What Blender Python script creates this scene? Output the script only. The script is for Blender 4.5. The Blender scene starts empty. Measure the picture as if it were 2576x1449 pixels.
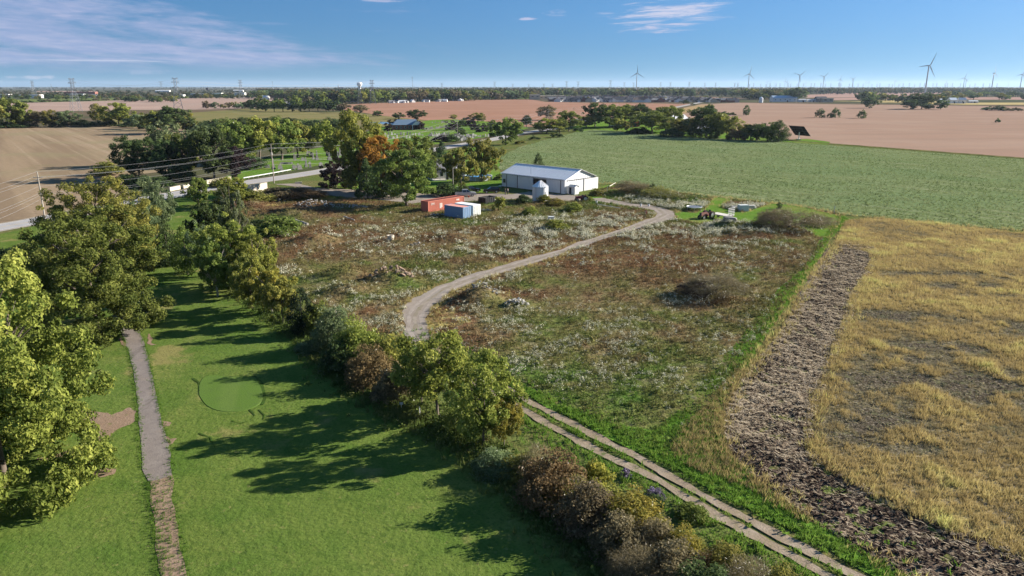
import bpy, bmesh, math, random
import numpy as np
from mathutils import Vector, Matrix
from mathutils.geometry import delaunay_2d_cdt
random.seed(7); RNG = np.random.default_rng(7)
R = math.radians
SC = bpy.context.scene
C = SC.collection

# ------------------------------------------------------------------ camera
F_PX, CAM_H, PITCH = 1839.0, 29.0, R(15.44)      # focal length in 2576 px wide picture units
cam_d = bpy.data.cameras.new('camera'); cam = bpy.data.objects.new('camera', cam_d); C.objects.link(cam)
cam.location = (0, 0, CAM_H); cam.rotation_euler = (math.pi/2 - PITCH, 0, 0)
cam_d.sensor_width = 36; cam_d.lens = 36*F_PX/2576
cam_d.clip_start = .5; cam_d.clip_end = 60000
SC.camera = cam

# ------------------------------------------------------------------ light and sky
SUN_AZ, SUN_EL = 18.0, 22.0                        # azimuth counted from +X towards +Y
sd = (math.cos(R(SUN_EL))*math.cos(R(SUN_AZ)), math.cos(R(SUN_EL))*math.sin(R(SUN_AZ)), math.sin(R(SUN_EL)))
sun_d = bpy.data.lights.new('sun', 'SUN'); sun = bpy.data.objects.new('sun', sun_d); C.objects.link(sun)
sun_d.energy = 5.0; sun_d.angle = R(.5); sun_d.color = (1, .92, .80)
sun.location = (200, 30, 120); sun.rotation_euler = Vector(sd).to_track_quat('Z', 'Y').to_euler()
SC.view_settings.view_transform = 'Standard'; SC.view_settings.look = 'None'
SC.view_settings.gamma = 1; SC.view_settings.use_curve_mapping = False
SC.view_settings.exposure = 1.38
SC.cycles.use_denoising = True
SC.cycles.max_bounces = 5; SC.cycles.diffuse_bounces = 2; SC.cycles.glossy_bounces = 2
SC.cycles.transmission_bounces = 3; SC.cycles.transparent_max_bounces = 8; SC.cycles.volume_bounces = 0
SC.cycles.volume_max_steps = 64

class NT:
    """small helper to write node trees in one line each"""
    def __init__(s, tree): s.t = tree; s.n = tree.nodes; s.l = tree.links
    def new(s, typ, ins=None, **kw):
        nd = s.n.new(typ)
        for k, v in kw.items(): setattr(nd, k, v)
        for k, v in (ins or {}).items():
            if hasattr(v, 'is_output'): s.l.new(v, nd.inputs[k])
            elif v is not None: nd.inputs[k].default_value = v
        return nd
    def math(s, op, a, b=None, c=None, clamp=False):
        nd = s.n.new('ShaderNodeMath'); nd.operation = op; nd.use_clamp = clamp
        for i, v in enumerate((a, b, c)):
            if v is None: continue
            if hasattr(v, 'is_output'): s.l.new(v, nd.inputs[i])
            else: nd.inputs[i].default_value = v
        return nd.outputs[0]
    def smooth(s, v, lo, hi):
        nd = s.new('ShaderNodeMapRange', {'Value': v, 'From Min': lo, 'From Max': hi}, interpolation_type='SMOOTHSTEP')
        return nd.outputs[0]
    def mix(s, f, a, b, blend='MIX'):
        nd = s.n.new('ShaderNodeMix'); nd.data_type = 'RGBA'; nd.blend_type = blend
        for i, v in ((0, f), (6, a), (7, b)):
            if hasattr(v, 'is_output'): s.l.new(v, nd.inputs[i])
            elif i == 0: nd.inputs[0].default_value = v
            else: nd.inputs[i].default_value = (*v[:3], 1)
        return nd.outputs[2]
    def noise(s, vec, scale=1, detail=4, rough=.55, dist=0):
        nd = s.new('ShaderNodeTexNoise', {'Vector': vec, 'Scale': scale, 'Detail': detail, 'Roughness': rough, 'Distortion': dist})
        return nd.outputs['Fac']

world = bpy.data.worlds.new('World'); SC.world = world; world.use_nodes = True
w = NT(world.node_tree); w.n.clear()
dirn = w.new('ShaderNodeTexCoord').outputs['Generated']
sep = w.new('ShaderNodeSeparateXYZ', {0: dirn})
zz = w.math('MAXIMUM', sep.outputs[2], 0.0)
zs = w.math('MULTIPLY_ADD', zz, 2.3, 0.31)        # deep clear autumn air: the blue starts close to the horizon
sv = w.new('ShaderNodeCombineXYZ', {0: sep.outputs[0], 1: sep.outputs[1], 2: zs})
svn = w.new('ShaderNodeVectorMath', {0: sv.outputs[0]}, operation='NORMALIZE')
sky = w.new('ShaderNodeTexSky', {'Vector': svn.outputs[0]}, sky_type='NISHITA', sun_disc=False)
sky.sun_elevation = R(SUN_EL); sky.sun_rotation = R(90 - SUN_AZ)
sky.air_density = 1.0; sky.dust_density = .35; sky.ozone_density = 1.6; sky.altitude = 200
skyc = w.new('ShaderNodeHueSaturation', {'Color': sky.outputs[0], 'Saturation': 1.28, 'Value': 1.0}).outputs[0]
skyc = w.mix(1.0, skyc, w.mix(w.smooth(zz, 0.0, .11), (1.17, 1.11, .90), (1.22, 1.25, 1.17)), 'MULTIPLY')
# clouds: azimuth / elevation in degrees, stretched noise
az = w.math('MULTIPLY', w.math('ARCTAN2', sep.outputs[0], sep.outputs[1]), 57.2958)
el = w.math('MULTIPLY', w.math('ARCSINE', sep.outputs[2]), 57.2958)
def cl_noise(sa, se, tilt, detail, dist, seed):
    e2 = w.math('MULTIPLY_ADD', az, tilt, el)
    v = w.new('ShaderNodeCombineXYZ', {0: w.math('MULTIPLY', az, sa), 1: w.math('MULTIPLY', e2, se), 2: seed}).outputs[0]
    return w.noise(v, 1, detail, .6, dist)
n1 = cl_noise(.10, .75, .045, 7, .4, 1.3)
n2 = cl_noise(.5, 3.2, .03, 6, .6, 5.1)
left = w.smooth(az, -6.0, -34.0)                   # thick in the west, thinning to the right
edge_lo = w.math('MULTIPLY_ADD', az, .018, 1.55)   # lower limit of the sheet
lowm = w.smooth(el, w.math('SUBTRACT', edge_lo, .5), w.math('ADD', edge_lo, .75))
wedge = w.smooth(w.math('MULTIPLY_ADD', az, .22, el), 1.4, -2.6)   # sheet rises to the left
d1 = w.math('MULTIPLY_ADD', wedge, .62, w.math('MULTIPLY', w.math('SUBTRACT', n1, .5), 2.2))
d1 = w.math('ADD', d1, w.math('MULTIPLY', w.math('SUBTRACT', n2, .5), .55))
d1 = w.math('MULTIPLY', w.smooth(d1, .10, .75), w.math('MULTIPLY', lowm, w.smooth(az, -3.0, -9.0)))
rip = cl_noise(.55, 5.0, .05, 5, .3, 9.7)
c1 = w.mix(w.smooth(rip, .38, .72), (2.1, 2.6, 4.1), (3.0, 3.2, 4.5))
col = w.mix(w.math('MULTIPLY', d1, .78), skyc, c1)
def patch(ac, ec, ra, re, tilt, lo, hi, sa, se, seed, colr, amt):
    da = w.math('DIVIDE', w.math('SUBTRACT', az, ac), ra)
    de = w.math('DIVIDE', w.math('SUBTRACT', w.math('MULTIPLY_ADD', w.math('SUBTRACT', az, ac), -tilt, el), ec), re)
    r2 = w.math('ADD', w.math('MULTIPLY', da, da), w.math('MULTIPLY', de, de))
    n = cl_noise(sa, se, -tilt, 6, .5, seed)
    m = w.math('ADD', w.math('SUBTRACT', 1.0, r2), w.math('MULTIPLY', w.math('SUBTRACT', n, .5), 4.2))
    m = w.math('MULTIPLY', w.smooth(m, lo, hi), w.smooth(r2, 2.2, .9))
    return w.math('MULTIPLY', m, amt), colr
for p in (patch(11.4, 5.05, 5.2, 1.0, .045, .25, 1.5, .30, 3.2, 2.2, (4.3, 4.2, 5.0), .85),
          patch(11.0, 4.05, 3.4, .38, .03, .3, 1.5, .35, 3.4, 7.3, (4.2, 4.0, 4.9), .8),
          patch(3.4, 5.2, 1.3, .28, .02, .2, 1.5, .5, 4.0, 3.9, (4.0, 3.9, 5.0), .7),
          patch(1.0, 4.75, 1.0, .13, .0, .2, 1.3, .6, 4.0, 4.9, (4.0, 3.9, 5.0), .7),
          patch(-9.5, 5.95, 2.4, .16, .0, .2, 1.3, .5, 4.0, 6.4, (3.6, 3.6, 4.8), .6),
          patch(-28.5, 1.62, 6.0, .06, .004, .1, 1.0, .3, 5.0, 8.8, (3.8, 4.1, 5.0), .6),
          patch(-35.0, .72, .95, .75, .0, -.2, .6, 2.0, 3.0, 11.2, (5.8, 5.5, 5.5), .95),
          patch(-32.2, .55, 1.6, .14, .0, .1, .9, 1.0, 5.0, 12.2, (3.9, 4.1, 5.0), .6),
          patch(-25.5, .93, 1.7, .2, .0, .1, .9, 1.0, 4.0, 13.2, (2.2, 2.8, 4.0), .5)):
    col = w.mix(p[0], col, p[1])
bg = w.new('ShaderNodeBackground', {'Color': col, 'Strength': .065})
w.new('ShaderNodeOutputWorld', {'Surface': bg.outputs[0]})

# ------------------------------------------------------------------ geometry helpers
CP, SP = math.cos(PITCH), math.sin(PITCH)
def P(x, y, z=0.0):
    """world point where the sight line through picture point (x, y) meets height z"""
    u = (x-1288)/F_PX; v = (y-724.5)/F_PX
    d = Vector((u, CP - v*SP, -SP - v*CP)); t = (z-CAM_H)/d.z
    return Vector((d.x*t, d.y*t, z))
def ppm(p): return F_PX/(p[1]*CP + CAM_H*SP)
def height_for(p, yt):
    v = (yt-724.5)/F_PX
    return CAM_H + p[1]*(v*CP+SP)/(v*SP-CP)
def px_path(pts): return [P(x, y) for x, y in pts]

def np_mesh(name, V, Fc, attrs=None, smooth=False):
    V = np.asarray(V, np.float32); Fc = np.asarray(Fc, np.int32)
    me = bpy.data.meshes.new(name); n, k = Fc.shape
    me.vertices.add(len(V)); me.vertices.foreach_set('co', V.ravel())
    me.loops.add(n*k); me.loops.foreach_set('vertex_index', Fc.ravel())
    me.polygons.add(n); me.polygons.foreach_set('loop_start', np.arange(0, n*k, k, dtype=np.int32))
    me.polygons.foreach_set('use_smooth', np.full(n, smooth))
    for kx, (dom, val) in (attrs or {}).items():
        a = me.attributes.new(kx, 'FLOAT', dom); a.data.foreach_set('value', np.asarray(val, np.float32))
    me.update(calc_edges=True); me.validate()
    return me

class MB:
    """collects simple solids and links them as one mesh object"""
    def __init__(s): s.v = []; s.f = []
    def add(s, vs, fs, M=None):
        o = len(s.v)
        s.v += [tuple(M @ Vector(p)) if M else tuple(p) for p in vs]
        s.f += [tuple(o+i for i in f) for f in fs]
        return s
    def box(s, c, d, rz=0, M=None, top=(1, 1)):
        x, y, z = d[0]/2, d[1]/2, d[2]/2; t, u = top
        vs = [(-x,-y,-z),(x,-y,-z),(x,y,-z),(-x,y,-z),(-x*t,-y*u,z),(x*t,-y*u,z),(x*t,y*u,z),(-x*t,y*u,z)]
        m = Matrix.Translation(c) @ Matrix.Rotation(rz, 4, 'Z')
        if M: m = M @ m
        return s.add(vs, [(0,3,2,1),(4,5,6,7),(0,1,5,4),(1,2,6,5),(2,3,7,6),(3,0,4,7)], m)
    def tube(s, a, b, r0, r1=None, n=6, M=None, cap=True):
        a, b = Vector(a), Vector(b); r1 = r0 if r1 is None else r1
        q = (b-a).to_track_quat('Z', 'Y').to_matrix()
        vs = []
        for c, r in ((a, r0), (b, r1)):
            for i in range(n):
                t = 2*math.pi*i/n; vs.append(c + q @ Vector((r*math.cos(t), r*math.sin(t), 0)))
        fs = [(i, (i+1) % n, n+(i+1) % n, n+i) for i in range(n)]
        if cap: fs += [tuple(range(n-1, -1, -1)), tuple(range(n, 2*n))]
        return s.add(vs, fs, M)
    def lathe(s, prof, n=24, M=None):
        vs = []; k = len(prof)
        for i in range(n):
            t = 2*math.pi*i/n
            vs += [(r*math.cos(t), r*math.sin(t), z) for r, z in prof]
        fs = [(i*k+j, ((i+1) % n)*k+j, ((i+1) % n)*k+j+1, i*k+j+1) for i in range(n) for j in range(k-1)]
        return s.add(vs, fs, M)
    def prism(s, pts, d0, d1, axis='Y', M=None):
        """pts: outline (a, b); extruded along axis between d0 and d1"""
        def mk(a, b, d): return {'Y': (a, d, b), 'X': (d, a, b), 'Z': (a, b, d)}[axis]
        n = len(pts); vs = [mk(a, b, d0) for a, b in pts] + [mk(a, b, d1) for a, b in pts]
        fs = [(i, (i+1) % n, n+(i+1) % n, n+i) for i in range(n)] + [tuple(range(n-1, -1, -1)), tuple(range(n, 2*n))]
        return s.add(vs, fs, M)
    def mesh(s, name, smooth=False):
        me = bpy.data.meshes.new(name); me.from_pydata(s.v, [], s.f)
        bm = bmesh.new(); bm.from_mesh(me); bmesh.ops.recalc_face_normals(bm, faces=bm.faces)
        for f in bm.faces: f.smooth = smooth
        bm.to_mesh(me); bm.free(); me.update(); return me
    def build(s, name, mat, parent=None, smooth=False, loc=None):
        return put(name, s.mesh(name, smooth), mat, parent, loc)
def put(name, me, mat=None, parent=None, loc=None):
    o = bpy.data.objects.new(name, me); C.objects.link(o)
    if mat is not None:
        if len(me.materials) == 0: me.materials.append(mat)
        o.material_slots[0].link = 'OBJECT'; o.material_slots[0].material = mat
    if parent: o.parent = parent
    if loc is not None: o.location = loc
    return o
def tag(o, label=None, cat=None, group=None, kind=None):
    for k, v in (('label', label), ('category', cat), ('group', group), ('kind', kind)):
        if v: o[k] = v
    return o
def thing(name, label, cat, loc=(0, 0, 0), rz=0, group=None):
    o = bpy.data.objects.new(name, None); C.objects.link(o); o.empty_display_size = .3
    o.location = loc; o.rotation_euler = (0, 0, rz)
    return tag(o, label, cat, group)
def copy_tree(o, parent=None):
    c = o.copy(); C.objects.link(c)
    if parent: c.parent = parent
    for ch in CH.get(o.name) or list(o.children): copy_tree(ch, c)
    return c
CH = {}

# ------------------------------------------------------------------ numpy noise
def vnoise(x, y, scale, seed=0):
    x = np.asarray(x)/scale + seed*17.3; y = np.asarray(y)/scale - seed*9.1
    xi = np.floor(x).astype(np.int64); yi = np.floor(y).astype(np.int64); fx = x-xi; fy = y-yi
    fx = fx*fx*(3-2*fx); fy = fy*fy*(3-2*fy)
    def h(a, b):
        n = (a*374761393 + b*668265263 + seed*974711) & 0x7fffffff
        n = ((n ^ (n >> 13))*1274126177) & 0x7fffffff
        return ((n ^ (n >> 16)) & 0xffff)/65535.0
    return (h(xi, yi)*(1-fx)+h(xi+1, yi)*fx)*(1-fy) + (h(xi, yi+1)*(1-fx)+h(xi+1, yi+1)*fx)*fy
def fnoise(x, y, scale, seed=0, o=4):
    r = 0; a = 1; t = 0
    for i in range(o): r = r + a*vnoise(x, y, scale/2**i, seed+i*3); t += a; a *= .5
    return r/t
def inpoly(x, y, poly):
    x = np.asarray(x); y = np.asarray(y); ins = np.zeros(x.shape, bool); n = len(poly)
    for i in range(n):
        x1, y1 = poly[i][0], poly[i][1]; x2, y2 = poly[(i+1) % n][0], poly[(i+1) % n][1]
        if y1 == y2: continue
        c = ((y1 > y) != (y2 > y)) & (x < (x2-x1)*(y-y1)/(y2-y1)+x1)
        ins ^= c
    return ins
def sample_poly(poly, n, rng=RNG):
    xs = [p[0] for p in poly]; ys = [p[1] for p in poly]; out = np.zeros((0, 2))
    while len(out) < n:
        q = np.column_stack([rng.uniform(min(xs), max(xs), n*2), rng.uniform(min(ys), max(ys), n*2)])
        out = np.vstack([out, q[inpoly(q[:, 0], q[:, 1], poly)]])
    return out[:n]
def resample(poly, step, closed=True):
    out = []; n = len(poly)
    for i in range(n if closed else n-1):
        a, b = Vector(poly[i][:2]), Vector(poly[(i+1) % n][:2]); k = max(1, int((b-a).length/step))
        out += [a.lerp(b, j/k) for j in range(k)]
    if not closed: out.append(Vector(poly[-1][:2]))
    return out
def jitter(pts, amp, sc=4, seed=0):
    a = np.array([p[:] for p in pts])
    dx = fnoise(a[:, 0], a[:, 1], sc, seed+50, 3)-.5; dy = fnoise(a[:, 0], a[:, 1], sc, seed+80, 3)-.5
    return a + np.column_stack([dx, dy])*2*amp

def sheet(name, poly, z, mat, edge=4.0, amp=.5, res=None, disp=None, attr=None, seed=0, jsc=4):
    """a piece of ground: polygon with a ragged edge, optional inner grid for relief"""
    b = jitter(resample(poly, edge), amp, jsc, seed)
    pts = [Vector(p) for p in b]; n = len(pts); ed = [(i, (i+1) % n) for i in range(n)]
    if res:
        gx = np.arange(b[:, 0].min(), b[:, 0].max(), res); gy = np.arange(b[:, 1].min(), b[:, 1].max(), res)
        X, Y = np.meshgrid(gx, gy); X = X.ravel()+RNG.uniform(-.3, .3, X.size)*res; Y = Y.ravel()+RNG.uniform(-.3, .3, Y.size)*res
        m = inpoly(X, Y, b); pts += [Vector((x, y)) for x, y in zip(X[m], Y[m])]
    vs, _, fs, _, _, _ = delaunay_2d_cdt(pts, ed, [], 1, 1e-4)
    V = np.array([(v.x, v.y, z) for v in vs])
    if disp is not None:
        inner = np.ones(len(V)); inner[:n] = 0
        V[:, 2] += disp(V[:, 0], V[:, 1])*inner
    at = {'v': ('POINT', attr(V[:, 0], V[:, 1]))} if attr is not None else None
    Fc = np.array([f for f in fs if len(f) == 3])
    A = V[Fc[:, 1]]-V[Fc[:, 0]]; B = V[Fc[:, 2]]-V[Fc[:, 0]]; neg = (A[:, 0]*B[:, 1]-A[:, 1]*B[:, 0]) < 0
    Fc[neg] = Fc[neg][:, ::-1]
    o = put(name, np_mesh(name, V, Fc, at, smooth=True), mat)
    return tag(o, kind='structure')
def ribbon(name, path, width, z, mat, amp=.2, step=2.0, seed=0, kind='structure', w2=None):
    c = resample(path, step, False); n = len(c); L = []; Rr = []
    for i, p in enumerate(c):
        t = (c[min(i+1, n-1)]-c[max(i-1, 0)]).normalized(); nrm = Vector((-t.y, t.x))
        wd = width if w2 is None else width+(w2-width)*i/(n-1)
        L.append(p+nrm*wd/2); Rr.append(p-nrm*wd/2)
    L = jitter(L, amp, 1.5, seed); Rr = jitter(Rr, amp, 1.5, seed+5)
    V = [(x, y, z) for x, y in L] + [(x, y, z) for x, y in Rr]
    Fc = [(i, n+i, n+i+1, i+1) for i in range(n-1)]
    return tag(put(name, np_mesh(name, V, Fc), mat), kind=kind)

# ------------------------------------------------------------------ materials
def base_mat(name):
    m = bpy.data.materials.new(name); m.use_nodes = True; t = NT(m.node_tree); t.n.clear()
    return m, t
def ground_mat(name, base, layers, bump=None, attr=None):
    """layers: (scale xyz or number, rotation deg, detail, lo, hi, colour, opacity)"""
    m, t = base_mat(name); pos = t.new('ShaderNodeNewGeometry').outputs['Position']
    col = None
    if attr:
        a = t.new('ShaderNodeAttribute', attribute_name='v').outputs['Fac']
        n = t.noise(pos, .9, 5, .65); a2 = t.math('MULTIPLY_ADD', t.math('SUBTRACT', n, .5), .55, a)
        r = t.new('ShaderNodeValToRGB', {'Fac': a2}); ramp(r, attr); col = r.outputs[0]
    else: col = t.new('ShaderNodeRGB').outputs[0]; col.default_value = (*base, 1)
    for sc, rot, det, lo, hi, c, op in layers:
        if rot or not isinstance(sc, (int, float)):
            s3 = sc if not isinstance(sc, (int, float)) else (sc, sc, sc)
            vr = t.new('ShaderNodeVectorRotate', {'Vector': pos, 'Angle': R(rot)}, rotation_type='Z_AXIS').outputs[0]
            vec = t.new('ShaderNodeVectorMath', {0: vr, 1: s3}, operation='MULTIPLY').outputs[0]; k = 1
        else: vec = pos; k = sc
        f = t.math('MULTIPLY', t.smooth(t.noise(vec, k, det, .6), lo, hi), op)
        col = t.mix(f, col, c)
    b = t.new('ShaderNodeBsdfDiffuse', {'Color': col, 'Roughness': 0.0})
    if bump:
        nb = t.noise(pos, bump[0], 4, .65)
        bn = t.new('ShaderNodeBump', {'Height': nb, 'Strength': 1.0, 'Distance': bump[1]})
        t.l.new(bn.outputs[0], b.inputs['Normal'])
    t.new('ShaderNodeOutputMaterial', {'Surface': b.outputs[0]})
    return m
def ramp(node, stops):
    e = node.color_ramp.elements
    while len(e) > 1: e.remove(e[-1])
    e[0].position = stops[0][0]; e[0].color = (*stops[0][1], 1)
    for p, c in stops[1:]:
        k = e.new(p); k.color = (*c, 1)
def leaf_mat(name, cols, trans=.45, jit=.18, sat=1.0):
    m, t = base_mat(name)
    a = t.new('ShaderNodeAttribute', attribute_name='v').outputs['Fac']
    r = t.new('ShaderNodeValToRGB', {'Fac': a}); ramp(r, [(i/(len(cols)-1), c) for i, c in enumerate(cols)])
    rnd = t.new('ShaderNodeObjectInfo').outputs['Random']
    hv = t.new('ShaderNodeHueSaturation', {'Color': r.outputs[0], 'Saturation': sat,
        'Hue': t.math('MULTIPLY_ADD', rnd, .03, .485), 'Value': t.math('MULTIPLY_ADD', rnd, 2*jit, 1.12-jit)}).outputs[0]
    d = t.new('ShaderNodeBsdfDiffuse', {'Color': hv}); tr = t.new('ShaderNodeBsdfTranslucent', {'Color': hv})
    g = t.new('ShaderNodeBsdfGlossy', {'Color': (.6, .6, .6, 1), 'Roughness': .45})
    mx = t.new('ShaderNodeMixShader', {0: trans, 1: d.outputs[0], 2: tr.outputs[0]})
    fr = t.new('ShaderNodeFresnel', {'IOR': 1.3})
    mg = t.new('ShaderNodeMixShader', {0: t.math('MULTIPLY', fr.outputs[0], .10), 1: mx.outputs[0], 2: g.outputs[0]})
    t.new('ShaderNodeOutputMaterial', {'Surface': mg.outputs[0]})
    return m
def ramp_mat(name, stops, trans=.2):
    m, t = base_mat(name)
    a = t.new('ShaderNodeAttribute', attribute_name='v').outputs['Fac']
    r = t.new('ShaderNodeValToRGB', {'Fac': a}); ramp(r, stops)
    d = t.new('ShaderNodeBsdfDiffuse', {'Color': r.outputs[0]}); tr = t.new('ShaderNodeBsdfTranslucent', {'Color': r.outputs[0]})
    mx = t.new('ShaderNodeMixShader', {0: trans, 1: d.outputs[0], 2: tr.outputs[0]})
    t.new('ShaderNodeOutputMaterial', {'Surface': mx.outputs[0]})
    return m
def paint(name, c, rough=.6, metal=0, dirt=.25, dcol=None, scale=1.2, spec=.4, stretch=(1, 1, 1)):
    m, t = base_mat(name); pos = t.new('ShaderNodeTexCoord').outputs['Object']
    v = t.new('ShaderNodeVectorMath', {0: pos, 1: stretch}, operation='MULTIPLY').outputs[0]
    n = t.smooth(t.noise(v, scale, 6, .65), .45, .8)
    dc = dcol or tuple(x*.55 for x in c)
    col = t.mix(t.math('MULTIPLY', n, dirt), c, dc)
    b = t.new('ShaderNodeBsdfPrincipled', {'Base Color': col, 'Roughness': rough, 'Metallic': metal, 'Specular IOR Level': spec})
    t.new('ShaderNodeOutputMaterial', {'Surface': b.outputs[0]})
    return m
M = {}
def mat(key, *a, **k):
    if key not in M: M[key] = paint(key, *a, **k)
    return M[key]
mat('white_metal', (.70, .71, .72), .5, 0, .35, (.48, .46, .43), 1.0, stretch=(1, 1, .25))
mat('white_wood', (.58, .585, .59), .7, 0, .5, (.42, .39, .35), 1.4, stretch=(1, 1, .15))
mat('galv', (.86, .86, .86), .38, .35, .25, (.60, .59, .58), .8)
mat('galv_dull', (.50, .51, .53), .6, .3, .4)
mat('dark_trim', (.035, .03, .04), .7)
mat('black', (.015, .015, .017), .5, 0, .3, (.05, .04, .035))
mat('black_gloss', (.012, .013, .016), .2, 0, .1)
mat('rubber', (.02, .02, .02), .85)
mat('chrome', (.6, .61, .63), .3, .8)
mat('glass', (.03, .04, .05), .08, 0, 0, spec=.6)
mat('silver', (.42, .43, .46), .3, .45, .15)
mat('red_paint', (.50, .155, .10), .6, 0, .5, (.34, .11, .075), .6, stretch=(1, 1, .3))
mat('red_roof', (.26, .075, .055), .65, 0, .55, (.16, .06, .05), .5)
mat('pink_roof', (.52, .24, .19), .65, 0, .5, (.62, .45, .40), .5)
mat('blue_paint', (.15, .25, .40), .55, 0, .5, (.17, .22, .30), .7)
mat('pale_paint', (.62, .64, .62), .6, 0, .5, (.42, .38, .32), .7)
mat('steel_blue', (.30, .37, .46), .5, .2, .3)
mat('wood_pole', (.30, .26, .22), .85, 0, .5, (.18, .15, .13), 2, stretch=(1, 1, .1))
mat('wood_board', (.62, .58, .52), .8, 0, .5, (.35, .30, .25), 2)
mat('rust', (.16, .045, .03), .75, 0, .6, (.07, .025, .02), 3)
mat('maroon', (.20, .025, .03), .5, 0, .5, (.08, .02, .02), 2)
mat('concrete', (.52, .46, .37), .85, 0, .5, (.33, .29, .24), .8)
mat('stone', (.21, .205, .19), .8, 0, .6, (.15, .145, .135), 3)
mat('dark_stone', (.09, .09, .09), .5, 0, .4, (.2, .2, .19), 3)
mat('shingle_grey', (.17, .165, .175), .85, 0, .4, (.11, .105, .11), 3)
mat('shingle_dark', (.035, .036, .05), .85, 0, .4, (.09, .085, .1), 2)
mat('brick', (.25, .10, .075), .85, 0, .5, (.17, .075, .06), 4)
mat('roof_blue', (.16, .23, .31), .45, .2, .2)
mat('house_white', (.72, .71, .69), .7, 0, .2)
mat('house_tan', (.45, .38, .29), .8, 0, .3)
mat('wire', (.30, .30, .31), .5, .3)
mat('pool_wall', (.40, .42, .45), .5, 0, .3)
mat('pool_water', (.02, .22, .48), .06, 0, 0, spec=.8)
mat('trampoline_mat', (.13, .15, .19), .8, 0, .2, spec=.1)
mat('orange_red', (.6, .08, .03), .5)
mat('turbine', (.36, .38, .41), .5, 0, .1)
mat('pylon', (.20, .22, .25), .6, .3, .1)
mat('tower_white', (.66, .67, .68), .5, 0, .15)
mat('solar_back', (.016, .017, .022), .85, 0, .2, spec=.1)
mat('bark', (.12, .095, .075), .9, 0, .6, (.05, .04, .032), 4)
mat('bark_pale', (.33, .30, .26), .9, 0, .5, (.16, .14, .12), 4)
mat('skin', (.42, .25, .18), .6); mat('cloth_dark', (.025, .03, .04), .85); mat('cloth_grey', (.10, .10, .12), .85); mat('hair', (.03, .02, .015), .8)
mat('cloth_red', (.5, .05, .05), .8)

#PART2
# ------------------------------------------------------------------ outlines of the ground (traced, then laid on the plain)
W = px_path
MEADOW = W([(545,505),(640,500),(700,474),(760,478),(800,492),(870,498),(940,503),(1050,516),(1190,507),(1300,502),(1400,505),(1470,500),(1500,476),(1590,462),(1690,484),
            (1790,498),(1900,508),(2030,522),(2120,541),(2086,601),(2022,690),(1968,775),(1910,860),(1850,950),(1790,1050),(1717,1110),(1690,1160),(1560,1090),(1420,1010),
            (1290,950),(1180,880),(1110,850),(1040,880),(960,880),(850,800),(760,745),(700,690),(660,640),(600,570)])
FAIRWAY = W([(-700,1250),(-420,720),(-200,625),(-40,597),(60,577),(75,571),(440,499),(540,480),(590,500),(560,560),(540,640),(600,720),(680,790),(760,850),(850,960),(960,1020),(1100,1090),(1230,1170),(1330,1270),
             (1480,1420),(1640,1560),(1760,1800),(-300,1800)])
ROAD_C = W([(-500,665),(-40,579),(75,559),(260,522),(443,488),(535,472),(620,459),(695,449),(815,430),(885,416),(960,400),(1050,384),(1138,368),(1240,351),(1299,337),(1408,321),(1447,313),(1520,299),(1600,287),(1686,272.8),(1763,257.5),(1815,250)])
YARD = W([(690,463),(745,461),(800,473),(860,476),(940,480),(1040,486),(1140,490),(1235,487),(1290,489),(1330,482),(1420,490),(1470,494),(1500,497),(1522,499),(1585,512),(1640,516),(1669,523),(1690,532),(1696,543),(1690,552),(1671,556),
          (1617,573),(1569,586),(1506,606),(1442,627),(1409,642),(1322,669),(1229,697),(1135,734),(1088,775),(1072,803),(1082,852),(1100,880),(1040,880),(1028,858),(1016,834),(1013,784),(1041,750),(1104,719),(1197,687),(1291,659),(1409,628),
          (1442,613),(1498,598),(1553,581),(1609,559),(1645,546),(1653,537),(1641,529),(1601,522),(1553,513),(1491,505),(1430,505),(1340,507),(1300,500),(1190,506),(1060,509),(1040,513),(940,501),(870,497),(800,488),(760,472)])
TRACK_R = W([(1075,850),(1110,885),(1180,930),(1240,960),(1299,992),(1361,1027),(1481,1089),(1614,1156),(1718,1218),(1851,1290),(1984,1361),(2140,1441),(2300,1525),(2600,1690)])
TRACK_L = W([(1045,860),(1090,905),(1170,955),(1250,995),(1321,1034),(1414,1089),(1525,1147),(1659,1209),(1718,1249),(1806,1300),(1920,1360),(2064,1439),(2110,1466),(2240,1545),(2500,1705)])
LAWN_A = W([(1795,497),(1842,497),(1815,522),(1870,535),(1940,512),(2000,516),(2112,543),(2086,601),(2055,595),(2020,575),(1930,568),(1850,556),(1760,562),(1702,552),(1700,531),(1745,536),(1775,525)])
STRIP = W([(2112,540),(2062,612),(2019,680),(1968,720),(1917,781),(1870,845),(1806,916),(1717,1027),(1640,1085),(1560,1070),(1440,1030),(1330,975),(1285,975),(1310,985),(1420,1040),(1640,1150),(1790,1225),(1920,1300),(2080,1375),(2230,1460),(2500,1600),(2600,1640),(2400,1500),
           (2273,1449),(2162,1378),(2028,1303),(1908,1214),(1837,1143),(1802,1045),(1873,934),(1910,866),(1968,785),(2022,720),(2087,602),(2135,552)])
PLOUGH = W([(2117,608),(2063,673),(2025,724),(2005,761),(1951,855),(1895,916),(1850,985),(1824,1041),(1822,1090),(1837,1143),(1908,1214),(2028,1303),(2162,1378),(2273,1449),(2420,1540),(2620,1650),(2900,1600),(2740,1480),(2576,1400),(2517,1370),(2384,1330),(2251,1267),(2117,1192),
            (2046,1138),(2042,1072),(2082,961),(2117,872),(2144,805),(2157,747),(2188,700),(2212,649),(2208,629),(2161,612)])
DRY = W([(2124,556),(2214,549),(2576,588),(2950,640),(3500,900),(3300,1500),(2950,1620),(2740,1490),(2560,1405),(2384,1338),(2240,1275),(2105,1200),(2030,1145),(2020,1060),(2060,961),(2095,872),(2122,805),(2140,747),(2165,700),(2190,655),(2180,636),(2117,622),(2100,612)])
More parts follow.
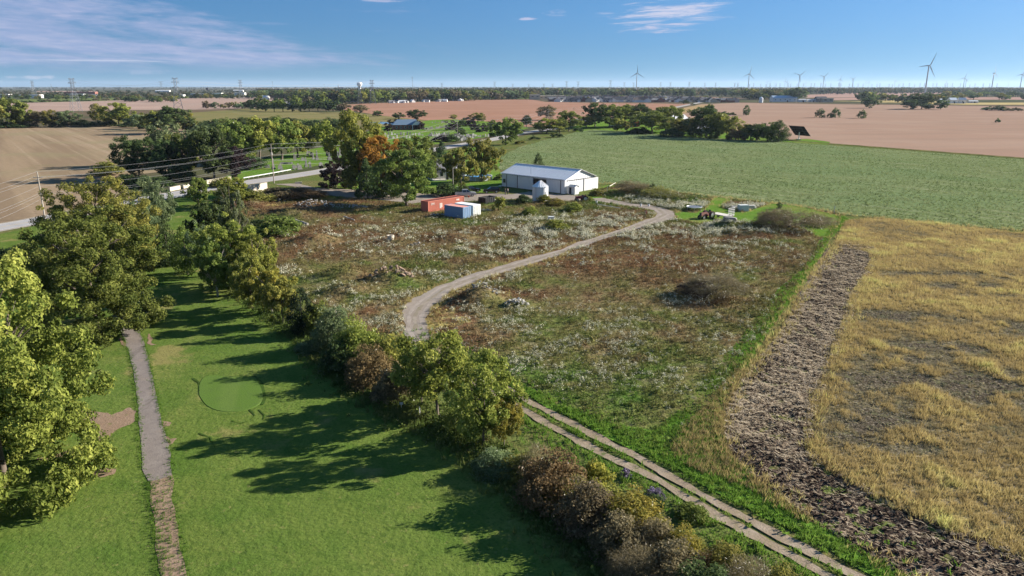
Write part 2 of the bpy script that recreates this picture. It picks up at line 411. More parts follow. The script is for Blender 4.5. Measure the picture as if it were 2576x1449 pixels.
CROP = W([(1258,428),(1262,395),(1300,372),(1380,350),(1450,332),(1490,326),(1560,331),(1650,338),(1760,346),(1960,357),(2150,370),(2576,401),(2950,430),(3300,560),(2950,630),(2576,580),(2350,562),(2130,540),(1990,516),(1900,506),(1790,495),(1690,482),(1590,464),(1500,462),(1490,448),(1380,425)])
TANF = W([(-700,420),(-300,330),(0,319),(200,315.5),(380,320),(500,327),(560,350),(500,420),(300,445),(330,500),(200,527),(74,551),(-40,570),(-500,650)])
CEM1 = W([(560,464),(640,446),(720,432),(815,414),(880,402),(960,386),(1050,370),(1135,357),(1238,343),(1300,332),(1330,322),(1290,310),(1200,304),(1140,300),(1080,302),(1040,312),(990,322),(960,318),(940,325),(900,340),(860,360),(760,380),(660,400),(600,430),(540,458)])
HOUSE_LAWN = W([(800,470),(860,452),(900,432),(960,412),(1050,395),(1140,378),(1200,370),(1258,395),(1257,428),(1266,440),(1268,464),(1240,485),(1140,488),(1040,484),(940,478),(860,474)])
LAWN_B = W([(1478,500),(1492,476),(1530,466),(1560,468),(1530,482),(1515,498)])
FARM_LAWN = W([(1450,331),(1440,320),(1480,306),(1560,296),(1640,300),(1650,316),(1760,330),(1960,343),(1975,352),(2030,349),(2090,357),(2080,364),(1960,356),(1760,345),(1560,330)])
SMALL_LAWN = W([(430,520),(470,505),(600,488),(620,500),(590,520),(560,525),(545,560),(470,565),(430,560)])

def seg_dist(x, y, path):
    d = np.full(np.shape(x), 1e9); a = np.array([(p[0], p[1]) for p in path])
    for i in range(len(a)-1):
        ux, uy = a[i+1]-a[i]; L = ux*ux+uy*uy+1e-9
        t = np.clip(((x-a[i, 0])*ux+(y-a[i, 1])*uy)/L, 0, 1)
        d = np.minimum(d, np.hypot(x-a[i, 0]-t*ux, y-a[i, 1]-t*uy))
    return d
def sstep(v, a, b):
    t = np.clip((v-a)/(b-a), 0, 1); return t*t*(3-2*t)
# hummocks and brush heaps of the waste ground: picture point of the foot, radii (m), height, turn
MOUNDS = [(790,612,5,3.2,2.0,.3),(850,700,5,3,1.5,.2),(985,712,4.6,2.6,1.5,.1),(1140,602,5,2.4,1.2,0),(870,735,4.2,2.6,1.3,.2),(1215,757,3.2,2.4,1.3,0),(1300,772,1.6,1.2,.5,0),
          (1590,490,7,3.4,1.6,-.3),(1700,503,8,3,1.3,-.4),(1835,575,4.6,2.8,1.6,-.2),(1880,590,6,3,1.0,-.3),(1985,570,8,4.6,1.9,-.5),(1860,527,8,2.6,.9,-.4),(1190,760,4,3,1.0,0),
          (790,520,10,3,1.2,.2),(700,500,7,4,2.4,.1),(640,520,5,4,1.2,.1),(740,545,6,4,1.4,0),(1000,612,3,2,.7,0),(1800,745,4.2,2.4,.8,.2),(1060,560,6,3,.6,0),(1330,560,7,2.5,.5,0),(920,650,6,4,.6,0)]
def meadow_h(x, y):
    x = np.asarray(x, float); y = np.asarray(y, float)
    h = .55*(fnoise(x, y, 11, 3, 4)-.42)
    for px, py, rx, ry, hh, rt in MOUNDS:
        c = P(px, py); dx = x-c.x; dy = y-c.y
        u = (dx*math.cos(rt)+dy*math.sin(rt))/rx; v = (-dx*math.sin(rt)+dy*math.cos(rt))/ry
        h = h + hh*np.exp(-(u*u+v*v)*1.6)*(.75+.5*fnoise(x, y, 2.2, 9, 3))
    clear = np.minimum.reduce([seg_dist(x, y, YARD+YARD[:1]), seg_dist(x, y, LAWN_A+LAWN_A[:1]), seg_dist(x, y, MEADOW+MEADOW[:1])])
    k = sstep(clear, .3, 2.5)
    bad = inpoly(x, y, YARD) | inpoly(x, y, LAWN_A) | ~inpoly(x, y, MEADOW)
    return np.where(bad, 0, np.maximum(h, -.02)*k)
def ground_z(x, y): return float(meadow_h(np.array([x]), np.array([y]))[0])
# plant cover of the waste ground: 0 green .. .5 olive brown .. .8 red brown .. 1 straw
COVER = [(1640,640,26,14,.80),(1750,680,14,9,.78),(880,560,22,10,.66),(800,640,16,9,.78),(760,600,9,6,.8),(950,690,12,7,.7),(1350,735,14,8,.12),(1250,810,12,6,.18),(1500,920,18,9,.2),(1650,1000,14,8,.12),
         (1480,760,16,9,.5),(1400,860,14,7,.45),(1160,560,14,6,.3),(1440,525,12,5,.25),(1330,545,12,6,.36),(700,560,8,7,.1),(1850,660,9,9,.55),(1900,700,8,8,.4),(1000,600,14,7,.7),(1200,590,14,8,.74),(1420,600,12,6,.6),
         (1540,540,10,4,.62),(1820,760,10,5,.62),(1110,800,6,8,.98),(1250,740,12,4,.95),(1130,830,5,7,.95),(1390,655,14,2.2,.92),(740,520,10,4,.85),(900,510,14,3,.85),(1700,870,14,9,.42),(1720,800,8,5,.4)]
def cover(x, y):
    v = .46+.9*(fnoise(x, y, 13, 21, 3)-.5)+.85*(fnoise(x, y, 3.0, 31, 3)-.5)
    for px, py, rx, ry, val in COVER:
        c = P(px, py); wgt = np.exp(-(((x-c.x)/rx)**2+((y-c.y)/ry)**2)*1.2)*.85
        v = v*(1-wgt)+(val+.75*(fnoise(x, y, 2.4, 41, 3)-.5))*wgt
    return np.clip(v, 0, 1)
WEED = [(0,(.068,.140,.022)),(.22,(.105,.140,.036)),(.42,(.145,.138,.050)),(.58,(.178,.138,.066)),(.72,(.160,.104,.054)),(.86,(.155,.078,.042)),(.93,(.22,.165,.08)),(1,(.36,.30,.11))]

TAN_R, CROP_R = 53.0, 50.0   # row directions
# ------------------------------------------------------------------ ground sheets
g_far = ground_mat('plain', (.075, .082, .045), [(.004, 0, 3, .42, .62, (.15, .10, .075), .8), (.0016, 0, 3, .5, .6, (.045, .06, .035), .8), (.05, 0, 3, .4, .7, (.06, .075, .03), .5)])
S = 24000
base = sheet('ground', [(-S, -600), (S, -600), (S, 26000), (-S, 26000)], -.06, g_far, edge=1e9, amp=0)
g_rough = ground_mat('rough_grass', (.10, .13, .036), [(.12, 0, 4, .45, .65, (.165, .135, .06), .8), (.9, 0, 4, .4, .7, (.06, .09, .026), .7), (2.5, 0, 3, .45, .7, (.19, .16, .07), .4)], bump=(1.6, .25))
rough = sheet('rough_ground', W([(-900,1800),(-900,700),(-500,668),(-40,590),(440,505),(700,452),(1300,345),(1500,310),(1700,320),(2000,345),(2580,400),(3300,480),(3800,900),(3600,1900)]), -.03, g_rough, edge=30, amp=1)

g_fair = ground_mat('fairway_grass', None, [((.05, .16, 1), 20, 4, .46, .64, (.145, .185, .042), .6), (.035, 0, 4, .50, .66, (.205, .195, .062), .6), (.16, 0, 6, .46, .66, (.068, .125, .022), .8), ((.5, 3.2, 1), 18, 5, .46, .72, (.070, .115, .022), .6), ((.42, .012, 1), -32, 2, .43, .57, (.115, .165, .036), .42),
    ((2.2, .25, 1), -28, 4, .50, .66, (.075, .125, .024), .45), (.9, 0, 6, .50, .68, (.060, .10, .020), .6), (4.5, 0, 5, .45, .70, (.045, .08, .016), .65), (.11, 0, 7, .57, .66, (.25, .20, .085), .6), (1.7, 0, 6, .60, .70, (.25, .22, .09), .45)], bump=(2.2, .10), attr=[(0, (.115, .155, .034)), (.5, (.094, .15, .032)), (1, (.072, .138, .026))])
fair = sheet('fairway', FAIRWAY, 0, g_fair, edge=3, amp=.6, res=4, attr=lambda x, y: np.clip((y-46)/42+1.2*(fnoise(x, y, 16, 205, 3)-.5), 0, 1)*np.clip((x+45)/14, .3, 1))
g_turf = ground_mat('bright_turf', (.105, .20, .030), [(.25, 0, 4, .4, .7, (.145, .21, .04), .7), (1.4, 0, 4, .45, .7, (.06, .12, .02), .7), (.08, 0, 4, .48, .66, (.18, .19, .055), .7)], bump=(3.0, .2))
for nm, pl in (('junkyard_lawn', LAWN_A), ('barn_lawn', LAWN_B)): sheet(nm, pl, .035, g_turf, edge=1.5, amp=.5)
sheet('house_lawn', HOUSE_LAWN, .0, g_turf, edge=3, amp=.6)
sheet('farm_lawn', FARM_LAWN, .0, g_turf, edge=5, amp=.6)
sheet('cemetery_lawn', CEM1, .0, g_turf, edge=4, amp=.5)
sheet('grass_strip', STRIP, .03, ground_mat('strip_grass', (.115, .23, .03), [(.3, 0, 4, .42, .68, (.08, .17, .025), .8), (1.2, 0, 4, .48, .72, (.15, .15, .05), .6), (.18, 0, 3, .52, .68, (.13, .12, .05), .6)], bump=(2.0, .3)), edge=1.5, amp=.7)

g_meadow = ground_mat('waste_ground', None, [(.7, 0, 5, .5, .75, (.045, .045, .024), .7), (2.2, 0, 4, .5, .72, (.23, .20, .12), .4), (.25, 0, 4, .56, .68, (.24, .20, .13), .5)], bump=(2.2, .35), attr=WEED)
meadow = sheet('meadow', MEADOW, .012, g_meadow, edge=2, amp=.6, res=1.25, disp=meadow_h, attr=cover)

def offset0(path, d):
    out = []
    for i, p in enumerate(path):
        t = (Vector(path[min(i+1, len(path)-1)][:2])-Vector(path[max(i-1, 0)][:2])).normalized(); out.append(Vector((p[0]-t.y*d, p[1]+t.x*d)))
    return out
g_gravel = ground_mat('gravel', (.26, .22, .185), [(.3, 0, 4, .42, .68, (.32, .28, .24), .7), (1.5, 0, 5, .45, .7, (.22, .18, .14), .55), (.12, 0, 3, .5, .66, (.25, .23, .21), .6), (9, 0, 3, .5, .8, (.16, .13, .10), .4)], bump=(6, .05))
sheet('gravel_road', YARD, .03, g_gravel, edge=.8, amp=.6, jsc=3)
LOOP = W([(1440,499),(1500,501),(1580,510),(1650,522),(1672,540),(1640,556),(1560,583),(1500,602),(1425,630),(1310,664),(1213,692),(1120,726),(1068,762),(1044,794),(1047,830),(1062,855)])
g_rut = ground_mat('gravel_rut', (.31, .27, .235), [(.6, 0, 5, .45, .62, (.23, .195, .165), .85), (3, 0, 4, .5, .7, (.36, .32, .28), .5)], bump=(6, .04))
g_crown = ground_mat('road_crown', (.22, .19, .145), [(.5, 0, 5, .46, .60, (.29, .25, .21), .9), (1.4, 0, 5, .56, .66, (.13, .14, .05), .7)])
for dd_ in (-.85, .85): ribbon('gravel_wheel_rut', offset0(LOOP, dd_), .55, .036, g_rut, amp=.22, step=.6)
ribbon('gravel_crown', LOOP, .5, .036, g_crown, amp=.25, step=.6)
g_tr = ground_mat('track_earth', (.26, .205, .15), [(.5, 0, 4, .42, .68, (.35, .29, .23), .7), (1.6, 0, 5, .48, .7, (.2, .17, .10), .7), (.9, 0, 4, .58, .7, (.09, .12, .04), .8)], bump=(6, .05))
ribbon('wheel_track', TRACK_R, .85, .045, g_tr, amp=.3, step=.5)
ribbon('wheel_track', TRACK_L, .85, .045, g_tr, amp=.3, step=.5, seed=3)

g_asph = ground_mat('road_asphalt', (.34, .33, .33), [((.02, .5, 1), 32, 3, .45, .6, (.29, .285, .29), .7), (.8, 0, 4, .45, .7, (.38, .36, .35), .5), (.05, 0, 3, .5, .65, (.30, .29, .28), .5)])
ribbon('road', ROAD_C, 9.6, .02, ground_mat('shoulder', (.36, .32, .27), [(.7, 0, 4, .4, .7, (.27, .24, .2), .7)]), amp=.3, step=5)
ribbon('carriageway', ROAD_C, 7.2, .05, g_asph, amp=.05, step=5)
m_line = ground_mat('road_paint', (.62, .62, .60), [(1, 0, 4, .5, .7, (.4, .39, .38), .6)]); m_yel = ground_mat('yellow_paint', (.5, .36, .08), [(1, 0, 4, .5, .7, (.35, .3, .2), .6)])
def offset(path, d):
    out = []
    for i, p in enumerate(path):
        t = (Vector(path[min(i+1, len(path)-1)][:2])-Vector(path[max(i-1, 0)][:2])).normalized(); out.append(Vector((p[0]-t.y*d, p[1]+t.x*d)))
    return out
for d, mm in ((-3.2, m_line), (3.2, m_line), (.0, m_yel)): ribbon('road_marking', offset(ROAD_C[:17], d), .16, .056, mm, amp=0, step=8)

g_path = ground_mat('old_asphalt_path', (.20, .172, .155), [(.5, 0, 4, .42, .68, (.245, .215, .195), .7), ((.5, .12, 1), 8, 4, .58, .66, (.11, .095, .085), .6), (2.2, 0, 5, .45, .7, (.15, .13, .125), .5), (.35, 0, 3, .55, .68, (.23, .19, .155), .6), (12, 0, 2, .5, .8, (.11, .10, .095), .4)], bump=(8, .03))
sheet('cart_path', W([(282,794),(336,795),(350,828),(362,862),(374,905),(384,950),(394,1000),(408,1062),(430,1140),(432,1196),(405,1206),(375,1212),(358,1180),(352,1100),(345,1010),(336,930),(322,880),(306,838)]), .03, g_path, edge=.4, amp=.13, jsc=2.2)
g_dirt = ground_mat('bare_dirt', (.235, .165, .115), [(.5, 0, 4, .42, .68, (.30, .22, .16), .7), (1.8, 0, 4, .48, .7, (.18, .125, .085), .6), (1.3, 0, 6, .58, .68, (.12, .14, .04), .6)], bump=(5, .05))
sheet('dirt_track', W([(375,1210),(405,1204),(432,1194),(436,1250),(446,1310),(470,1449),(486,1560),(420,1560),(404,1449),(392,1330),(384,1270)]), .026, g_dirt, edge=.3, amp=.26, jsc=2.6)
for pl in ([(180,1060),(188,1036),(225,1032),(262,1036),(275,1044),(330,1020),(345,1030),(340,1062),(300,1085),(250,1110),(215,1135),(150,1150),(95,1165),(92,1155),(150,1138),(205,1115),(240,1085),(205,1072)],
           [(235,1190),(262,1180),(300,1178),(302,1192),(262,1200)],[(300,858),(312,848),(318,868),(306,872)],[(372,840),(380,842),(378,870),(364,872)],[(404,1062),(432,1066),(438,1074),(414,1080)],[(408,1098),(450,1102),(430,1112),(410,1118)]):
    sheet('bare_dirt_patch', W(pl), .02, g_dirt, edge=.15, amp=.75, jsc=1.5)
# tee: a low mown table with a low sloped lip
TEE = [(500,985),(508,955),(530,945),(575,948),(625,948),(648,955),(660,975),(662,1000),(650,1018),(620,1030),(580,1036),(540,1030),(512,1012)]
g_tee = ground_mat('tee_grass', (.088, .150, .030), [((.45, .02, 1), -14, 0, .42, .58, (.115, .170, .042), .6), (.5, 0, 4, .45, .7, (.085, .135, .034), .5), (3, 0, 4, .45, .7, (.08, .13, .035), .5)], bump=(6, .03))
def smooth_loop(pts, k=5):
    n = len(pts); out = []
    for i in range(n):
        p0, p1, p2, p3 = (Vector(pts[(i+j-1) % n][:2]) for j in range(4))
        for q in range(k):
            t = q/k; out.append(.5*((2*p1)+(p2-p0)*t+(2*p0-5*p1+4*p2-p3)*t*t+(3*p1-p0-3*p2+p3)*t**3))
    return out
tee = smooth_loop(W(TEE)); tb = [Vector(p) for p in jitter(resample(tee, .6), .08, 2)]
cen = sum(tb, Vector((0, 0)))/len(tb)
tv = [(p.x, p.y, .035) for p in tb]+[(cen.x+(p.x-cen.x)*1.03, cen.y+(p.y-cen.y)*1.03, -.02) for p in tb]; n = len(tb)
o = MB().add(tv, [tuple(range(n))]+[(i, n+i, n+(i+1) % n, (i+1) % n) for i in range(n)]).build('tee_ground', g_tee); tag(o, kind='structure')
g_rut_edge = ground_mat('rut_and_edge_grass', (.045, .075, .018), [(1.5, 0, 4, .45, .7, (.05, .11, .018), .8)])
for wr, pts in ((.30, [(640,945),(656,966),(665,985),(667,1003),(660,1018)]),(.13, [(628,1030),(640,1045),(630,1058),(606,1066),(585,1058)]),(.12, [(650,1030),(664,1044),(662,1056)]),(.12, [(486,952),(500,962),(503,985)]),(.10, [(500,1090),(530,1100),(542,1130)])):  # widest strip is a dark line along the tee's right edge; the rest ruts
    ribbon('rut_and_edge_strip', W(pts), wr, .04, g_rut_edge, amp=.16, step=.4)

g_tan = ground_mat('tilled_field', (.275,.205,.135), [((.004, .085, 1), TAN_R, 3, .42, .60, (.205,.150,.100), .85), ((.003, .22, 1), TAN_R, 3, .52, .66, (.33,.255,.175), .6), (.02, 0, 3, .48, .66, (.235,.205,.12), .6), (.5, 0, 5, .45, .72, (.19,.14,.09), .5), (.035, 0, 5, .58, .7, (.16,.155,.075), .45)], bump=(.8, .12))
sheet('tilled_field', TANF, .0, g_tan, edge=8, amp=1)
g_crop = ground_mat('crop_leaves', (.132, .172, .070), [((.012, .34, 1), CROP_R, 5, .46, .60, (.19, .225, .105), .75), ((.03, .7, 1), CROP_R, 5, .50, .66, (.33, .31, .21), .55), (.012, 0, 4, .45, .62, (.135, .19, .085), .7), ((1.1, 3.4, 1), CROP_R, 6, .52, .66, (.055, .088, .030), .65), (.35, 0, 6, .56, .68, (.075, .11, .04), .5), (2.6, 0, 4, .5, .72, (.24, .28, .14), .5)], bump=(1.6, .10))
sheet('crop_field', CROP, .05, g_crop, edge=8, amp=1.2)
ribbon('field_margin', W([(1960,352),(2150,366),(2400,385),(2580,398.5),(2950,426)]), 4.5, .06, ground_mat('margin', (.16, .15, .06), [(.3, 0, 4, .45, .6, (.03, .045, .015), .9)]), amp=1.2, step=4)
g_pale = ground_mat('stubble_pink', (.30, .20, .15), [((.004, .05, 1), -8, 4, .42, .62, (.265, .185, .14), .8), (.012, 0, 3, .45, .65, (.33, .235, .18), .6), ((.02, .5, 1), -8, 3, .55, .75, (.36, .28, .2), .4), (.3, 0, 4, .5, .75, (.24, .17, .13), .4)])
sheet('stubble_field', W([(1765,262),(1860,258.5),(2100,262),(2576,268),(3000,274),(3200,460),(2576,399),(2150,366.5),(2000,354),(1970,349),(1700,300),(1620,291),(1690,277)]), -.01, g_pale, edge=25, amp=2)
g_clay = ground_mat('red_clay_field', (.285, .165, .115), [((.004, .06, 1), 12, 4, .42, .62, (.28, .155, .105), .8), (.01, 0, 3, .45, .65, (.345, .195, .14), .6), (.2, 0, 4, .5, .75, (.26, .145, .10), .4)])
sheet('red_clay_field', W([(868,276),(865,263),(960,259),(1090,255),(1180,251),(1330,249.5),(1372,256),(1480,258.5),(1650,260),(1752,262),(1685,274),(1600,288),(1520,300),(1448,313),(1330,319),(1250,312),(1180,306),(1080,303),(1000,296),(940,288)]), -.01, g_clay, edge=20, amp=2)
g_mauve = ground_mat('pale_clay_field', (.31, .235, .195), [((.003, .04, 1), 8, 4, .42, .62, (.32, .21, .17), .8), (.008, 0, 3, .45, .65, (.38, .27, .22), .6)])
sheet('pale_clay_field', W([(-400,268),(30,259.5),(250,254),(450,247),(640,243.5),(760,247),(790,256),(700,270),(600,273),(480,276),(300,277),(120,281),(30,284),(-300,288)]), -.01, g_mauve, edge=25, amp=2)
g_olive = ground_mat('olive_pasture', (.175, .155, .065), [((.006, .09, 1), 20, 4, .42, .62, (.20, .17, .08), .8), (.02, 0, 3, .45, .65, (.13, .14, .05), .7)])
sheet('olive_pasture', W([(290,318),(270,290),(420,287),(520,281),(620,273),(720,275),(800,283),(880,281),(960,291),(1080,304),(1000,316),(960,319),(860,340),(700,330)]), -.008, g_olive, edge=20, amp=2)
g_green = ground_mat('far_pasture', (.12, .16, .05), [((.004, .05, 1), 12, 4, .42, .62, (.15, .17, .06), .8)])
sheet('green_pasture', W([(-200,254),(40,250),(250,246),(330,247),(440,250),(300,253.5),(60,257.5),(-200,262)]), -.012, g_green, edge=25, amp=2)
sheet('green_pasture', W([(430,245),(560,241.5),(640,241),(620,243.5),(450,247)]), -.012, g_green, edge=25, amp=2)
sheet('green_pasture', W([(1180,251),(1210,248),(1372,246),(1372,250),(1330,249)]), -.012, g_green, edge=25, amp=2)
g_far1 = ground_mat('far_clay', (.34, .22, .18), [((.002, .02, 1), 0, 3, .42, .62, (.30, .2, .16), .8)])
sheet('far_field', W([(2010,240),(2100,234),(2350,232),(2430,236),(2240,244.5),(2030,246)]), -.02, g_far1, edge=60, amp=2)
sheet('far_field', W([(2060,247),(2240,244.6),(2576,244.5),(2800,246),(2800,252),(2300,250),(2090,252)]), -.02, g_far1, edge=60, amp=2)
sheet('far_field', W([(1680,247),(1800,245),(1880,247),(1800,250.5),(1690,250)]), -.02, g_far1, edge=60, amp=2)
sheet('far_field', W([(80,229.5),(240,228.5),(250,230.5),(100,231.5)]), -.02, g_far1, edge=60, amp=2)
sheet('yellow_margin', W([(2090,254),(2300,252),(2420,258),(2800,258),(2800,263),(2440,263.5),(2260,259)]), -.005, ground_mat('straw', (.42, .33, .15), [(.02, 0, 3, .4, .6, (.33, .27, .13), .7)]), edge=40, amp=2)
sheet('yellow_margin', W([(1620,291),(1690,277),(1765,263),(1800,264),(1740,282),(1660,297)]), -.005, ground_mat('straw2', (.34, .24, .12), [(.03, 0, 3, .4, .6, (.26, .19, .11), .7)]), edge=20, amp=2)
sheet('pond', W([(930,308),(958,306),(985,308),(1000,311),(960,312.5)]), .0, paint('pond_water', (.05, .06, .07), .08, 0, 0), edge=6, amp=.6); bpy.data.objects['pond']['kind'] = 'structure'

# turned earth with straw lying on it
def plough_h(x, y): return .45*(fnoise(x, y, 1.0, 71, 3)-.4)+.28*(vnoise(x, y, .5, 77)-.5)
g_soil = ground_mat('turned_soil', (.048, .036, .030), [(.8, 0, 5, .48, .66, (.11, .08, .06), .7), (.25, 0, 4, .50, .68, (.20, .15, .11), .45), (2.6, 0, 5, .50, .62, (.38, .30, .21), .6), (3.5, 0, 3, .5, .7, (.03, .022, .018), .7)], bump=(3, .25))
sheet('ploughed_strip', PLOUGH, .02, g_soil, edge=1.0, amp=.6, res=.55, disp=plough_h)
DARKS = [(2330,800,8,2.5),(2180,790,5,2),(2290,870,7,2.2),(2200,960,8,4.5),(2300,905,7,2.5),(2440,720,8,2),(2540,700,6,3),(2560,830,5,4),(2400,960,5,1.5),(2180,1090,5,2.2),(2560,1010,6,6),(2220,1050,5,4),(2270,1130,4,2),(2380,690,6,1.2),(2310,690,5,1.0),(2560,950,4,3),(2480,745,6,1.0),(2420,880,3,1.5)]
def dry_cover(x, y):
    v = .66+.7*(fnoise(x, y, 6, 91, 4)-.5)+.45*(fnoise(x, y, 1.6, 95, 2)-.5)
    for px, py, rx, ry in DARKS:
        c = P(px, py); wgt = np.exp(-(((x-c.x)/rx)**2+((y-c.y)/ry)**2)*1.3)
        v = v-(.72*wgt)*sstep(fnoise(x, y, 2.2, 97, 4), .30, .60)
    return np.clip(v, 0, 1)
DRYR = [(0,(.080,.066,.046)),(.2,(.125,.108,.066)),(.38,(.185,.155,.082)),(.55,(.27,.205,.092)),(.75,(.34,.27,.115)),(.9,(.40,.35,.14)),(1,(.44,.44,.15))]
g_dry = ground_mat('dry_grass_ground', None, [(1.2, 0, 6, .48, .62, (.05, .040, .028), .75), (3.5, 0, 5, .50, .64, (.30, .26, .21), .55), (.5, 0, 6, .54, .66, (.15, .155, .075), .6)], bump=(2.4, .3), attr=DRYR)
sheet('dry_field', DRY, .0, g_dry, edge=2, amp=.8, res=1.5, attr=dry_cover, disp=lambda x, y: .3*fnoise(x, y, 5, 12, 3)*np.clip(dry_cover(x, y), 0, 1))
ribbon('wet_rut', W([(2090,625),(2070,655),(2040,695),(2012,745)]), 1.1, .045, ground_mat('mud', (.16, .115, .09), [(.8, 0, 3, .45, .6, (.11, .08, .065), .7)]), amp=.3, step=1)
o = ribbon('puddle', W([(2078,655),(2065,672),(2045,698),(2022,728),(2014,745)]), .38, .055, paint('puddle_water', (.10, .10, .11), .06, 0, 0), amp=.18, step=.8)

# ------------------------------------------------------------------ ground plants (real little leaves and blades, one object per kind)
def tuft(nb, spread, lean, rng, wid=.07, z0=0.0):
    V = []; Fc = []
    for i in range(nb):
        a = rng.uniform(0, 2*math.pi); r = spread*math.sqrt(rng.uniform()); bx, by = r*math.cos(a), r*math.sin(a)
        b = rng.uniform(0, 2*math.pi); l = lean*rng.uniform(.3, 1); h = rng.uniform(.55, 1)
        wx, wy = -math.sin(b+1.2)*wid, math.cos(b+1.2)*wid
        k = len(V); V += [(bx-wx, by-wy, z0), (bx+wx, by+wy, z0), (bx+l*math.cos(b), by+l*math.sin(b), h)]; Fc.append((k, k+1, k+2))
    return np.array(V), np.array(Fc), np.ones(len(Fc))*.5
def clump(nl, rng, leaf=.22, flat=.8, white=None):
    V = []; Fc = []; T = []
    for i in range(nl):
        d = rng.normal(size=3); d /= np.linalg.norm(d); d[2] = abs(d[2])
        r = rng.uniform(.55, 1)*.5; c = np.array([d[0]*r, d[1]*r, d[2]*r*2*flat+.03])
        nrm = d*.8+rng.normal(size=3)*.5; t = np.cross(nrm, rng.normal(size=3)); t /= np.linalg.norm(t)+1e-6
        b = np.cross(nrm, t); b /= np.linalg.norm(b)+1e-6; s = leaf*rng.uniform(.6, 1.2)
        k = len(V); V += [c+t*s, c+b*s*.6, c-t*s, c-b*s*.6]; Fc += [(k, k+1, k+2), (k, k+2, k+3)]
        T += [d[2]]*2
    return np.array(V), np.array(Fc), np.array(T)
def scatter(name, pts, size, v, variants, material, zf=None, vr=.08, tall=None, topw=None, z0=0.0, rng=RNG, rots=None):
    n = len(pts); which = rng.integers(0, len(variants), n); rot = rng.uniform(0, 2*math.pi, n) if rots is None else rots
    z = zf(pts[:, 0], pts[:, 1])+z0 if zf else np.full(n, z0)
    hh = size*(rng.uniform(.75, 1.25, n) if tall is None else tall)
    AV = []; AF = []; AA = []; off = 0
    for k, (V, Fc, T) in enumerate(variants):
        m = which == k
        if not m.any(): continue
        c, s = np.cos(rot[m])[:, None], np.sin(rot[m])[:, None]; sz = size[m][:, None]
        X = (V[None, :, 0]*c-V[None, :, 1]*s)*sz+pts[m, 0][:, None]; Y = (V[None, :, 0]*s+V[None, :, 1]*c)*sz+pts[m, 1][:, None]
        Z = V[None, :, 2]*hh[m][:, None]+z[m][:, None]
        q = int(m.sum()); AV.append(np.stack([X, Y, Z], -1).reshape(-1, 3))
        AF.append((Fc[None]+(np.arange(q)*len(V))[:, None, None]+off).reshape(-1, 3)); off += q*len(V)
        a = v[m][:, None]+rng.uniform(-vr, vr, (q, len(Fc)))
        if topw is not None: a = np.where(T[None] > topw, .72+.28*rng.uniform(size=(q, len(Fc))), a*.45)
        AA.append(np.clip(a, 0, 1).ravel())
    o = put(name, np_mesh(name, np.vstack(AV), np.vstack(AF), {'v': ('FACE', np.concatenate(AA))}), material)
    return tag(o, kind='stuff')
rg = np.random.default_rng(11)
weed_m = ramp_mat('weed_leaves', [(p, tuple(x*1.12 for x in c)) for p, c in WEED])
aster_m = ramp_mat('aster_blossom', [(0, (.06, .085, .028)), (.3, (.13, .155, .055)), (.5, (.25, .25, .14)), (.72, (.43, .42, .29)), (1, (.68, .66, .52))])
dry_m = ramp_mat('dry_blades', [(p, tuple(x*1.12 for x in c)) for p, c in DRYR], .45)
green_m = ramp_mat('green_blades', [(0, (.07, .14, .024)), (.5, (.13, .23, .035)), (1, (.26, .28, .08))], .5)
straw_m = ramp_mat('straw', [(0, (.16, .12, .07)), (.5, (.44, .35, .235)), (1, (.66, .56, .42))], .1)
soil_m = ramp_mat('clods', [(0, (.022, .016, .013)), (.6, (.06, .042, .032)), (1, (.12, .085, .062))], 0)
def keep(pts, *bad, clear=0):
    m = np.ones(len(pts), bool)
    for b in bad: m &= ~inpoly(pts[:, 0], pts[:, 1], b)
    return pts[m]
near_y = lambda p, a=1.0, y0=60.: np.clip(y0/np.maximum(p[:, 1], 20), .12, 1)**a
wv = [clump(9, rg, .20, .8) for _ in range(5)]+[tuft(9, .35, .3, rg, .05) for _ in range(4)]
p = keep(sample_poly(MEADOW, 36000, rg), YARD, LAWN_A); dd = seg_dist(p[:, 0], p[:, 1], YARD+YARD[:1]); p = p[dd > .5]
vv = cover(p[:, 0], p[:, 1]); sz = .28+.70*fnoise(p[:, 0], p[:, 1], 5, 61, 3)*rg.uniform(.5, 1.25, len(p))
scatter('meadow_weeds', p, sz, vv, wv, weed_m, meadow_h, .10)
# white asters, thick along the gravel and in drifts
ASTER = [(1480,592,16,3.2,1.1),(1590,572,8,2.6,1.1),(1420,585,12,5,.9),(1560,548,9,4,.8),(1290,625,12,5,.7),(1230,640,12,4,.6),(1700,512,10,4,1),(1860,573,10,3.4,1.1),(1900,520,9,3,.9),(1460,600,14,2.6,1),(1330,640,10,2.5,.9),(1500,560,12,4,.55),(1390,600,9,4,.55),(1600,585,9,2,.9),(1720,520,14,3.4,.8),(1860,585,9,3.4,1),(1880,525,9,3,.7),(1640,500,8,3,.8),(1200,700,7,3,.7),(1130,690,6,3,.6),(1080,700,4,3,.8),(1440,900,16,6,.75),(1600,880,16,6,.75),(1380,820,12,5,.6),(1700,930,9,5,.6),(1560,940,13,5,.5),
         (1180,775,5,4,.7),(1240,750,5,4,.7),(960,770,6,6,.8),(940,820,5,6,.8),(860,800,5,4,.6),(830,600,10,2.5,.6),(950,640,9,2,.5),(1750,760,9,3,.35),(1850,620,9,7,.4),(700,690,4,5,.6),(1450,545,6,3,.6),(1330,560,12,5,.45),(1510,850,22,12,.35),(1700,640,25,16,.16),(1000,600,30,16,.14),(1320,785,3.5,2.4,.6),(1740,555,10,2.5,.6),(880,745,5,3,.7),(1290,835,12,4,.4)]
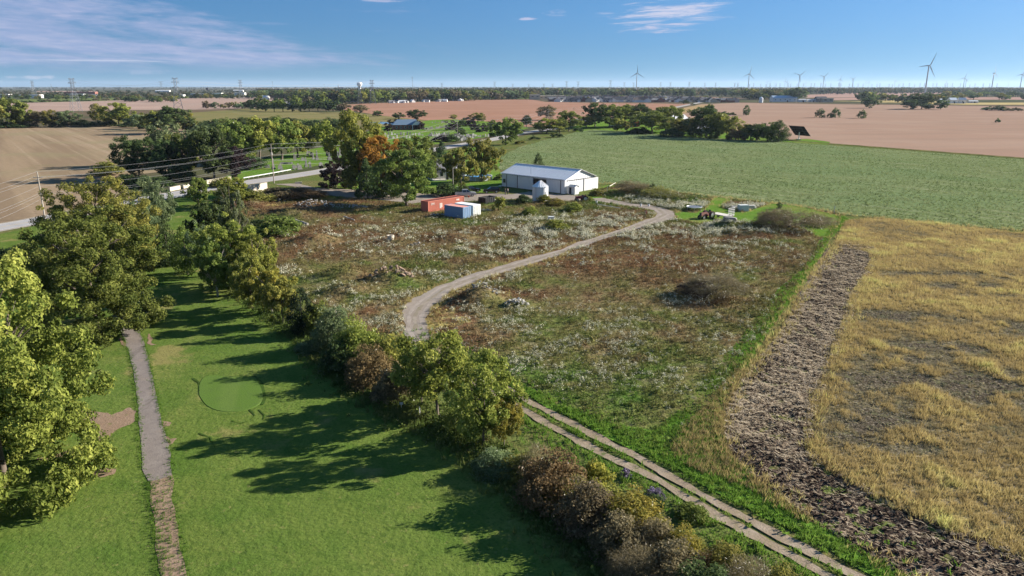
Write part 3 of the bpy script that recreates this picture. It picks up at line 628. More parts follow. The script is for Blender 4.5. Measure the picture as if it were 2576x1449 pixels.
def aster_d(x, y):
    d = np.zeros(np.shape(x))
    for px, py, rx, ry, a in ASTER:
        c = P(px, py); d = np.maximum(d, a*np.exp(-(((x-c.x)/rx)**2+((y-c.y)/ry)**2)*1.1))
    return d*(.08+2.0*sstep(fnoise(x, y, 2.4, 103, 4), .45, .60))
p = keep(sample_poly(MEADOW, 80000, rg), YARD, LAWN_A); p = p[rg.uniform(size=len(p)) < np.minimum(1, aster_d(p[:, 0], p[:, 1])*.8)]
av = [clump(20, rg, .10, .85) for _ in range(6)]
scatter('white_asters', p, rg.uniform(.35, .9, len(p))*np.clip(p[:, 1]/95, .85, 1.5), rg.uniform(.3, 1, len(p)), av, aster_m, meadow_h, .3, topw=.42)
print('asters', len(p))
# dry grass
p = sample_poly(DRY, 88000, rg); vv = dry_cover(p[:, 0], p[:, 1]); k = rg.uniform(size=len(p)) < near_y(p, .6, 75)*(.30+.70*sstep(vv, .15, .5)); p, vv = p[k], vv[k]
tv = [tuft(7, .42, .45, rg, .045) for _ in range(7)]
scatter('dry_grass', p, .26+.52*vv*rg.uniform(.5, 1.2, len(p)), vv, tv, dry_m, lambda x, y: .3*fnoise(x, y, 5, 12, 3)*np.clip(dry_cover(x, y), 0, 1)-.05, .10)

p = sample_poly(DRY, 26000, rg); vv = dry_cover(p[:, 0], p[:, 1]); p = p[(vv < .42) & (rg.uniform(size=len(p)) < near_y(p, .6, 75))]
scatter('dark_low_weeds', p, rg.uniform(.15, .5, len(p)), rg.uniform(0, .95, len(p)), [clump(7, rg, .2, .5) for _ in range(5)], ramp_mat('low_weed', [(0, (.06, .055, .045)), (.25, (.15, .14, .095)), (.45, (.17, .18, .08)), (.7, (.28, .26, .18)), (1, (.36, .3, .16))], .35), lambda x, y: .3*fnoise(x, y, 5, 12, 3)*np.clip(dry_cover(x, y), 0, 1)-.03, .2)

# rank grass of the strip, of the field edges and between the wheel tracks
p = sample_poly(STRIP, 9000, rg); d = np.minimum(seg_dist(p[:, 0], p[:, 1], TRACK_L), seg_dist(p[:, 0], p[:, 1], TRACK_R)); p = p[d > .75]
vv = np.clip(.45+.9*(fnoise(p[:, 0], p[:, 1], 4, 131, 3)-.5), 0, 1)
gv = [tuft(7, .45, .4, rg, .07) for _ in range(5)]+[clump(8, rg, .22, .6) for _ in range(3)]
scatter('strip_grass_tufts', p, rg.uniform(.14, .42, len(p)), vv, gv, green_m, None, .12, z0=.02)
mid = [(a+b)/2 for a, b in zip(resample([q.xy for q in TRACK_R], 1.0, False)[::1], resample([q.xy for q in TRACK_R], 1.0, False))]
def along(path, n, wid, rng=rg):
    c = np.array([q[:2] for q in resample(path, .5, False)]); i = rng.integers(0, len(c), n)
    return c[i]+rng.normal(size=(n, 2))*wid
TRACK_M = [(Vector(a[:2])+Vector(b[:2]))/2 for a, b in zip(TRACK_R, TRACK_L)]
p = np.vstack([along(resample([q.xy for q in TRACK_R], 2, False), 2600, 2.0), along(resample([q.xy for q in TRACK_L], 2, False), 2600, 1.6)])
d = np.minimum(seg_dist(p[:, 0], p[:, 1], TRACK_L), seg_dist(p[:, 0], p[:, 1], TRACK_R)); p = p[d > .62]
scatter('track_side_grass', p, rg.uniform(.25, .6, len(p)), np.clip(.4+.8*(fnoise(p[:, 0], p[:, 1], 3, 141, 3)-.5), 0, 1), gv, green_m, None, .15, z0=.03)
cp_l = W([(282,794),(306,838),(322,880),(336,930),(345,1010),(352,1100),(358,1180),(375,1212),(384,1270),(392,1330),(404,1449)]); cp_r = W([(336,795),(350,828),(362,862),(374,905),(384,950),(394,1000),(408,1062),(430,1140),(432,1196),(436,1250),(446,1310),(470,1449)])
p = np.vstack([along(cp_l, 1100, .16), along(cp_r, 1100, .16), along(W([(384,1215),(404,1330),(420,1449)]), 700, .55)])
scatter('path_edge_grass', p, rg.uniform(.08, .22, len(p)), np.clip(.35+.9*(fnoise(p[:, 0], p[:, 1], 3, 181, 3)-.5), 0, 1), gv[:5], green_m, None, .15, z0=.02)
# straw-coloured fringe: edges of the gravel loop, plough strip and crop
p = np.vstack([along(PLOUGH[:12], 1500, .7), along(PLOUGH[12:], 1600, .6), along(YARD[24:34], 900, .8), along(YARD[36:46], 700, .7), along(CROP[15:], 900, .9), along(LAWN_A+LAWN_A[:1], 500, .5)])
p = p[(seg_dist(p[:, 0], p[:, 1], YARD[5:24]) > .3)]; p = keep(p, YARD)
scatter('straw_fringe', p, rg.uniform(.35, .8, len(p)), rg.uniform(.5, .95, len(p)), tv, dry_m, meadow_h, .12)
# clods and straw on the turned strip
p = sample_poly(PLOUGH, 13000, rg); cv = []
for _ in range(4):
    q = rg.normal(size=(6, 3))*.12+np.array([(.4,0,0),(-.4,0,0),(0,.4,0),(0,-.4,0),(0,0,.35),(0,0,-.25)])
    cv.append((q, np.array([(0,2,4),(2,1,4),(1,3,4),(3,0,4),(2,0,5),(1,2,5),(3,1,5),(0,3,5)]), np.ones(8)))
scatter('soil_clods', p, rg.uniform(.12, .34, len(p))*rg.uniform(.5, 1.1, len(p)), rg.uniform(0, 1, len(p)), cv, soil_m, plough_h, .1, z0=.06)
p = sample_poly(PLOUGH, 72000, rg); cc = W([(2160,612),(2100,760),(2010,960),(1940,1080)]); d = seg_dist(p[:, 0], p[:, 1], cc); low = p[:, 1] < 60; k = rg.uniform(size=len(p)) < np.clip(1.25-d/6, .16, 1)*(.40+1.5*sstep(fnoise(p[:, 0], p[:, 1], 2.5, 151, 4), .3, .7)); p = p[k]
dq = P(2273, 1449)-P(1908, 1214); fa = math.atan2(dq.y, dq.x); rs = np.where(p[:, 1] < 60, fa+rg.normal(size=len(p))*.35, rg.uniform(0, 6.3, len(p)))
def stalk(rng):
    a = rng.normal()*.25; l = .5; z = rng.uniform(.05, .3); b = rng.uniform(-.25, .25); wd = .06
    A = np.array([math.cos(a), math.sin(a), 0])*l; Q = np.array([-math.sin(a), math.cos(a), 0])*wd
    return np.array([-A-Q, -A+Q, A+Q+[0, 0, b]+Q*2, A-Q+[0, 0, b]+Q*2])+[0, 0, z], np.array([(0, 1, 2), (0, 2, 3)]), np.ones(2)
sv_ = [tuple(stalk(rg)) for _ in range(10)]
scatter('straw_litter', p, rg.uniform(.12, .36, len(p)), rg.uniform(.1, 1, len(p)), sv_, straw_m, plough_h, .15, z0=.10, rots=rs)
p = sample_poly(W([(1700,1100),(1790,1000),(1850,930),(1880,930),(1825,1040),(1822,1095),(1840,1150),(1920,1225),(2060,1320),(2020,1310),(1880,1230),(1760,1190),(1690,1150)]), 1500, rg)
scatter('dry_corner_grass', p, rg.uniform(.25, .6, len(p)), rg.uniform(.3, .8, len(p)), tv, dry_m, None, .2, z0=.02)
# crop: leafy rows, thinning out with distance where the surface takes over
p = sample_poly(CROP, 90000, rg); p = p[rg.uniform(size=len(p)) < np.clip((150/p[:, 1])**1.1, .0, 1)]
u = p[:, 0]*math.cos(R(22))-p[:, 1]*math.sin(R(22))
crop_m = ramp_mat('crop_leaf', [(0, (.09, .135, .045)), (.5, (.17, .215, .085)), (1, (.29, .30, .16))], .45)
scatter('crop_plants', p, rg.uniform(.22, .60, len(p)), np.clip(.5+.9*(fnoise(p[:, 0], p[:, 1], 12, 161, 4)-.5), 0, 1), [clump(6, rg, .3, .55) for _ in range(5)], crop_m, None, .15, z0=.03)
# fairway: a few taller wisps along the hedge foot
HEDGE_LINE = W([(545,640),(600,720),(680,790),(760,850),(850,955),(960,1015),(1100,1085),(1230,1165),(1330,1265),(1480,1415),(1640,1555)])
p = along(HEDGE_LINE, 5200, 1.3); p[:, 0] += .9
scatter('hedge_foot_weeds', p, rg.uniform(.3, .95, len(p)), np.clip(.4+.9*(fnoise(p[:, 0], p[:, 1], 4, 171, 3)-.5), 0, 1), gv+[clump(9, rg, .22, .8) for _ in range(3)], ramp_mat('hedge_weed', [(0, (.05, .09, .024)), (.5, (.11, .15, .04)), (1, (.24, .22, .09))], .4), None, .15)
# ------------------------------------------------------------------ trees and shrubs
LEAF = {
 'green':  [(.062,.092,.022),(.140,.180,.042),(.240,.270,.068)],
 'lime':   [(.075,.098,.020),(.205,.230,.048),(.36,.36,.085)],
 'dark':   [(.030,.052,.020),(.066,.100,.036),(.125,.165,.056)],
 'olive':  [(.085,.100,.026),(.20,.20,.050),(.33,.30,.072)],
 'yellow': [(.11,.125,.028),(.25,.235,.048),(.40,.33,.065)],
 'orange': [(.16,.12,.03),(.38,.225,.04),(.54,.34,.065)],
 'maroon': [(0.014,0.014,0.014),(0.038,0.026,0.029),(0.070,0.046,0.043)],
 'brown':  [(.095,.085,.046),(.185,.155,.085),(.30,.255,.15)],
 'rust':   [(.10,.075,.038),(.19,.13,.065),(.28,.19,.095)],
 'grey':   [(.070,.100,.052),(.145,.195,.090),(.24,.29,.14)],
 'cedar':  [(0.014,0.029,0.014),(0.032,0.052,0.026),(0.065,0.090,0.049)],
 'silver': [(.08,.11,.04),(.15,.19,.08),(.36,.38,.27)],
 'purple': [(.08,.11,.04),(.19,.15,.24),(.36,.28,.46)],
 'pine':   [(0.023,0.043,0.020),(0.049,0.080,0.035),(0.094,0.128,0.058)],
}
LM = {k: leaf_mat('leaves_'+k, v) for k, v in LEAF.items()}
def shape_clumps(shape, rng, K, fat=1.0):
    out = []
    if shape in ('round', 'oval', 'airy', 'poplar', 'low'):
        rz = {'round': .46, 'oval': .46, 'airy': .42, 'poplar': .48, 'low': .5}[shape]; cz = 1-rz
        low = {'round': .01, 'oval': .02, 'airy': .12, 'poplar': .02, 'low': .0}[shape]
        nl = int(rng.integers(26, 30)) if shape == 'low' else int(rng.integers(16, 22)); lobes = []
        for i in range(nl):      # main boughs carry the foliage in uneven masses
            th = 2.399*i+rng.uniform(-.5, .5); u = 1-2*(i+.5)/nl; q = math.sqrt(1-u*u); d = np.array([q*math.cos(th), q*math.sin(th), u])
            lr = rng.uniform(.165, .26)*(1+.35*(fat-1))*(.85 if shape == 'airy' else 1); k = rng.uniform(.80, 1.10)
            lobes.append((np.array([d[0]*(.5-lr*.75)*k, d[1]*(.5-lr*.75)*k, cz+d[2]*(rz-lr*.7)*k]), lr))
        if shape == 'low':
            for i in range(12): lobes.append((np.array([.36*math.cos(i*.5236), .36*math.sin(i*.5236), rng.uniform(.08, .17)]), .13))
            nl = len(lobes)
        for i in range(K):
            c, lr = lobes[rng.integers(0, nl)]
            d = rng.normal(size=3)+np.array([c[0]*2.2, c[1]*2.2, (c[2]-cz)*1.6+.25]); d /= np.linalg.norm(d)
            p = c+d*lr*rng.uniform(.35, 1.08)*np.array([1, 1, .85]); cr = rng.uniform(.040, .085)*(110/(K+45))**.22*fat
            if i % 5 == 0: p = np.array([p[0]*.55, p[1]*.55, cz+(p[2]-cz)*.6])
            if shape == 'poplar': p[:2] *= (1.3-.65*p[2])
            p[2] = min(p[2], 1-cr*.5)
            if p[2] < low+cr*.5: p[2] = low+cr*.5+rng.uniform(0, .08)
            out.append((p, cr))
    elif shape in ('spruce', 'cedar'):
        for i in range(K):
            z = rng.uniform(.04, .98); a = rng.uniform(0, 6.283)
            R_ = .5*((1-z)**.85*1.0+.04) if shape == 'spruce' else .5*min(1, 1.25*(1-z)**.55)*(0.75+.25*math.sin(z*2.6))
            r = R_*rng.uniform(.55, 1)
            out.append((np.array([r*math.cos(a), r*math.sin(a), z]), (.05+.07*(1-z))*fat))
    elif shape == 'pine':
        for i in range(K):
            z = rng.uniform(.3, .97); a = rng.uniform(0, 6.283); tier = round(z*7)/7
            r = .5*(1.05-tier)**.6*rng.uniform(.4, 1); out.append((np.array([r*math.cos(a), r*math.sin(a), tier+rng.normal()*.015]), .085))
    else:  # shrub: many stems from the ground
        for i in range(K):
            a = rng.uniform(0, 6.283); r = .5*math.sqrt(rng.uniform())*.88
            top = (1-(r/.5)**2*.75)*rng.uniform(.7, 1.05); z = top*rng.uniform(.25, 1)**.6
            cr = rng.uniform(.07, .14); out.append((np.array([r*math.cos(a), r*math.sin(a), max(.06, z-cr)]), cr))
    return out
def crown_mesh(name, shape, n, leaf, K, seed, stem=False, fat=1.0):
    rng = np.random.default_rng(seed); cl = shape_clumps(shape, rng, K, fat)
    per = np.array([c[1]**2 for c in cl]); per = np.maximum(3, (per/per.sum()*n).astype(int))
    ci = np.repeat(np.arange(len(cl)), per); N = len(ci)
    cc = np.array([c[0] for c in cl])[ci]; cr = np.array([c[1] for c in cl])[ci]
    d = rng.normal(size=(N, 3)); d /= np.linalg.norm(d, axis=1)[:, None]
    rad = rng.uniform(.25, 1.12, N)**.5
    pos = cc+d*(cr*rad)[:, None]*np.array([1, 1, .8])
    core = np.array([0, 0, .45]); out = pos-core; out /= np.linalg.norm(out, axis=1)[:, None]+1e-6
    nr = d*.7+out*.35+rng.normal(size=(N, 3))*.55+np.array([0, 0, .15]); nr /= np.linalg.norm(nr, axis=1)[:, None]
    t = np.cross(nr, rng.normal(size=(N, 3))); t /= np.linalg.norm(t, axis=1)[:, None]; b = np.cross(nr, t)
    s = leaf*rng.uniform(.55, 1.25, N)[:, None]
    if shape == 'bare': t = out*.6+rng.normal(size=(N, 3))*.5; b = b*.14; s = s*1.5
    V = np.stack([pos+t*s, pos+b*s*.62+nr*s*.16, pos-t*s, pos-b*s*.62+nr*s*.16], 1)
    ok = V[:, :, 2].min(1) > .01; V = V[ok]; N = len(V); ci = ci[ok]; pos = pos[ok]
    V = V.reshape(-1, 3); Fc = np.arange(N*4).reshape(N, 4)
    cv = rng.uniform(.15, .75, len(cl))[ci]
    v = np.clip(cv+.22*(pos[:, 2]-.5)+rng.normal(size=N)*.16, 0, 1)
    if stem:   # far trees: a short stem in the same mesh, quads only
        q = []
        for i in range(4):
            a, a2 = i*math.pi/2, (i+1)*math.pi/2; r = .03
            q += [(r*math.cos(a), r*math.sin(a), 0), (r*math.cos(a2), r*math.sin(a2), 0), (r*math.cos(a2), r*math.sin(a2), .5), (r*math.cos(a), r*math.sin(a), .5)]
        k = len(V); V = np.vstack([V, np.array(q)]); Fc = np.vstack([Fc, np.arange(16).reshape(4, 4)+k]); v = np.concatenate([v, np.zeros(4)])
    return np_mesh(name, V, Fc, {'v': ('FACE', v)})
def trunk_mesh(name, seed, tall=.55, r=.024, limbs=6, reach=.3, start=.22):
    rng = np.random.default_rng(seed); m = MB(); p = Vector((0, 0, -.02)); rad = r
    pts = [p]
    for i in range(5):
        q = Vector((rng.normal()*.012, rng.normal()*.012, tall*(i+1)/5)); m.tube(p, q, rad*(1.35 if i == 0 else 1), rad*.86, 7, cap=False); p = q; rad *= .86; pts.append(q)
    for i in range(limbs):
        a = i*6.283/limbs+rng.uniform(-.4, .4); z0 = rng.uniform(start, tall); b = Vector((0, 0, z0)); e = Vector((math.cos(a)*reach*.5, math.sin(a)*reach*.5, z0+.12))
        m.tube(b, e, r*.5, r*.36, 5, cap=False); e2 = Vector((math.cos(a+.2)*reach, math.sin(a+.2)*reach, z0+.30)); m.tube(e, e2, r*.36, r*.12, 5, cap=False)
        for k in range(2):
            a3 = a+rng.uniform(-.8, .8); m.tube(e, e+Vector((math.cos(a3)*.14, math.sin(a3)*.14, rng.uniform(.06, .2))), r*.24, r*.08, 4, cap=False)
    return m.mesh(name, True)
SH = {  # shape: trunk parameters
 'round': dict(tall=.6), 'low': dict(tall=.6, r=.018), 'oval': dict(tall=.7), 'airy': dict(tall=.62, r=.018, limbs=8, start=.3), 'poplar': dict(tall=.85, r=.02), 'spruce': dict(tall=.95, r=.02, limbs=0),
 'cedar': dict(tall=.8, r=.03, limbs=0), 'pine': dict(tall=.93, r=.02, limbs=8, reach=.25, start=.35), 'shrub': dict(tall=.25, r=.02, limbs=7, reach=.25, start=.03), 'bare': dict(tall=.2, r=.018, limbs=9, reach=.3, start=.02)}
CROWNS, TRUNKS = {}, {}
LOD = {'close': (60000, .0102, 480), 'near': (15000, .0180, 170), 'mid': (5200, .031, 100), 'far': (800, .072, 34), 'tiny': (110, .15, 14)}
def crown(shape, lod, var):
    k = (shape, lod, var)
    if k not in CROWNS:
        n, l, K = LOD[lod]
        if shape in ('shrub', 'bare'): n = int(n*.55); l *= 1.25
        if shape == 'airy': n = int(n*.72)
        if shape in ('spruce', 'cedar', 'pine'): l *= .85; K = int(K*1.3)
        if shape == 'bare': n = int(n*1.5)
        CROWNS[k] = crown_mesh('crown', shape, n, l, K, hash_seed(k), lod in ('far', 'tiny') and shape not in ('shrub', 'bare'), {'close': 1.0, 'near': 1.1, 'mid': 1.35, 'far': 1.7, 'tiny': 1.7}[lod])
    return CROWNS[k]
def hash_seed(k): return sum((i+1)*ord(c) for i, c in enumerate(str(k))) % 100003
def trunk(shape, var):
    k = (shape, var)
    if k not in TRUNKS: TRUNKS[k] = trunk_mesh('trunk', hash_seed(k), **SH[shape])
    return TRUNKS[k]
NV = {'close': 2, 'near': 3, 'mid': 4, 'far': 5, 'tiny': 4}
tr_rng = random.Random(5)
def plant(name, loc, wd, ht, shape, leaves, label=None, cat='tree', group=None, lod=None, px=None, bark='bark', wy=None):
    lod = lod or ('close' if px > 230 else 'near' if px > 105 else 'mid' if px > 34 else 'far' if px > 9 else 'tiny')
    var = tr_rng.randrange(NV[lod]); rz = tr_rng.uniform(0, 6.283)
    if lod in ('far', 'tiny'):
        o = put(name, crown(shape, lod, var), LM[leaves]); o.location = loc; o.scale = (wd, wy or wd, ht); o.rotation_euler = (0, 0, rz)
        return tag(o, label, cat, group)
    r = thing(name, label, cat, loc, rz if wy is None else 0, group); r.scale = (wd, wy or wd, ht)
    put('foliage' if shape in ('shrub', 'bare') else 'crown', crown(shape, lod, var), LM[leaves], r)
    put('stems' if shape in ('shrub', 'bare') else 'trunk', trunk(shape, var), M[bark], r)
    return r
def tree(name, x, yb, yt, wpx, shape, leaves, label, **k):
    g = P(x, yb); h = max(.4, height_for(g, yt)*1.0); wd = wpx/ppm(g)
    if inpoly(np.array([g.x]), np.array([g.y]), MEADOW)[0]: g.z = ground_z(g.x, g.y)
    g.z -= .03
    return plant(name, g, wd*1.14, h*1.03, shape, leaves, label, px=wpx*max(1, .8*h/wd), cat=k.pop('cat', 'shrub' if shape in ('shrub', 'bare') else 'tree'), **k)

T = tree
# the big trees beside the cart path
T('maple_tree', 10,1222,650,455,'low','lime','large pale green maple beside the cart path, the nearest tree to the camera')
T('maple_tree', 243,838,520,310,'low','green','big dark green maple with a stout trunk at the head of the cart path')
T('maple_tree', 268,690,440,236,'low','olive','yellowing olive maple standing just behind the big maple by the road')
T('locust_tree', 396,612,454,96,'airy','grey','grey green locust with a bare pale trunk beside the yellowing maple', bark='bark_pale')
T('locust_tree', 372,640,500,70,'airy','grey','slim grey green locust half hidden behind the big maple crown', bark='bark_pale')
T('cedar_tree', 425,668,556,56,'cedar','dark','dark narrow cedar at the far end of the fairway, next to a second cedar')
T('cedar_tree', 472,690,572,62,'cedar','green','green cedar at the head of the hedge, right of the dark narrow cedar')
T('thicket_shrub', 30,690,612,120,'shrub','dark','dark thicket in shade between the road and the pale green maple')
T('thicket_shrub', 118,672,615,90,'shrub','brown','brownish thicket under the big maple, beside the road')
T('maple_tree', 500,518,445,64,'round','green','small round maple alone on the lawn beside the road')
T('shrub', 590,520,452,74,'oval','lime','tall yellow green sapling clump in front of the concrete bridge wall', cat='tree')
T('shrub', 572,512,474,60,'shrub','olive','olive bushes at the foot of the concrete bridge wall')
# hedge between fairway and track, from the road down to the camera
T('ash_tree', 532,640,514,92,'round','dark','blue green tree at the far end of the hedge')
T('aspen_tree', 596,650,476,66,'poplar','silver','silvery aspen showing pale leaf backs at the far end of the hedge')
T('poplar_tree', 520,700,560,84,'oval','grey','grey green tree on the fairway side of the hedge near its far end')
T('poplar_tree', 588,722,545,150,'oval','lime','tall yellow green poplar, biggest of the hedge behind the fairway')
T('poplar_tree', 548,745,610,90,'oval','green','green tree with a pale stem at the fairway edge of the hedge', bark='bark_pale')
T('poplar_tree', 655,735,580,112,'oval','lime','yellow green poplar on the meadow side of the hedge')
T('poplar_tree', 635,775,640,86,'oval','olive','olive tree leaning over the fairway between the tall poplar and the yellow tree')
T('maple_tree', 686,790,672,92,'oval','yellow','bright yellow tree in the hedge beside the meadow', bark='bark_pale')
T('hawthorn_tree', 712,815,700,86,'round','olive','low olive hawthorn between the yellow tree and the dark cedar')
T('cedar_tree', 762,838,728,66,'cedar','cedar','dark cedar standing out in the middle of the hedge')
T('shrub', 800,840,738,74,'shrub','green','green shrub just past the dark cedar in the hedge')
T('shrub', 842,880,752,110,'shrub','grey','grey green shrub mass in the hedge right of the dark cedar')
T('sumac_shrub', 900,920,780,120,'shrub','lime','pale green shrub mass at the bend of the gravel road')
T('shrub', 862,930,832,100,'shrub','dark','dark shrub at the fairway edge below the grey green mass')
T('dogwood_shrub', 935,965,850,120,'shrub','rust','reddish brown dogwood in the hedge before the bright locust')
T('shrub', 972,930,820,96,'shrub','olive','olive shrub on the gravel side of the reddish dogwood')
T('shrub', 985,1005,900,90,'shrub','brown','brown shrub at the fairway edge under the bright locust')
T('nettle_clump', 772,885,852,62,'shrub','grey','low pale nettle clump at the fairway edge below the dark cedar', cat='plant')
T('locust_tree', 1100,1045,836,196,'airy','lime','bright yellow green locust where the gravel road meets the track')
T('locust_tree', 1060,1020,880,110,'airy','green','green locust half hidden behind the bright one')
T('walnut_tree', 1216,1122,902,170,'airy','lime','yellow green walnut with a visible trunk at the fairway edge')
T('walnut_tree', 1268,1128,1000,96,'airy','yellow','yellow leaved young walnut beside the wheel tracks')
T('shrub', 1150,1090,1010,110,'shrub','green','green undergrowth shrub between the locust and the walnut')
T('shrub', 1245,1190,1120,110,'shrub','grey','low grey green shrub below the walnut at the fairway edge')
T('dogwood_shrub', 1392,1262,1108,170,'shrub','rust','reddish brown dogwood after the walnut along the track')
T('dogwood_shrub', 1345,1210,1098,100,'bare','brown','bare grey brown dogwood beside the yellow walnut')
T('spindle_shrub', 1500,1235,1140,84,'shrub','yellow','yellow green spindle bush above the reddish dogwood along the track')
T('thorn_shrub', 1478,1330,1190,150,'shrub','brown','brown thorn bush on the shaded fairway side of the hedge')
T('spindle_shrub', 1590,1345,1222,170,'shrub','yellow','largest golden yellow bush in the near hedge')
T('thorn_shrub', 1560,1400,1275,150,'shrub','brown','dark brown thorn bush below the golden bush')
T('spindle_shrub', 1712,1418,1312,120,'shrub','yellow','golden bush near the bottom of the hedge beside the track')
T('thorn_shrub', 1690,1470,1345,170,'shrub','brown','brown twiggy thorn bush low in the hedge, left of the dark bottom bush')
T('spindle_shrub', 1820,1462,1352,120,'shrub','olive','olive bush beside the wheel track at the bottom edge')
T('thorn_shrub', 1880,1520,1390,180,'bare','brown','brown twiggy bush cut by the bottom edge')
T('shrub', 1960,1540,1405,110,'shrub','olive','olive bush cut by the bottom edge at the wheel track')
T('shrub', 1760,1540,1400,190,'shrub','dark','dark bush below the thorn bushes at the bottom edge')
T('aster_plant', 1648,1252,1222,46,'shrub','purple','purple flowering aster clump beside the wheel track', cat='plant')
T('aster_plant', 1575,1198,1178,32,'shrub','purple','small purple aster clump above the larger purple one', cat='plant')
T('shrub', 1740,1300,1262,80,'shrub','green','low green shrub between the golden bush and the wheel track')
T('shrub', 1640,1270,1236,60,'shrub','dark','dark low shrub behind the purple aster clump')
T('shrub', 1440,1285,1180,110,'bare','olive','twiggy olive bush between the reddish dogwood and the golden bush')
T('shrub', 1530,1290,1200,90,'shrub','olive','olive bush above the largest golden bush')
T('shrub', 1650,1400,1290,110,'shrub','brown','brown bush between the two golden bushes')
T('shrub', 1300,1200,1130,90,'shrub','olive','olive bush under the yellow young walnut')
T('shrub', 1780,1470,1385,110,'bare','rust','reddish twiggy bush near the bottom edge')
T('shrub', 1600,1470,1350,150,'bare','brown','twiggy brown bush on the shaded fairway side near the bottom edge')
# brush and thickets of the waste ground
T('brush_pile', 1800,748,690,150,'bare','brown','grey brown heap of dead brush in the right part of the meadow', cat='brush pile')
T('brush_pile', 1745,745,706,90,'bare','maroon','dark end of the dead brush heap in the meadow', cat='brush pile')
T('willow_thicket', 1985,578,516,150,'bare','brown','broad brown willow thicket between the meadow and the crop field')
T('willow_thicket', 1940,570,522,84,'bare','rust','reddish shoulder of the broad willow thicket')
T('willow_thicket', 2060,566,532,84,'bare','brown','pale right shoulder of the broad willow thicket')
T('willow_thicket', 1590,488,460,90,'bare','brown','brown thicket beside the mown lawn behind the barn')
T('willow_thicket', 1655,500,472,80,'bare','olive','olive weed thicket above the gravel loop')
T('cedar_tree', 1640,492,468,20,'cedar','dark','small dark cedar in the thicket above the gravel loop')
T('cedar_tree', 1960,526,508,16,'cedar','dark','small dark cedar behind the broad willow thicket')
T('grape_tangle', 700,590,530,104,'shrub','green','bright green vine tangle at the hedge edge of the meadow')
T('grape_tangle', 650,585,545,60,'shrub','dark','dark green vine tangle beside the bright one')
T('shrub', 640,512,474,96,'shrub','olive','olive bushes below the second power pole')
T('shrub', 690,505,474,80,'shrub','brown','brown bushes right of the concrete bridge wall')
T('shrub', 760,500,474,110,'shrub','rust','reddish brush along the near side of the driveway')
T('shrub', 610,500,462,50,'shrub','yellow','yellow green sapling at the end of the bridge wall')
T('willow_sapling', 1254,530,495,34,'oval','lime','bright green sapling in the weeds right of the pale container')
T('sumac_shrub', 1368,508,486,36,'shrub','lime','yellow green weeds growing up the front of the grain bin')
T('shrub', 1318,512,484,40,'shrub','dark','dark bush at the shaded side of the grain bin')
T('sumac_shrub', 1395,516,494,46,'shrub','yellow','yellow sumac right of the grain bin')
T('sumac_shrub', 1440,530,504,50,'shrub','lime','bright green sumac below the small tractor')
T('sumac_shrub', 1332,540,514,40,'shrub','lime','bright green bush in the weeds below the grain bin')
T('sumac_shrub', 1400,580,546,64,'shrub','lime','light green bush beside the white crate in the meadow')
T('shrub', 1500,492,470,36,'shrub','olive','olive weeds at the rear corner of the barn')
T('shrub', 1480,505,490,26,'shrub','lime','weeds at the rear wheel of the small tractor')
# farmyard
T('maple_tree', 905,482,282,116,'oval','lime','tallest yellow topped tree between the road and the farmyard')
T('maple_tree', 962,488,348,104,'round','orange','orange autumn maple beside the driveway')
T('maple_tree', 1048,482,345,112,'round','green','broad green maple behind the foremost farmyard tree')
T('maple_tree', 1024,519,380,134,'round','green','foremost green tree at the driveway, its trunk by the red container')
T('spruce_tree', 925,500,402,62,'spruce','dark','dark spruce at the foot of the tallest yellow topped tree')
T('spruce_tree', 985,498,425,56,'spruce','dark','dark spruce under the orange maple')
T('maroon_maple_tree', 846,472,398,70,'low','maroon','dark maroon round tree on the roadside lawn')
T('ash_tree', 884,480,426,42,'round','olive','small olive tree right of the dark maroon one')
T('spruce_tree', 1112,440,360,58,'spruce','pine','dark spruce behind the grey roofed farmhouse')
T('spruce_tree', 1090,445,372,44,'spruce','dark','darker spruce left of the one behind the farmhouse')
T('maple_tree', 1160,474,372,82,'round','olive','olive tree in front of the grey roofed farmhouse')
T('maple_tree', 1212,457,345,84,'oval','olive','yellow edged tree beside the swimming pool')
T('shrub', 1118,492,452,66,'shrub','dark','dark bush in front of the farmhouse porch')
T('shrub', 1162,489,462,50,'shrub','dark','dark evergreen bush by the white trailer')
T('spruce_tree', 1354,448,387,32,'cedar','dark','dark cedar peeking over the barn roof')
T('shrub', 1255,452,436,26,'shrub','olive','bush at the left end of the barn')
# woods left of the cemetery
for a in [(272,440,398,74,'shrub','olive','brownish scrub at the field end of the wood left of the cemetery'),(352,448,338,110,'round','dark','dark tree at the west end of the wood left of the cemetery'),(420,452,350,100,'round','dark','dark green tree second from the west in the cemetery wood'),
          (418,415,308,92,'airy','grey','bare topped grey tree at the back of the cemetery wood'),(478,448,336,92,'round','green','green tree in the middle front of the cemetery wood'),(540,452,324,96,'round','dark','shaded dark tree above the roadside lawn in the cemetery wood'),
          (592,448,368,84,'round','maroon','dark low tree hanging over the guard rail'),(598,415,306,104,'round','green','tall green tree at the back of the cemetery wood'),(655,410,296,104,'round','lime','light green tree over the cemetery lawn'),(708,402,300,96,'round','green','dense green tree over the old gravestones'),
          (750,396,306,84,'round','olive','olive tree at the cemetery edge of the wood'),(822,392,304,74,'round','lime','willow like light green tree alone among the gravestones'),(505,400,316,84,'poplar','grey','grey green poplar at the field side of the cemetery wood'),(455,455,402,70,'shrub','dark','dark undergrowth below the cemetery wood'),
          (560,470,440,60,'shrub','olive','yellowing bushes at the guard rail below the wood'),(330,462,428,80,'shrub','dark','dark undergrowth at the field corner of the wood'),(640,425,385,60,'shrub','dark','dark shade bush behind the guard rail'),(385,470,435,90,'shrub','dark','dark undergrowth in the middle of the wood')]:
    T('tree' if a[4] != 'shrub' else 'shrub', *a)
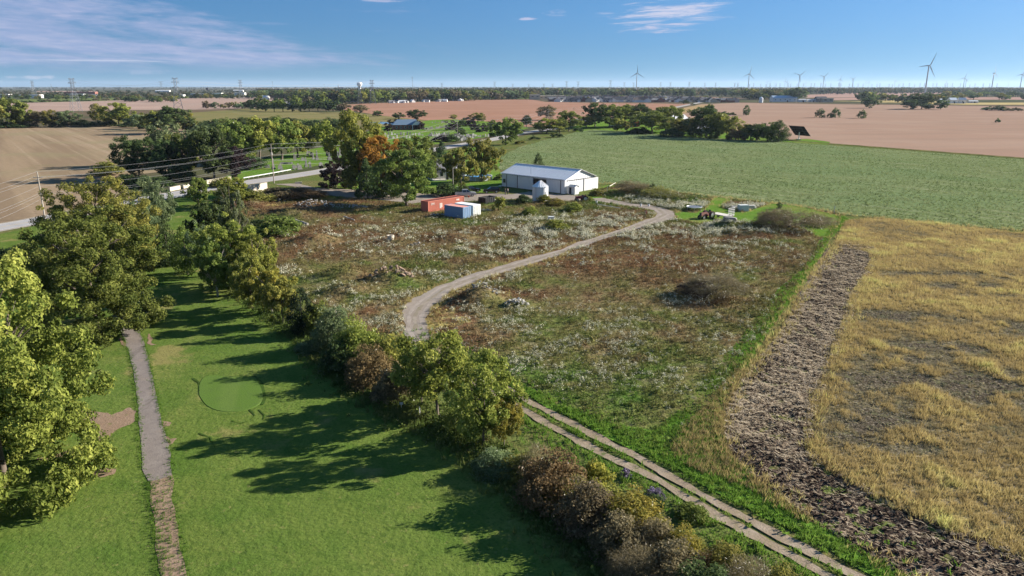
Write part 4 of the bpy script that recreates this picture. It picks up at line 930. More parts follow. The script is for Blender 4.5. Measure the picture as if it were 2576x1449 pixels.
for x, yb, yt, wd, sh, lf, lb in [(20,322,245,84,'round','green','tall green tree at the picture edge beyond the tilled field'),(-40,330,250,90,'round','olive','olive tree cut by the picture edge beyond the tilled field'),(62,321,270,54,'round','olive','olive tree beside the tall edge tree beyond the tilled field'),(95,320,280,56,'round','brown','brownish tree in the row beyond the tilled field'),
      (130,320,278,50,'round','olive','yellow topped tree in the row beyond the tilled field'),(172,319,280,60,'round','grey','grey green tree in the row beyond the tilled field'),(252,316,262,42,'airy','olive','thin pale yellowing tree in the row beyond the tilled field'),(300,318,260,76,'round','lime','round yellow green tree highest in the row beyond the tilled field'),
      (350,324,288,60,'round','grey','grey green tree right of the round yellow green one'),(388,328,278,56,'round','lime','yellow crowned tree in the row before the olive pasture'),(432,336,268,90,'round','dark','big dark tree at the corner of the tilled field'),(474,330,286,46,'round','olive','olive tree right of the big dark corner tree')]:
    T('tree', x, yb, yt, wd, sh, lf, lb)
hd = [(205,318,298,52,'dark'),(240,318,300,46,'dark'),(275,318,297,40,'dark'),(148,319,300,44,'dark'),(325,320,302,46,'dark'),(372,324,304,44,'dark'),(60,321,304,60,'dark'),(10,322,303,70,'dark'),(498,330,300,60,'dark'),(530,326,294,58,'dark'),(562,322,292,58,'green'),(596,318,290,60,'dark'),(630,316,290,60,'green'),
      (662,314,292,60,'dark'),(696,312,288,62,'green'),(728,312,292,60,'dark'),(760,318,298,60,'green'),(790,322,296,70,'dark'),(830,322,292,66,'dark'),(858,322,296,60,'dark'),(800,345,300,80,'dark'),(850,340,296,60,'dark')]
for i, (x, yb, yt, wd, lf) in enumerate(hd):
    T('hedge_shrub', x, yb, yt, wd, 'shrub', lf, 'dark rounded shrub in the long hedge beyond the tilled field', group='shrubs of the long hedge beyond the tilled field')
# cemetery and road trees
for a in [('maroon_maple_tree',976,330,307,20,'low','maroon','small maroon tree left of the chapel'),('maroon_maple_tree',1000,320,298,44,'low','maroon','dark round tree behind the chapel roof'),('maroon_maple_tree',1054,326,304,34,'low','maroon','maroon tree at the flagpole behind the chapel'),('maroon_maple_tree',1138,327,301,32,'low','maroon','maroon ball tree at the left of the cemetery lawn trees'),
          ('maroon_maple_tree',1166,316,294,28,'low','dark','dark ball tree at the back of the cemetery, left of a pair'),('maroon_maple_tree',1183,318,292,26,'low','maroon','maroon ball tree at the back of the cemetery, right of a pair'),('tree',1202,308,284,42,'round','olive','olive tree rising behind the paired ball trees'),('maroon_maple_tree',1195,327,309,22,'low','maroon','smallest maroon ball tree below the olive tree'),
          ('maroon_maple_tree',1213,332,311,28,'low','maroon','maroon ball tree before the wide dark tree'),('maroon_maple_tree',1234,326,305,42,'low','dark','wide dark tree at the right of the cemetery lawn'),('maroon_maple_tree',1161,339,319,26,'low','dark','low dark ball tree on the open cemetery lawn'),('yew_shrub',1110,356,336,50,'shrub','maroon','low dark yew among the headstones'),('yew_shrub',1136,356,334,40,'shrub','dark','second low dark yew among the headstones'),
          ('tree',1272,364,295,74,'round','green','green tree at the near roadside beyond the pool'),('tree',1049,301,275,44,'round','dark','dark field tree right of the far pond'),('tree',1002,299,283,32,'round','dark','round field tree behind the chapel'),('tree',951,293,279,26,'round','dark','small field tree left of the pond'),('tree',1014,292,289,10,'round','dark','tiny dark field tree') ,
          ('tree',862,284,258,30,'round','brown','brown ivy clad tree at the corner of the red clay field'),('tree',908,284,263,38,'round','brown','bushy brownish tree behind the tallest yellow topped tree'),('tree',1140,302,288,20,'airy','olive','thin tree by the roadside pole'),('pine_tree',1325,320,292,38,'pine','pine','pine with open tiers beside the road'),
          ('tree',1375,302,265,50,'oval','brown','tall dark brownish tree beside the road poles'),('tree',1376,336,298,66,'round','lime','light green tree on the near side of the road'),('tree',1430,330,280,62,'round','green','dark green tree right of the light green roadside one'),('tree',1408,335,300,46,'round','green','tree left of the dark green roadside one'),('tree',1474,322,292,44,'round','olive','thin olive tree before the farmhouse beyond the road'),
          ('shrub',1310,362,350,30,'shrub','olive','roadside bush at the corner of the crop field'),('shrub',1345,352,340,28,'shrub','dark','dark roadside bush along the crop field'),('shrub',1400,346,332,34,'shrub','dark','dark bushes under the roadside trees'),('shrub',1455,332,318,26,'shrub','dark','dark bush before the grey farmhouse'),
          ('tree',1497,318,260,58,'oval','dark','tall dark tree at the left of the farmstead grove'),('tree',1532,322,264,62,'round','green','green tree second from the left in the farmstead grove'),('tree',1570,320,264,74,'round','green','broad green tree in the middle of the farmstead grove'),('tree',1552,330,298,28,'round','lime','light green young tree before the red barn'),('tree',1577,330,302,26,'round','olive','olive young tree before the red barn'),
          ('tree',1608,318,262,76,'round','dark','dark ragged tree behind the red barn'),('tree',1640,336,280,94,'round','green','large green tree in front of the farmstead grove'),('tree',1674,332,268,80,'round','green','tall tree at the right of the farmstead grove'),('tree',1706,342,300,52,'round','olive','olive tree before the white shed gable'),('tree',1735,342,298,48,'round','olive','olive tree right of the white shed gable'),
          ('tree',1776,344,265,88,'round','dark','big dark tree in the windbreak beyond the crop field'),('tree',1805,348,284,60,'round','green','green tree right of the big dark windbreak tree'),('tree',1828,350,288,58,'airy','olive','pale olive tree in the windbreak'),('shrub',1850,352,318,44,'shrub','rust','rusty red bush in the windbreak'),('tree',1874,352,312,50,'round','olive','olive tree right of the rusty bush'),('tree',1902,353,309,58,'oval','dark','dark tree in the right half of the windbreak'),
          ('tree',1930,355,308,54,'oval','green','green tree near the right end of the windbreak'),('cedar_tree',1958,356,304,46,'cedar','dark','dark cedar ending the windbreak beside the solar panel'),('cedar_tree',1750,345,306,40,'cedar','dark','dark cedar at the foot of the big dark windbreak tree'),('cedar_tree',1790,349,312,36,'cedar','dark','low dark cedar under the windbreak'),('shrub',1690,344,318,60,'shrub','dark','dark bushes closing the farmstead grove'),('shrub',1606,336,316,60,'shrub','dark','dark bushes before the dark ragged tree'),('tree',1888,353,318,50,'round','dark','shaded dark tree inside the windbreak')]:
    T(*a)
for a in [('cedar_tree',2062,296,272,22,'cedar','dark','left cedar of three close together in the stubble field'),('cedar_tree',2087,296,283,14,'cedar','dark','smallest cedar of three close together in the stubble field'),('cedar_tree',2102,296,270,20,'cedar','dark','leaning tall cedar of three close together in the stubble field'),('cedar_tree',2167,298,275,20,'cedar','dark','single cedar right of the three in the stubble field'),
          ('tree',2188,272,244,38,'round','dark','round dark tree standing in the stubble field'),('tree',2296,275,250,52,'round','dark','low dark clump in the stubble field'),('tree',2318,274,236,56,'round','dark','highest tree of the clump in the stubble field'),('tree',2336,275,262,28,'round','dark','right low end of the clump in the stubble field'),('tree',2366,275,252,30,'round','dark','single dark tree right of the clump in the stubble field'),
          ('shrub',2488,277,265,34,'shrub','dark','left bush of the far right row'),('shrub',2512,278,263,36,'shrub','dark','tallest bush of the far right row'),('shrub',2535,279,269,24,'shrub','brown','low bush in the far right row'),('shrub',2556,279,268,28,'shrub','brown','last bush of the far right row'),('shrub',2510,309,296,14,'shrub','dark','lone bush in the near stubble field'),
          ('cedar_tree',1877,290,264,18,'cedar','dark','lone cedar left in the stubble field'),('shrub',1744,286,275,14,'shrub','dark','small bush by the sandy field margin'),('shrub',1822,289,278,26,'shrub','dark','bush row in the stubble field behind the grove'),('shrub',1843,290,280,18,'shrub','dark','end of the bush row in the stubble field behind the grove'),('tree',2006,256,219,40,'round','grey','tall grey green tree by the blue roofed barn'),
          ('tree',1720,262,252,26,'round','dark','dark round tree beside the far road'),('shrub',1743,264,259,12,'shrub','dark','dark bush beside the far road'),('shrub',1386,254,248,18,'shrub','dark','dark bush in the red clay field')]:
    T(*a)
for a in [(650,278),(668,280),(690,281),(712,281),(735,281),(757,281),(778,281),(800,281),(820,280),(838,280),(660,270),(700,272),(740,272),(780,272),(815,272),(630,276)]:
    T('wood_tree', a[0], a[1], a[1]-26-tr_rng.uniform(0, 8), 32, 'round', tr_rng.choice(['dark','dark','brown','green']), 'dark tree in the small wood left of the red clay field', group='trees of the small wood left of the red clay field')
for i in range(16):
    x = 520+i*11+tr_rng.uniform(-4, 4); T('scrub_tree', x, 272+tr_rng.uniform(-1, 2), 258+tr_rng.uniform(-4, 6), 16, 'round', tr_rng.choice(['brown','olive','brown','grey']), 'small brownish scrub tree along the pale clay field', group='scrub along the pale clay field')
for i in range(26):
    x = -20+i*24+tr_rng.uniform(-6, 6); yb = 260.5-i*.62; T('field_shrub', x, yb, yb-5-tr_rng.uniform(0, 5), 20, 'shrub', tr_rng.choice(['dark','brown','dark']), 'dark shrub in the far hedge behind the pale clay field', group='shrubs of the far hedge behind the pale clay field')
for i in range(24):
    x = 2160+i*9.5+tr_rng.uniform(-4, 4); yb = 258 if x > 2255 else 254; T('windbreak_tree', x, yb+tr_rng.uniform(-1, 1), yb-14-tr_rng.uniform(0, 9), 22, 'round', tr_rng.choice(['dark','dark','green','olive']), 'dark tree in the far windbreak beyond the stubble field', group='trees of the far windbreak beyond the stubble field')
for i in range(30):
    x = 2340+i*9+tr_rng.uniform(-5, 5); yb = tr_rng.uniform(241, 252); T('windbreak_tree', x, yb, yb-10-tr_rng.uniform(0, 7), 22, 'round', tr_rng.choice(['dark','dark','green','olive']), 'tree in the far farm groves at the picture\'s right', group='trees of the far farm groves')
# far woods: about 290 single trees along the near edge, the mass behind them as one
fr = random.Random(21); far_n = 0
def front(x):
    pts = [(-40,250),(120,251),(300,251),(310,258),(440,258),(450,249),(660,249),(860,262),(1000,258),(1110,255),(1330,250),(1370,243),(1860,243),(1885,252),(2005,251),(2010,239),(2600,234)]
    for (a, b), (c, d) in zip(pts, pts[1:]):
        if a <= x <= c: return b+(d-b)*(x-a)/(c-a)
    return 240
GRP = 'trees along the near edge of the far woods'
for i in range(285):
    x = -30+i*2020/285+fr.uniform(-5, 5)
    yb = front(x)-abs(fr.gauss(0, 1.0))*(1.5+3*fr.random()); g = P(x, yb); h = fr.uniform(14, 24)*(1.0 if x > 640 else .5); wd = h*fr.uniform(.9, 1.5)
    plant('wood_tree', g, wd, h, 'round', fr.choice(['dark','green','dark','olive','green','brown','grey']), 'broad leaved tree along the near edge of the far woods', group=GRP, lod='far')
def mass(name, n, yr, xr, hr, leaves, lod='tiny', seed=3, fn=None):
    rr = np.random.default_rng(seed); AV = []; AF = []; AA = []; off = 0
    for i in range(n):
        x = rr.uniform(*xr); yb = fn(x, rr) if fn else rr.uniform(*yr); g = P(x, yb); h = rr.uniform(*hr)
        if fn and x < 650:
            if rr.random() < .55: continue
            h *= .55
        wd = h*rr.uniform(.8, 1.6)
        me = crown('round', lod, int(rr.integers(0, 4)))
        V = np.zeros(len(me.vertices)*3, np.float32); me.vertices.foreach_get('co', V); V = V.reshape(-1, 3)
        Fc = np.zeros(len(me.polygons)*4, np.int32); me.polygons.foreach_get('vertices', Fc); Fc = Fc.reshape(-1, 4)
        a = np.zeros(len(Fc), np.float32); me.attributes['v'].data.foreach_get('value', a)
        t = rr.uniform(0, 6.28); c, s = math.cos(t), math.sin(t)
        AV.append(np.column_stack([(V[:, 0]*c-V[:, 1]*s)*wd+g.x, (V[:, 0]*s+V[:, 1]*c)*wd+g.y, V[:, 2]*h])); AF.append(Fc+off); off += len(V); AA.append(np.clip(a+rr.uniform(-.3, .35), 0, 1))
    return tag(put(name, np_mesh(name, np.vstack(AV), np.vstack(AF), {'v': ('FACE', np.concatenate(AA))}), leaves), kind='stuff')
mix_m = leaf_mat('leaves_far_mix', [(.022,.036,.016),(.05,.07,.026),(.085,.09,.034),(.13,.09,.045)], jit=0)
def yb_mid(x, rr): f = front(min(max(x, -30), 2590)); return f-(f-226)*rr.uniform(.05, 1)**1.0
mass('far_woods', 4200, None, (-60, 2640), (13, 23), mix_m, 'tiny', 3, yb_mid)
mass('horizon_woods', 1500, (218.2, 225), (-200, 2800), (10, 20), mix_m, 'tiny', 5)
mass('horizon_woods', 500, (224.5, 234), (1950, 2700), (8, 14), mix_m, 'tiny', 6)
# ------------------------------------------------------------------ farm buildings
def frame2(o, ang):   # local frame: x along ang, y 90 degrees further, z up
    return Matrix.Translation(o) @ Matrix.Rotation(ang, 4, 'Z')
# barn: origin at its near corner, x runs along the long front to the left-back, y runs back along the gable
L_, W_, E_, RG = 24.3, 13.6, 3.9, 6.2
barn = thing('barn', 'long white metal machine barn with sliding doors along its front', 'barn', (14.6, 203.5, 0), R(136.5))
# local x: along the front wall (to the west), local y: towards the back is -y (mirrored), so back = -W_
def wallpt(x, z): return (x, z)
m = MB()   # walls without the front openings
m.box((L_-.02, -W_/2, E_/2), (.12, W_, E_)); m.box((L_/2, -W_+.06, E_/2), (L_, .12, E_))
m.box((.68, -.06, E_/2), (1.36, .12, E_)); m.box((L_/2, -.06, E_-.25), (L_, .124, .5)); m.box((18.0, -.06, E_/2), (12.55, .12, E_))
m.prism([(0, 0), (-W_, 0), (-W_, E_), (-W_/2, RG-.1), (0, E_)], -.06, .06, 'X')
m.prism([(0, E_), (-W_, E_), (-W_/2, RG-.1)], L_-.08, L_+.06, 'X')
m.build('wall', M['white_metal'], barn)
r_ = MB()
for k in range(31):   # ribs of the gable siding
    y = -.25-k*.5; zt = E_+(RG-.1-E_)*(1-abs(y+W_/2)/(W_/2))
    if k % 2 == 0: r_.box((-.085, y, zt/2), (.05, .07, zt-.1))
tag(r_.build('siding_rib', M['white_wood'], barn), kind='stuff')
rl = math.hypot(W_/2, RG-E_); ra = math.atan2(RG-E_, W_/2)
for s in (0, 1):
    q = MB(); n = 20
    for k in range(n):
        x0 = -.45+k*(L_+.9)/n; x1 = x0+(L_+.9)/n; xm = (x0+x1)/2
        y0, y1 = (.35, -W_/2) if s == 0 else (-W_-.35, -W_/2); z0 = E_-.14
        o_ = q.add([(x0, y0, z0), (x1, y0, z0), (x1, y1, RG), (x0, y1, RG), (x0, y0, z0+.07), (x1, y0, z0+.07), (x1, y1, RG+.07), (x0, y1, RG+.07)], [(0,1,2,3),(4,5,6,7),(0,1,5,4),(1,2,6,5),(2,3,7,6),(3,0,4,7)])
        q.add([(x0-.05, y0, z0+.08), (x0+.05, y0, z0+.08), (x0+.05, y1, RG+.08), (x0-.05, y1, RG+.08), (x0, y0, z0+.13), (x0, y1, RG+.13)], [(0,4,5,3),(4,1,2,5),(0,1,4),(3,5,2)])
    q.build('roof', M['galv'], barn)
MB().box((L_/2, -W_/2, RG+.11), (L_+.9, .4, .07)).build('ridge_cap', M['galv_dull'], barn)
for x0, x1 in ((1.4, 6.6), (11.8, 17.7), (18.0, 22.1)):
    d = MB().box(((x0+x1)/2, .08, 1.85), (x1-x0, .07, 3.55))
    for k in range(int((x1-x0)/.5)): d.box((x0+.25+k*.5, .125, 1.85), (.05, .03, 3.5))
    d.build('sliding_door', M['white_metal'], barn)
for x in (1.32, 17.85, 22.2): MB().box((x, .10, 1.9), (.16, .12, 3.7)).build('door_post', M['dark_trim'], barn)
MB().box((L_/2, .12, 3.82), (L_-.4, .10, .28)).build('door_track', M['dark_trim'], barn)
w_ = MB().box((23.3, .03, 1.7), (1.0, .07, 1.1)).build('window', M['dark_trim'], barn); MB().box((23.3, .075, 1.7), (.8, .03, .8)).build('pane', M['glass'], w_)
MB().box((L_/2, -W_/2, .05), (L_-.3, W_-.3, .05)).build('barn_floor', M['black'], barn)
MB().box((-.10, -11.9, 1.75), (.06, 6.6, 3.4)).build('sliding_door', M['white_wood'], barn); MB().box((-.13, -7.5, 3.55), (.12, 13.2, .16)).build('door_track', M['dark_trim'], barn)
MB().box((-.12, -8.55, 1.75), (.10, .22, 3.4)).build('door_post', M['dark_trim'], barn)
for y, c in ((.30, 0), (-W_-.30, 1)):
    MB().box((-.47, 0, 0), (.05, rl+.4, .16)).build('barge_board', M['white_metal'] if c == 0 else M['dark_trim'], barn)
    b = bpy.data.objects['barge_board' if c == 0 else 'barge_board.001']; b.location = (0, (-W_/4 if c == 0 else -W_*3/4), (E_+RG)/2-.08); b.rotation_euler = (-ra if c == 0 else ra, 0, 0)
MB().tube((13.6, -1.1, 4.4), (13.6, -1.1, 6.2), .04).tube((13.6, -1.1, 6.2), (14.5, -1.0, 6.7), .03).build('roof_mast', M['galv_dull'], barn)

# small shed at the gable
shed = thing('garden_shed', 'small weathered white shed with a grey roof at the barn gable', 'shed', (17.3, 201.9, 0), R(45))
MB().box((.95, 1.2, 1.05), (1.9, 2.4, 2.1)).prism([(0, 2.1), (1.9, 2.1), (.95, 2.55)], .01, 2.39, 'Y').build('wall', M['white_wood'], shed)
for s in (0, 1):
    MB().add([(.95, -.12, 2.62), (.95, 2.52, 2.62), ((-.15, 2.05)[s], 2.52, 2.10), ((-.15, 2.05)[s], -.12, 2.10), (.95, -.12, 2.55), (.95, 2.52, 2.55), ((-.15, 2.05)[s], 2.52, 2.03), ((-.15, 2.05)[s], -.12, 2.03)], [(0,1,2,3),(4,5,6,7),(0,1,5,4),(1,2,6,5),(2,3,7,6),(3,0,4,7)]).build('roof', M['galv_dull'], shed)
dd_ = MB().box((-.03, 1.55, 1.0), (.06, .75, 1.8)).build('door', M['dark_trim'], shed); MB().box((-.07, 1.55, 1.45), (.03, .5, .6)).build('pane', M['glass'], dd_)
MB().box((.55, -.02, 1.0), (.8, .05, 1.8)).build('panel_door', M['white_wood'], shed)

# grain bin
gb = thing('grain_bin', 'round corrugated white grain bin with a ribbed cone roof', 'grain bin', (7.45, 192.4, 0))
prof = [(2.08+.02*((i % 2)*2-1), i*.13) for i in range(28)]
MB().lathe(prof, 40).build('bin_wall', M['white_metal'], gb, True)
for k in range(24):
    a0, a1 = 2*math.pi*k/24, 2*math.pi*(k+1)/24; am = (a0+a1)/2
    c0, s0, c1, s1 = math.cos(a0), math.sin(a0), math.cos(a1), math.sin(a1); ro, ri = 2.22, .33
    m = MB().add([(ro*c0, ro*s0, 3.55), (ro*c1, ro*s1, 3.55), (ri*c1, ri*s1, 5.0), (ri*c0, ri*s0, 5.0), (ro*c0, ro*s0, 3.66), (ri*c0, ri*s0, 5.09), (ro*math.cos(a0+.07), ro*math.sin(a0+.07), 3.56), (ri*math.cos(a0+.3), ri*math.sin(a0+.3), 5.005)], [(0,1,2,3),(0,4,5,3),(4,6,7,5)])
    m.build('roof_panel', M['galv'], gb)
MB().lathe([(.36, 4.98), (.36, 5.16), (.05, 5.24)], 16).build('roof_cap', M['galv_dull'], gb)
MB().box((.0, 0, 0), (.7, .06, 1.5)).build('hatch', M['galv_dull'], gb).location = (1.55, -1.4, 1.6); bpy.data.objects['hatch'].rotation_euler = (0, 0, R(48))
lad = MB(); 
for k in range(9): lad.box((0, 0, .4+k*.36), (.4, .03, .03))
for s in (-.2, .2): lad.box((s, 0, 1.8), (.03, .03, 3.5))
o = lad.build('ladder', M['galv_dull'], gb); o.location = (-1.2, -1.75, 0); o.rotation_euler = (0, 0, R(-34))

# shipping containers: x along length, front-left end at x=0
def corrug(m, p0, p1, z0, z1, nrm, pitch=.30, dep=.055):
    p0, p1 = Vector(p0), Vector(p1); L = (p1-p0).length; n = max(2, int(L/pitch)); t = (p1-p0)/n; nv = Vector(nrm); pts = []
    for i in range(n):
        b = p0+t*i; pts += [b, b+t*.32, b+t*.5-nv*dep, b+t*.82-nv*dep]
    pts.append(p1); k = len(pts)
    m.add([(p.x, p.y, z0) for p in pts]+[(p.x, p.y, z1) for p in pts], [(i, i+1, k+i+1, k+i) for i in range(k-1)])
def container(label, loc, ang, Ln, wall, roof, zoff=0, group=None, doors=True):
    t = thing('shipping_container', label, 'shipping container', loc, ang); Wd, Hh = 2.44, 2.59
    m = MB(); corrug(m, (.12, 0, 0), (Ln-.12, 0, 0), .16, Hh-.1, (0, -1, 0)); corrug(m, (.12, Wd, 0), (Ln-.12, Wd, 0), .16, Hh-.1, (0, 1, 0)); corrug(m, (0, .12, 0), (0, Wd-.12, 0), .16, Hh-.1, (-1, 0, 0))
    m.build('wall', wall, t)
    f = MB()
    for x in (.06, Ln-.06):
        for y in (.0, Wd): f.box((x, y, Hh/2), (.14, .14, Hh))
    for z in (.08, Hh-.06):
        for y in (0, Wd): f.box((Ln/2, y, z), (Ln-.16, .10, .13))
        for x in (.02, Ln-.02): f.box((x, Wd/2, z), (.10, Wd-.16, .13))
    f.build('frame', wall, t)
    q = MB(); n = int(Ln/.42)
    q.box((Ln/2, Wd/2, Hh-.06), (Ln-.12, Wd-.1, .04))
    for k in range(n): q.box((.25+(k+.5)*(Ln-.5)/n, Wd/2, Hh-.03), (.2, Wd-.35, .03))
    q.build('roof', roof, t)
    for s in (0, 1):
        d = MB().box((Ln+.005, Wd*(.25+.5*s), Hh/2), (.06, Wd/2-.12, Hh-.3)).build('door', wall, t)
        b = MB()
        for k in (-.25, .25): b.tube((Ln+.07, Wd*(.25+.5*s)+k, .2), (Ln+.07, Wd*(.25+.5*s)+k, Hh-.2), .025)
        b.build('lock_bar', M['galv_dull'], d)
    return t
red = container('long faded red shipping container with white letters on its side', (-19.95, 172.6, 0), R(49), 12.1, M['red_paint'], M['red_roof'])
blue = container('short blue shipping container with a faded pink roof', (-15.55, 167.6, 0), R(-39.5), 5.85, M['blue_paint'], M['pink_roof'])
white = container('short pale grey shipping container behind the blue one', (-13.4, 170.5, 0), R(-39.5), 5.85, M['pale_paint'], M['white_metal'])
pw = MB(); corrug(pw, (5.86, .1, 0), (5.86, 2.3, 0), .2, 2.5, (1, 0, 0), .28, .05); pw.build('end_wall', M['pale_paint'], blue)
m_let = paint('container_letters', (.72, .68, .62), .7, 0, .5, (.5, .3, .24), 3)
def text(body, size, name, mt, parent, M4):
    cu = bpy.data.curves.new(name, 'FONT'); cu.body = body; cu.size = size; cu.extrude = .008; cu.align_x = 'LEFT'
    o = bpy.data.objects.new(name, cu); C.objects.link(o); dg = bpy.context.evaluated_depsgraph_get(); me = bpy.data.meshes.new_from_object(o.evaluated_get(dg)); bpy.data.objects.remove(o)
    me.materials.clear(); p = put(name, me, mt, parent); p.matrix_local = M4; return p
side = Matrix.Rotation(math.pi/2, 4, 'X')
text('DVI', .72, 'letters', m_let, red, Matrix.Translation((.95, -.03, 1.62)) @ side)
MB().box((3.9, -.02, 1.15), (.16, .03, 1.25)).box((4.2, -.02, 1.15), (.16, .03, 1.25)).box((4.5, -.02, 1.25), (.18, .03, 1.05)).build('marking_panel', m_let, red)
text('404', .5, 'letters', m_let, red, Matrix.Translation((9.3, -.03, 1.7)) @ side) if False else MB().box((9.6, -.02, 1.95), (.2, .03, .4)).box((9.95, -.02, 1.95), (.2, .03, .4)).box((10.3, -.02, 1.95), (.2, .03, .4)).build('marking_panel', m_let, red)

# black roll-off bin
db = thing('rolloff_dumpster', 'open black steel dumpster beside the pale container', 'dumpster', (-8.6, 186.0, 0), R(-40))
def tray(m, l, wd, h, th=.08, fl=.1):
    m.box((l/2, wd/2, fl), (l, wd, .1)); m.box((l/2, th/2, h/2+fl), (l-.002, th, h)); m.box((l/2, wd-th/2, h/2+fl), (l-.002, th, h)); m.box((th/2, wd/2, h/2+fl), (th, wd-.18, h)); m.box((l-th/2, wd/2, h/2+fl), (th, wd-.18, h)); return m
tray(MB(), 2.4, 4.2, 1.5, .08, .2).build('tray', M['black'], db)
rb = MB()
for k in range(6): rb.box((2.45, .35+k*.7, .95), (.1, .12, 1.4))
for k in range(4): rb.box((.3+k*.6, -.05, .95), (.12, .1, 1.4))
rb.build('rib', M['black'], db); MB().box((1.2, 2.1, .09), (1.0, 3.9, .14)).build('skid', M['rust'], db); MB().box((1.2, 2.1, 1.72), (2.5, .1, .05)).build('rim_bar', M['black'], db)
MB().box((2.515, 3.7, 1.0), (.02, .35, .3)).build('sticker', M['pale_paint'], db)

# ------------------------------------------------------------------ vehicles
def wheel(par, x, y, r=.38, wd=.24, name='wheel'):
    wv_ = MB().lathe([(r*.62, -wd/2), (r*.95, -wd/2), (r, -wd*.35), (r, wd*.35), (r*.95, wd/2), (r*.62, wd/2)], 18).build(name, M['rubber'], par, True)
    wv_.location = (x, y, r); wv_.rotation_euler = (math.pi/2, 0, 0)
    MB().lathe([(.02, -wd*.42), (r*.62, -wd*.36), (r*.62, wd*.36), (.02, wd*.42)], 14).build('rim', M['chrome'], wv_); return wv_
def body_prof(m, prof, hw, inset=0, y0=None):
    """side outline (x, z) swept across the width, narrowing upward"""
    n = len(prof); zmax = max(z for x, z in prof); vs = []
    for s in (-1, 1):
        for x, z in prof: vs.append((x, s*(hw-inset*max(0, (z-.9))/(zmax-.9+1e-6)), z))
    return m.add(vs, [(i, (i+1) % n, n+(i+1) % n, n+i) for i in range(n)]+[tuple(range(n)), tuple(range(2*n-1, n-1, -1))])
def car(label, loc, rz, paint_m, kind='suv', cat='car', name='parked_car'):
    t = thing(name, label, cat, loc, rz)
    if kind == 'pickup':
        body_prof(MB(), [(-2.9, .55), (-2.9, 1.12), (-.85, 1.12), (-.85, 1.18), (1.35, 1.18), (2.55, 1.08), (2.85, .92), (2.9, .5), (2.2, .42), (-2.2, .42)], .98).build('body', paint_m, t)
        body_prof(MB(), [(-.95, 1.17), (-.85, 1.88), (.55, 1.9), (1.45, 1.17)], .92, .2).build('cab', paint_m, t)
        MB().box((-1.9, 0, 1.10), (1.85, 1.65, .06)).build('bed_floor', M['black'], t); MB().box((-2.87, 0, 1.0), (.1, 1.9, .28)).build('tailgate', paint_m, t)
        for y in (-.92, .92): MB().box((-1.9, y, 1.2), (1.95, .09, .17)).build('bed_rail', paint_m, t)
        for y in (-.93, .93):
            MB().add([(-.72, y*.985, 1.24), (.2, y*.985, 1.24), (.2, y*.84, 1.76), (-.68, y*.84, 1.76)], [(0,1,2,3)]).build('side_window', M['glass'], t)
            MB().add([(.3, y*.985, 1.24), (1.2, y*.985, 1.24), (.62, y*.84, 1.76), (.3, y*.84, 1.76)], [(0,1,2,3)]).build('side_window', M['glass'], t)
        MB().add([(1.44, -.8, 1.22), (1.44, .8, 1.22), (.64, .7, 1.84), (.64, -.7, 1.84)], [(0,1,2,3)]).build('windscreen', M['glass'], t)
        wx, xf, xr = (1.85, -1.85), 2.9, -2.95
    else:
        k = 1.0 if kind == 'suv' else .86
        body_prof(MB(), [(-2.3, .5), (-2.33, 1.02), (1.0, 1.05*k), (2.1, .95*k), (2.3, .6), (2.2, .35), (-2.2, .35)], .93).build('body', paint_m, t)
        body_prof(MB(), [(-2.28, 1.0*k), (-2.0, 1.66*k), (.1, 1.7*k), (1.05, 1.04*k)], .88, .2).build('cabin', paint_m, t)
        for y in (-.885, .885): MB().add([(-2.0, y, 1.1*k), (.75, y, 1.1*k), (.1, y*.83, 1.6*k), (-1.85, y*.83, 1.58*k)], [(0,1,2,3)]).build('side_window', M['glass'], t)
        MB().add([(1.06, -.75, 1.08*k), (1.06, .75, 1.08*k), (.2, .66, 1.65*k), (.2, -.66, 1.65*k)], [(0,1,2,3)]).build('windscreen', M['glass'], t)
        wx, xf, xr = (1.4, -1.4), 2.3, -2.35
    for x in wx:
        for y in (-.86, .86): wheel(t, x, y, .40 if kind == 'pickup' else .36)
    for y in (-.7, .7):
        MB().box((xf-.05, y, .82), (.08, .34, .16)).build('headlight', M['chrome'], t); MB().box((xr+.04, y*1.15, .95), (.06, .14, .3)).build('tail_light', M['cloth_red'], t)
    MB().box((xf+.02, 0, .5), (.12, 1.8, .16)).build('bumper', M['chrome'] if kind == 'pickup' else M['black'], t)
    return t
car('silver crew cab pickup truck parked on the gravel yard', P(1171, 493.5), R(8), M['silver'], 'pickup', 'pickup truck', 'pickup_truck')
s_ = car('black car with its tailgate raised, behind the silver pickup', P(1236, 485), R(186), M['black_gloss'], 'suv')
hb = MB().box((-2.55, 0, 1.86), (1.1, 1.5, .06)).build('raised_tailgate', M['black_gloss'], s_)
car('dark green car hidden to its windows behind the silver pickup', P(1188, 483), R(20), M['black_gloss'], 'suv')
car('dark car parked at the cemetery roadside', P(1241, 345), R(32), M['black_gloss'], 'sedan')
car('dark car driving on the far road', P(1312.5, 332.5), R(32), M['black_gloss'], 'suv')
tl = thing('utility_trailer', 'white open trailer parked under the yard lamp', 'trailer', P(1152, 484), R(20))
tray(MB(), 2.6, 1.5, .35, .06, .55).build('tray', M['white_wood'], tl); wheel(tl, 1.3, -.1, .3, .18); wheel(tl, 1.3, 1.6, .3, .18); MB().tube((2.6, .75, .5), (3.7, .75, .45), .05).build('drawbar', M['galv_dull'], tl); MB().box((.05, .75, 1.2), (.08, 1.5, .7)).build('tail_ramp', M['white_wood'], tl)
cn = thing('fuel_can', 'small red can on the gravel by the pickup', 'can', P(1179, 496.5), 0)
MB().box((0, 0, .22), (.42, .3, .44), top=(.9, .9)).build('body', M['orange_red'], cn); MB().tube((.1, 0, .44), (.22, 0, .58), .04).build('spout', M['black'], cn)

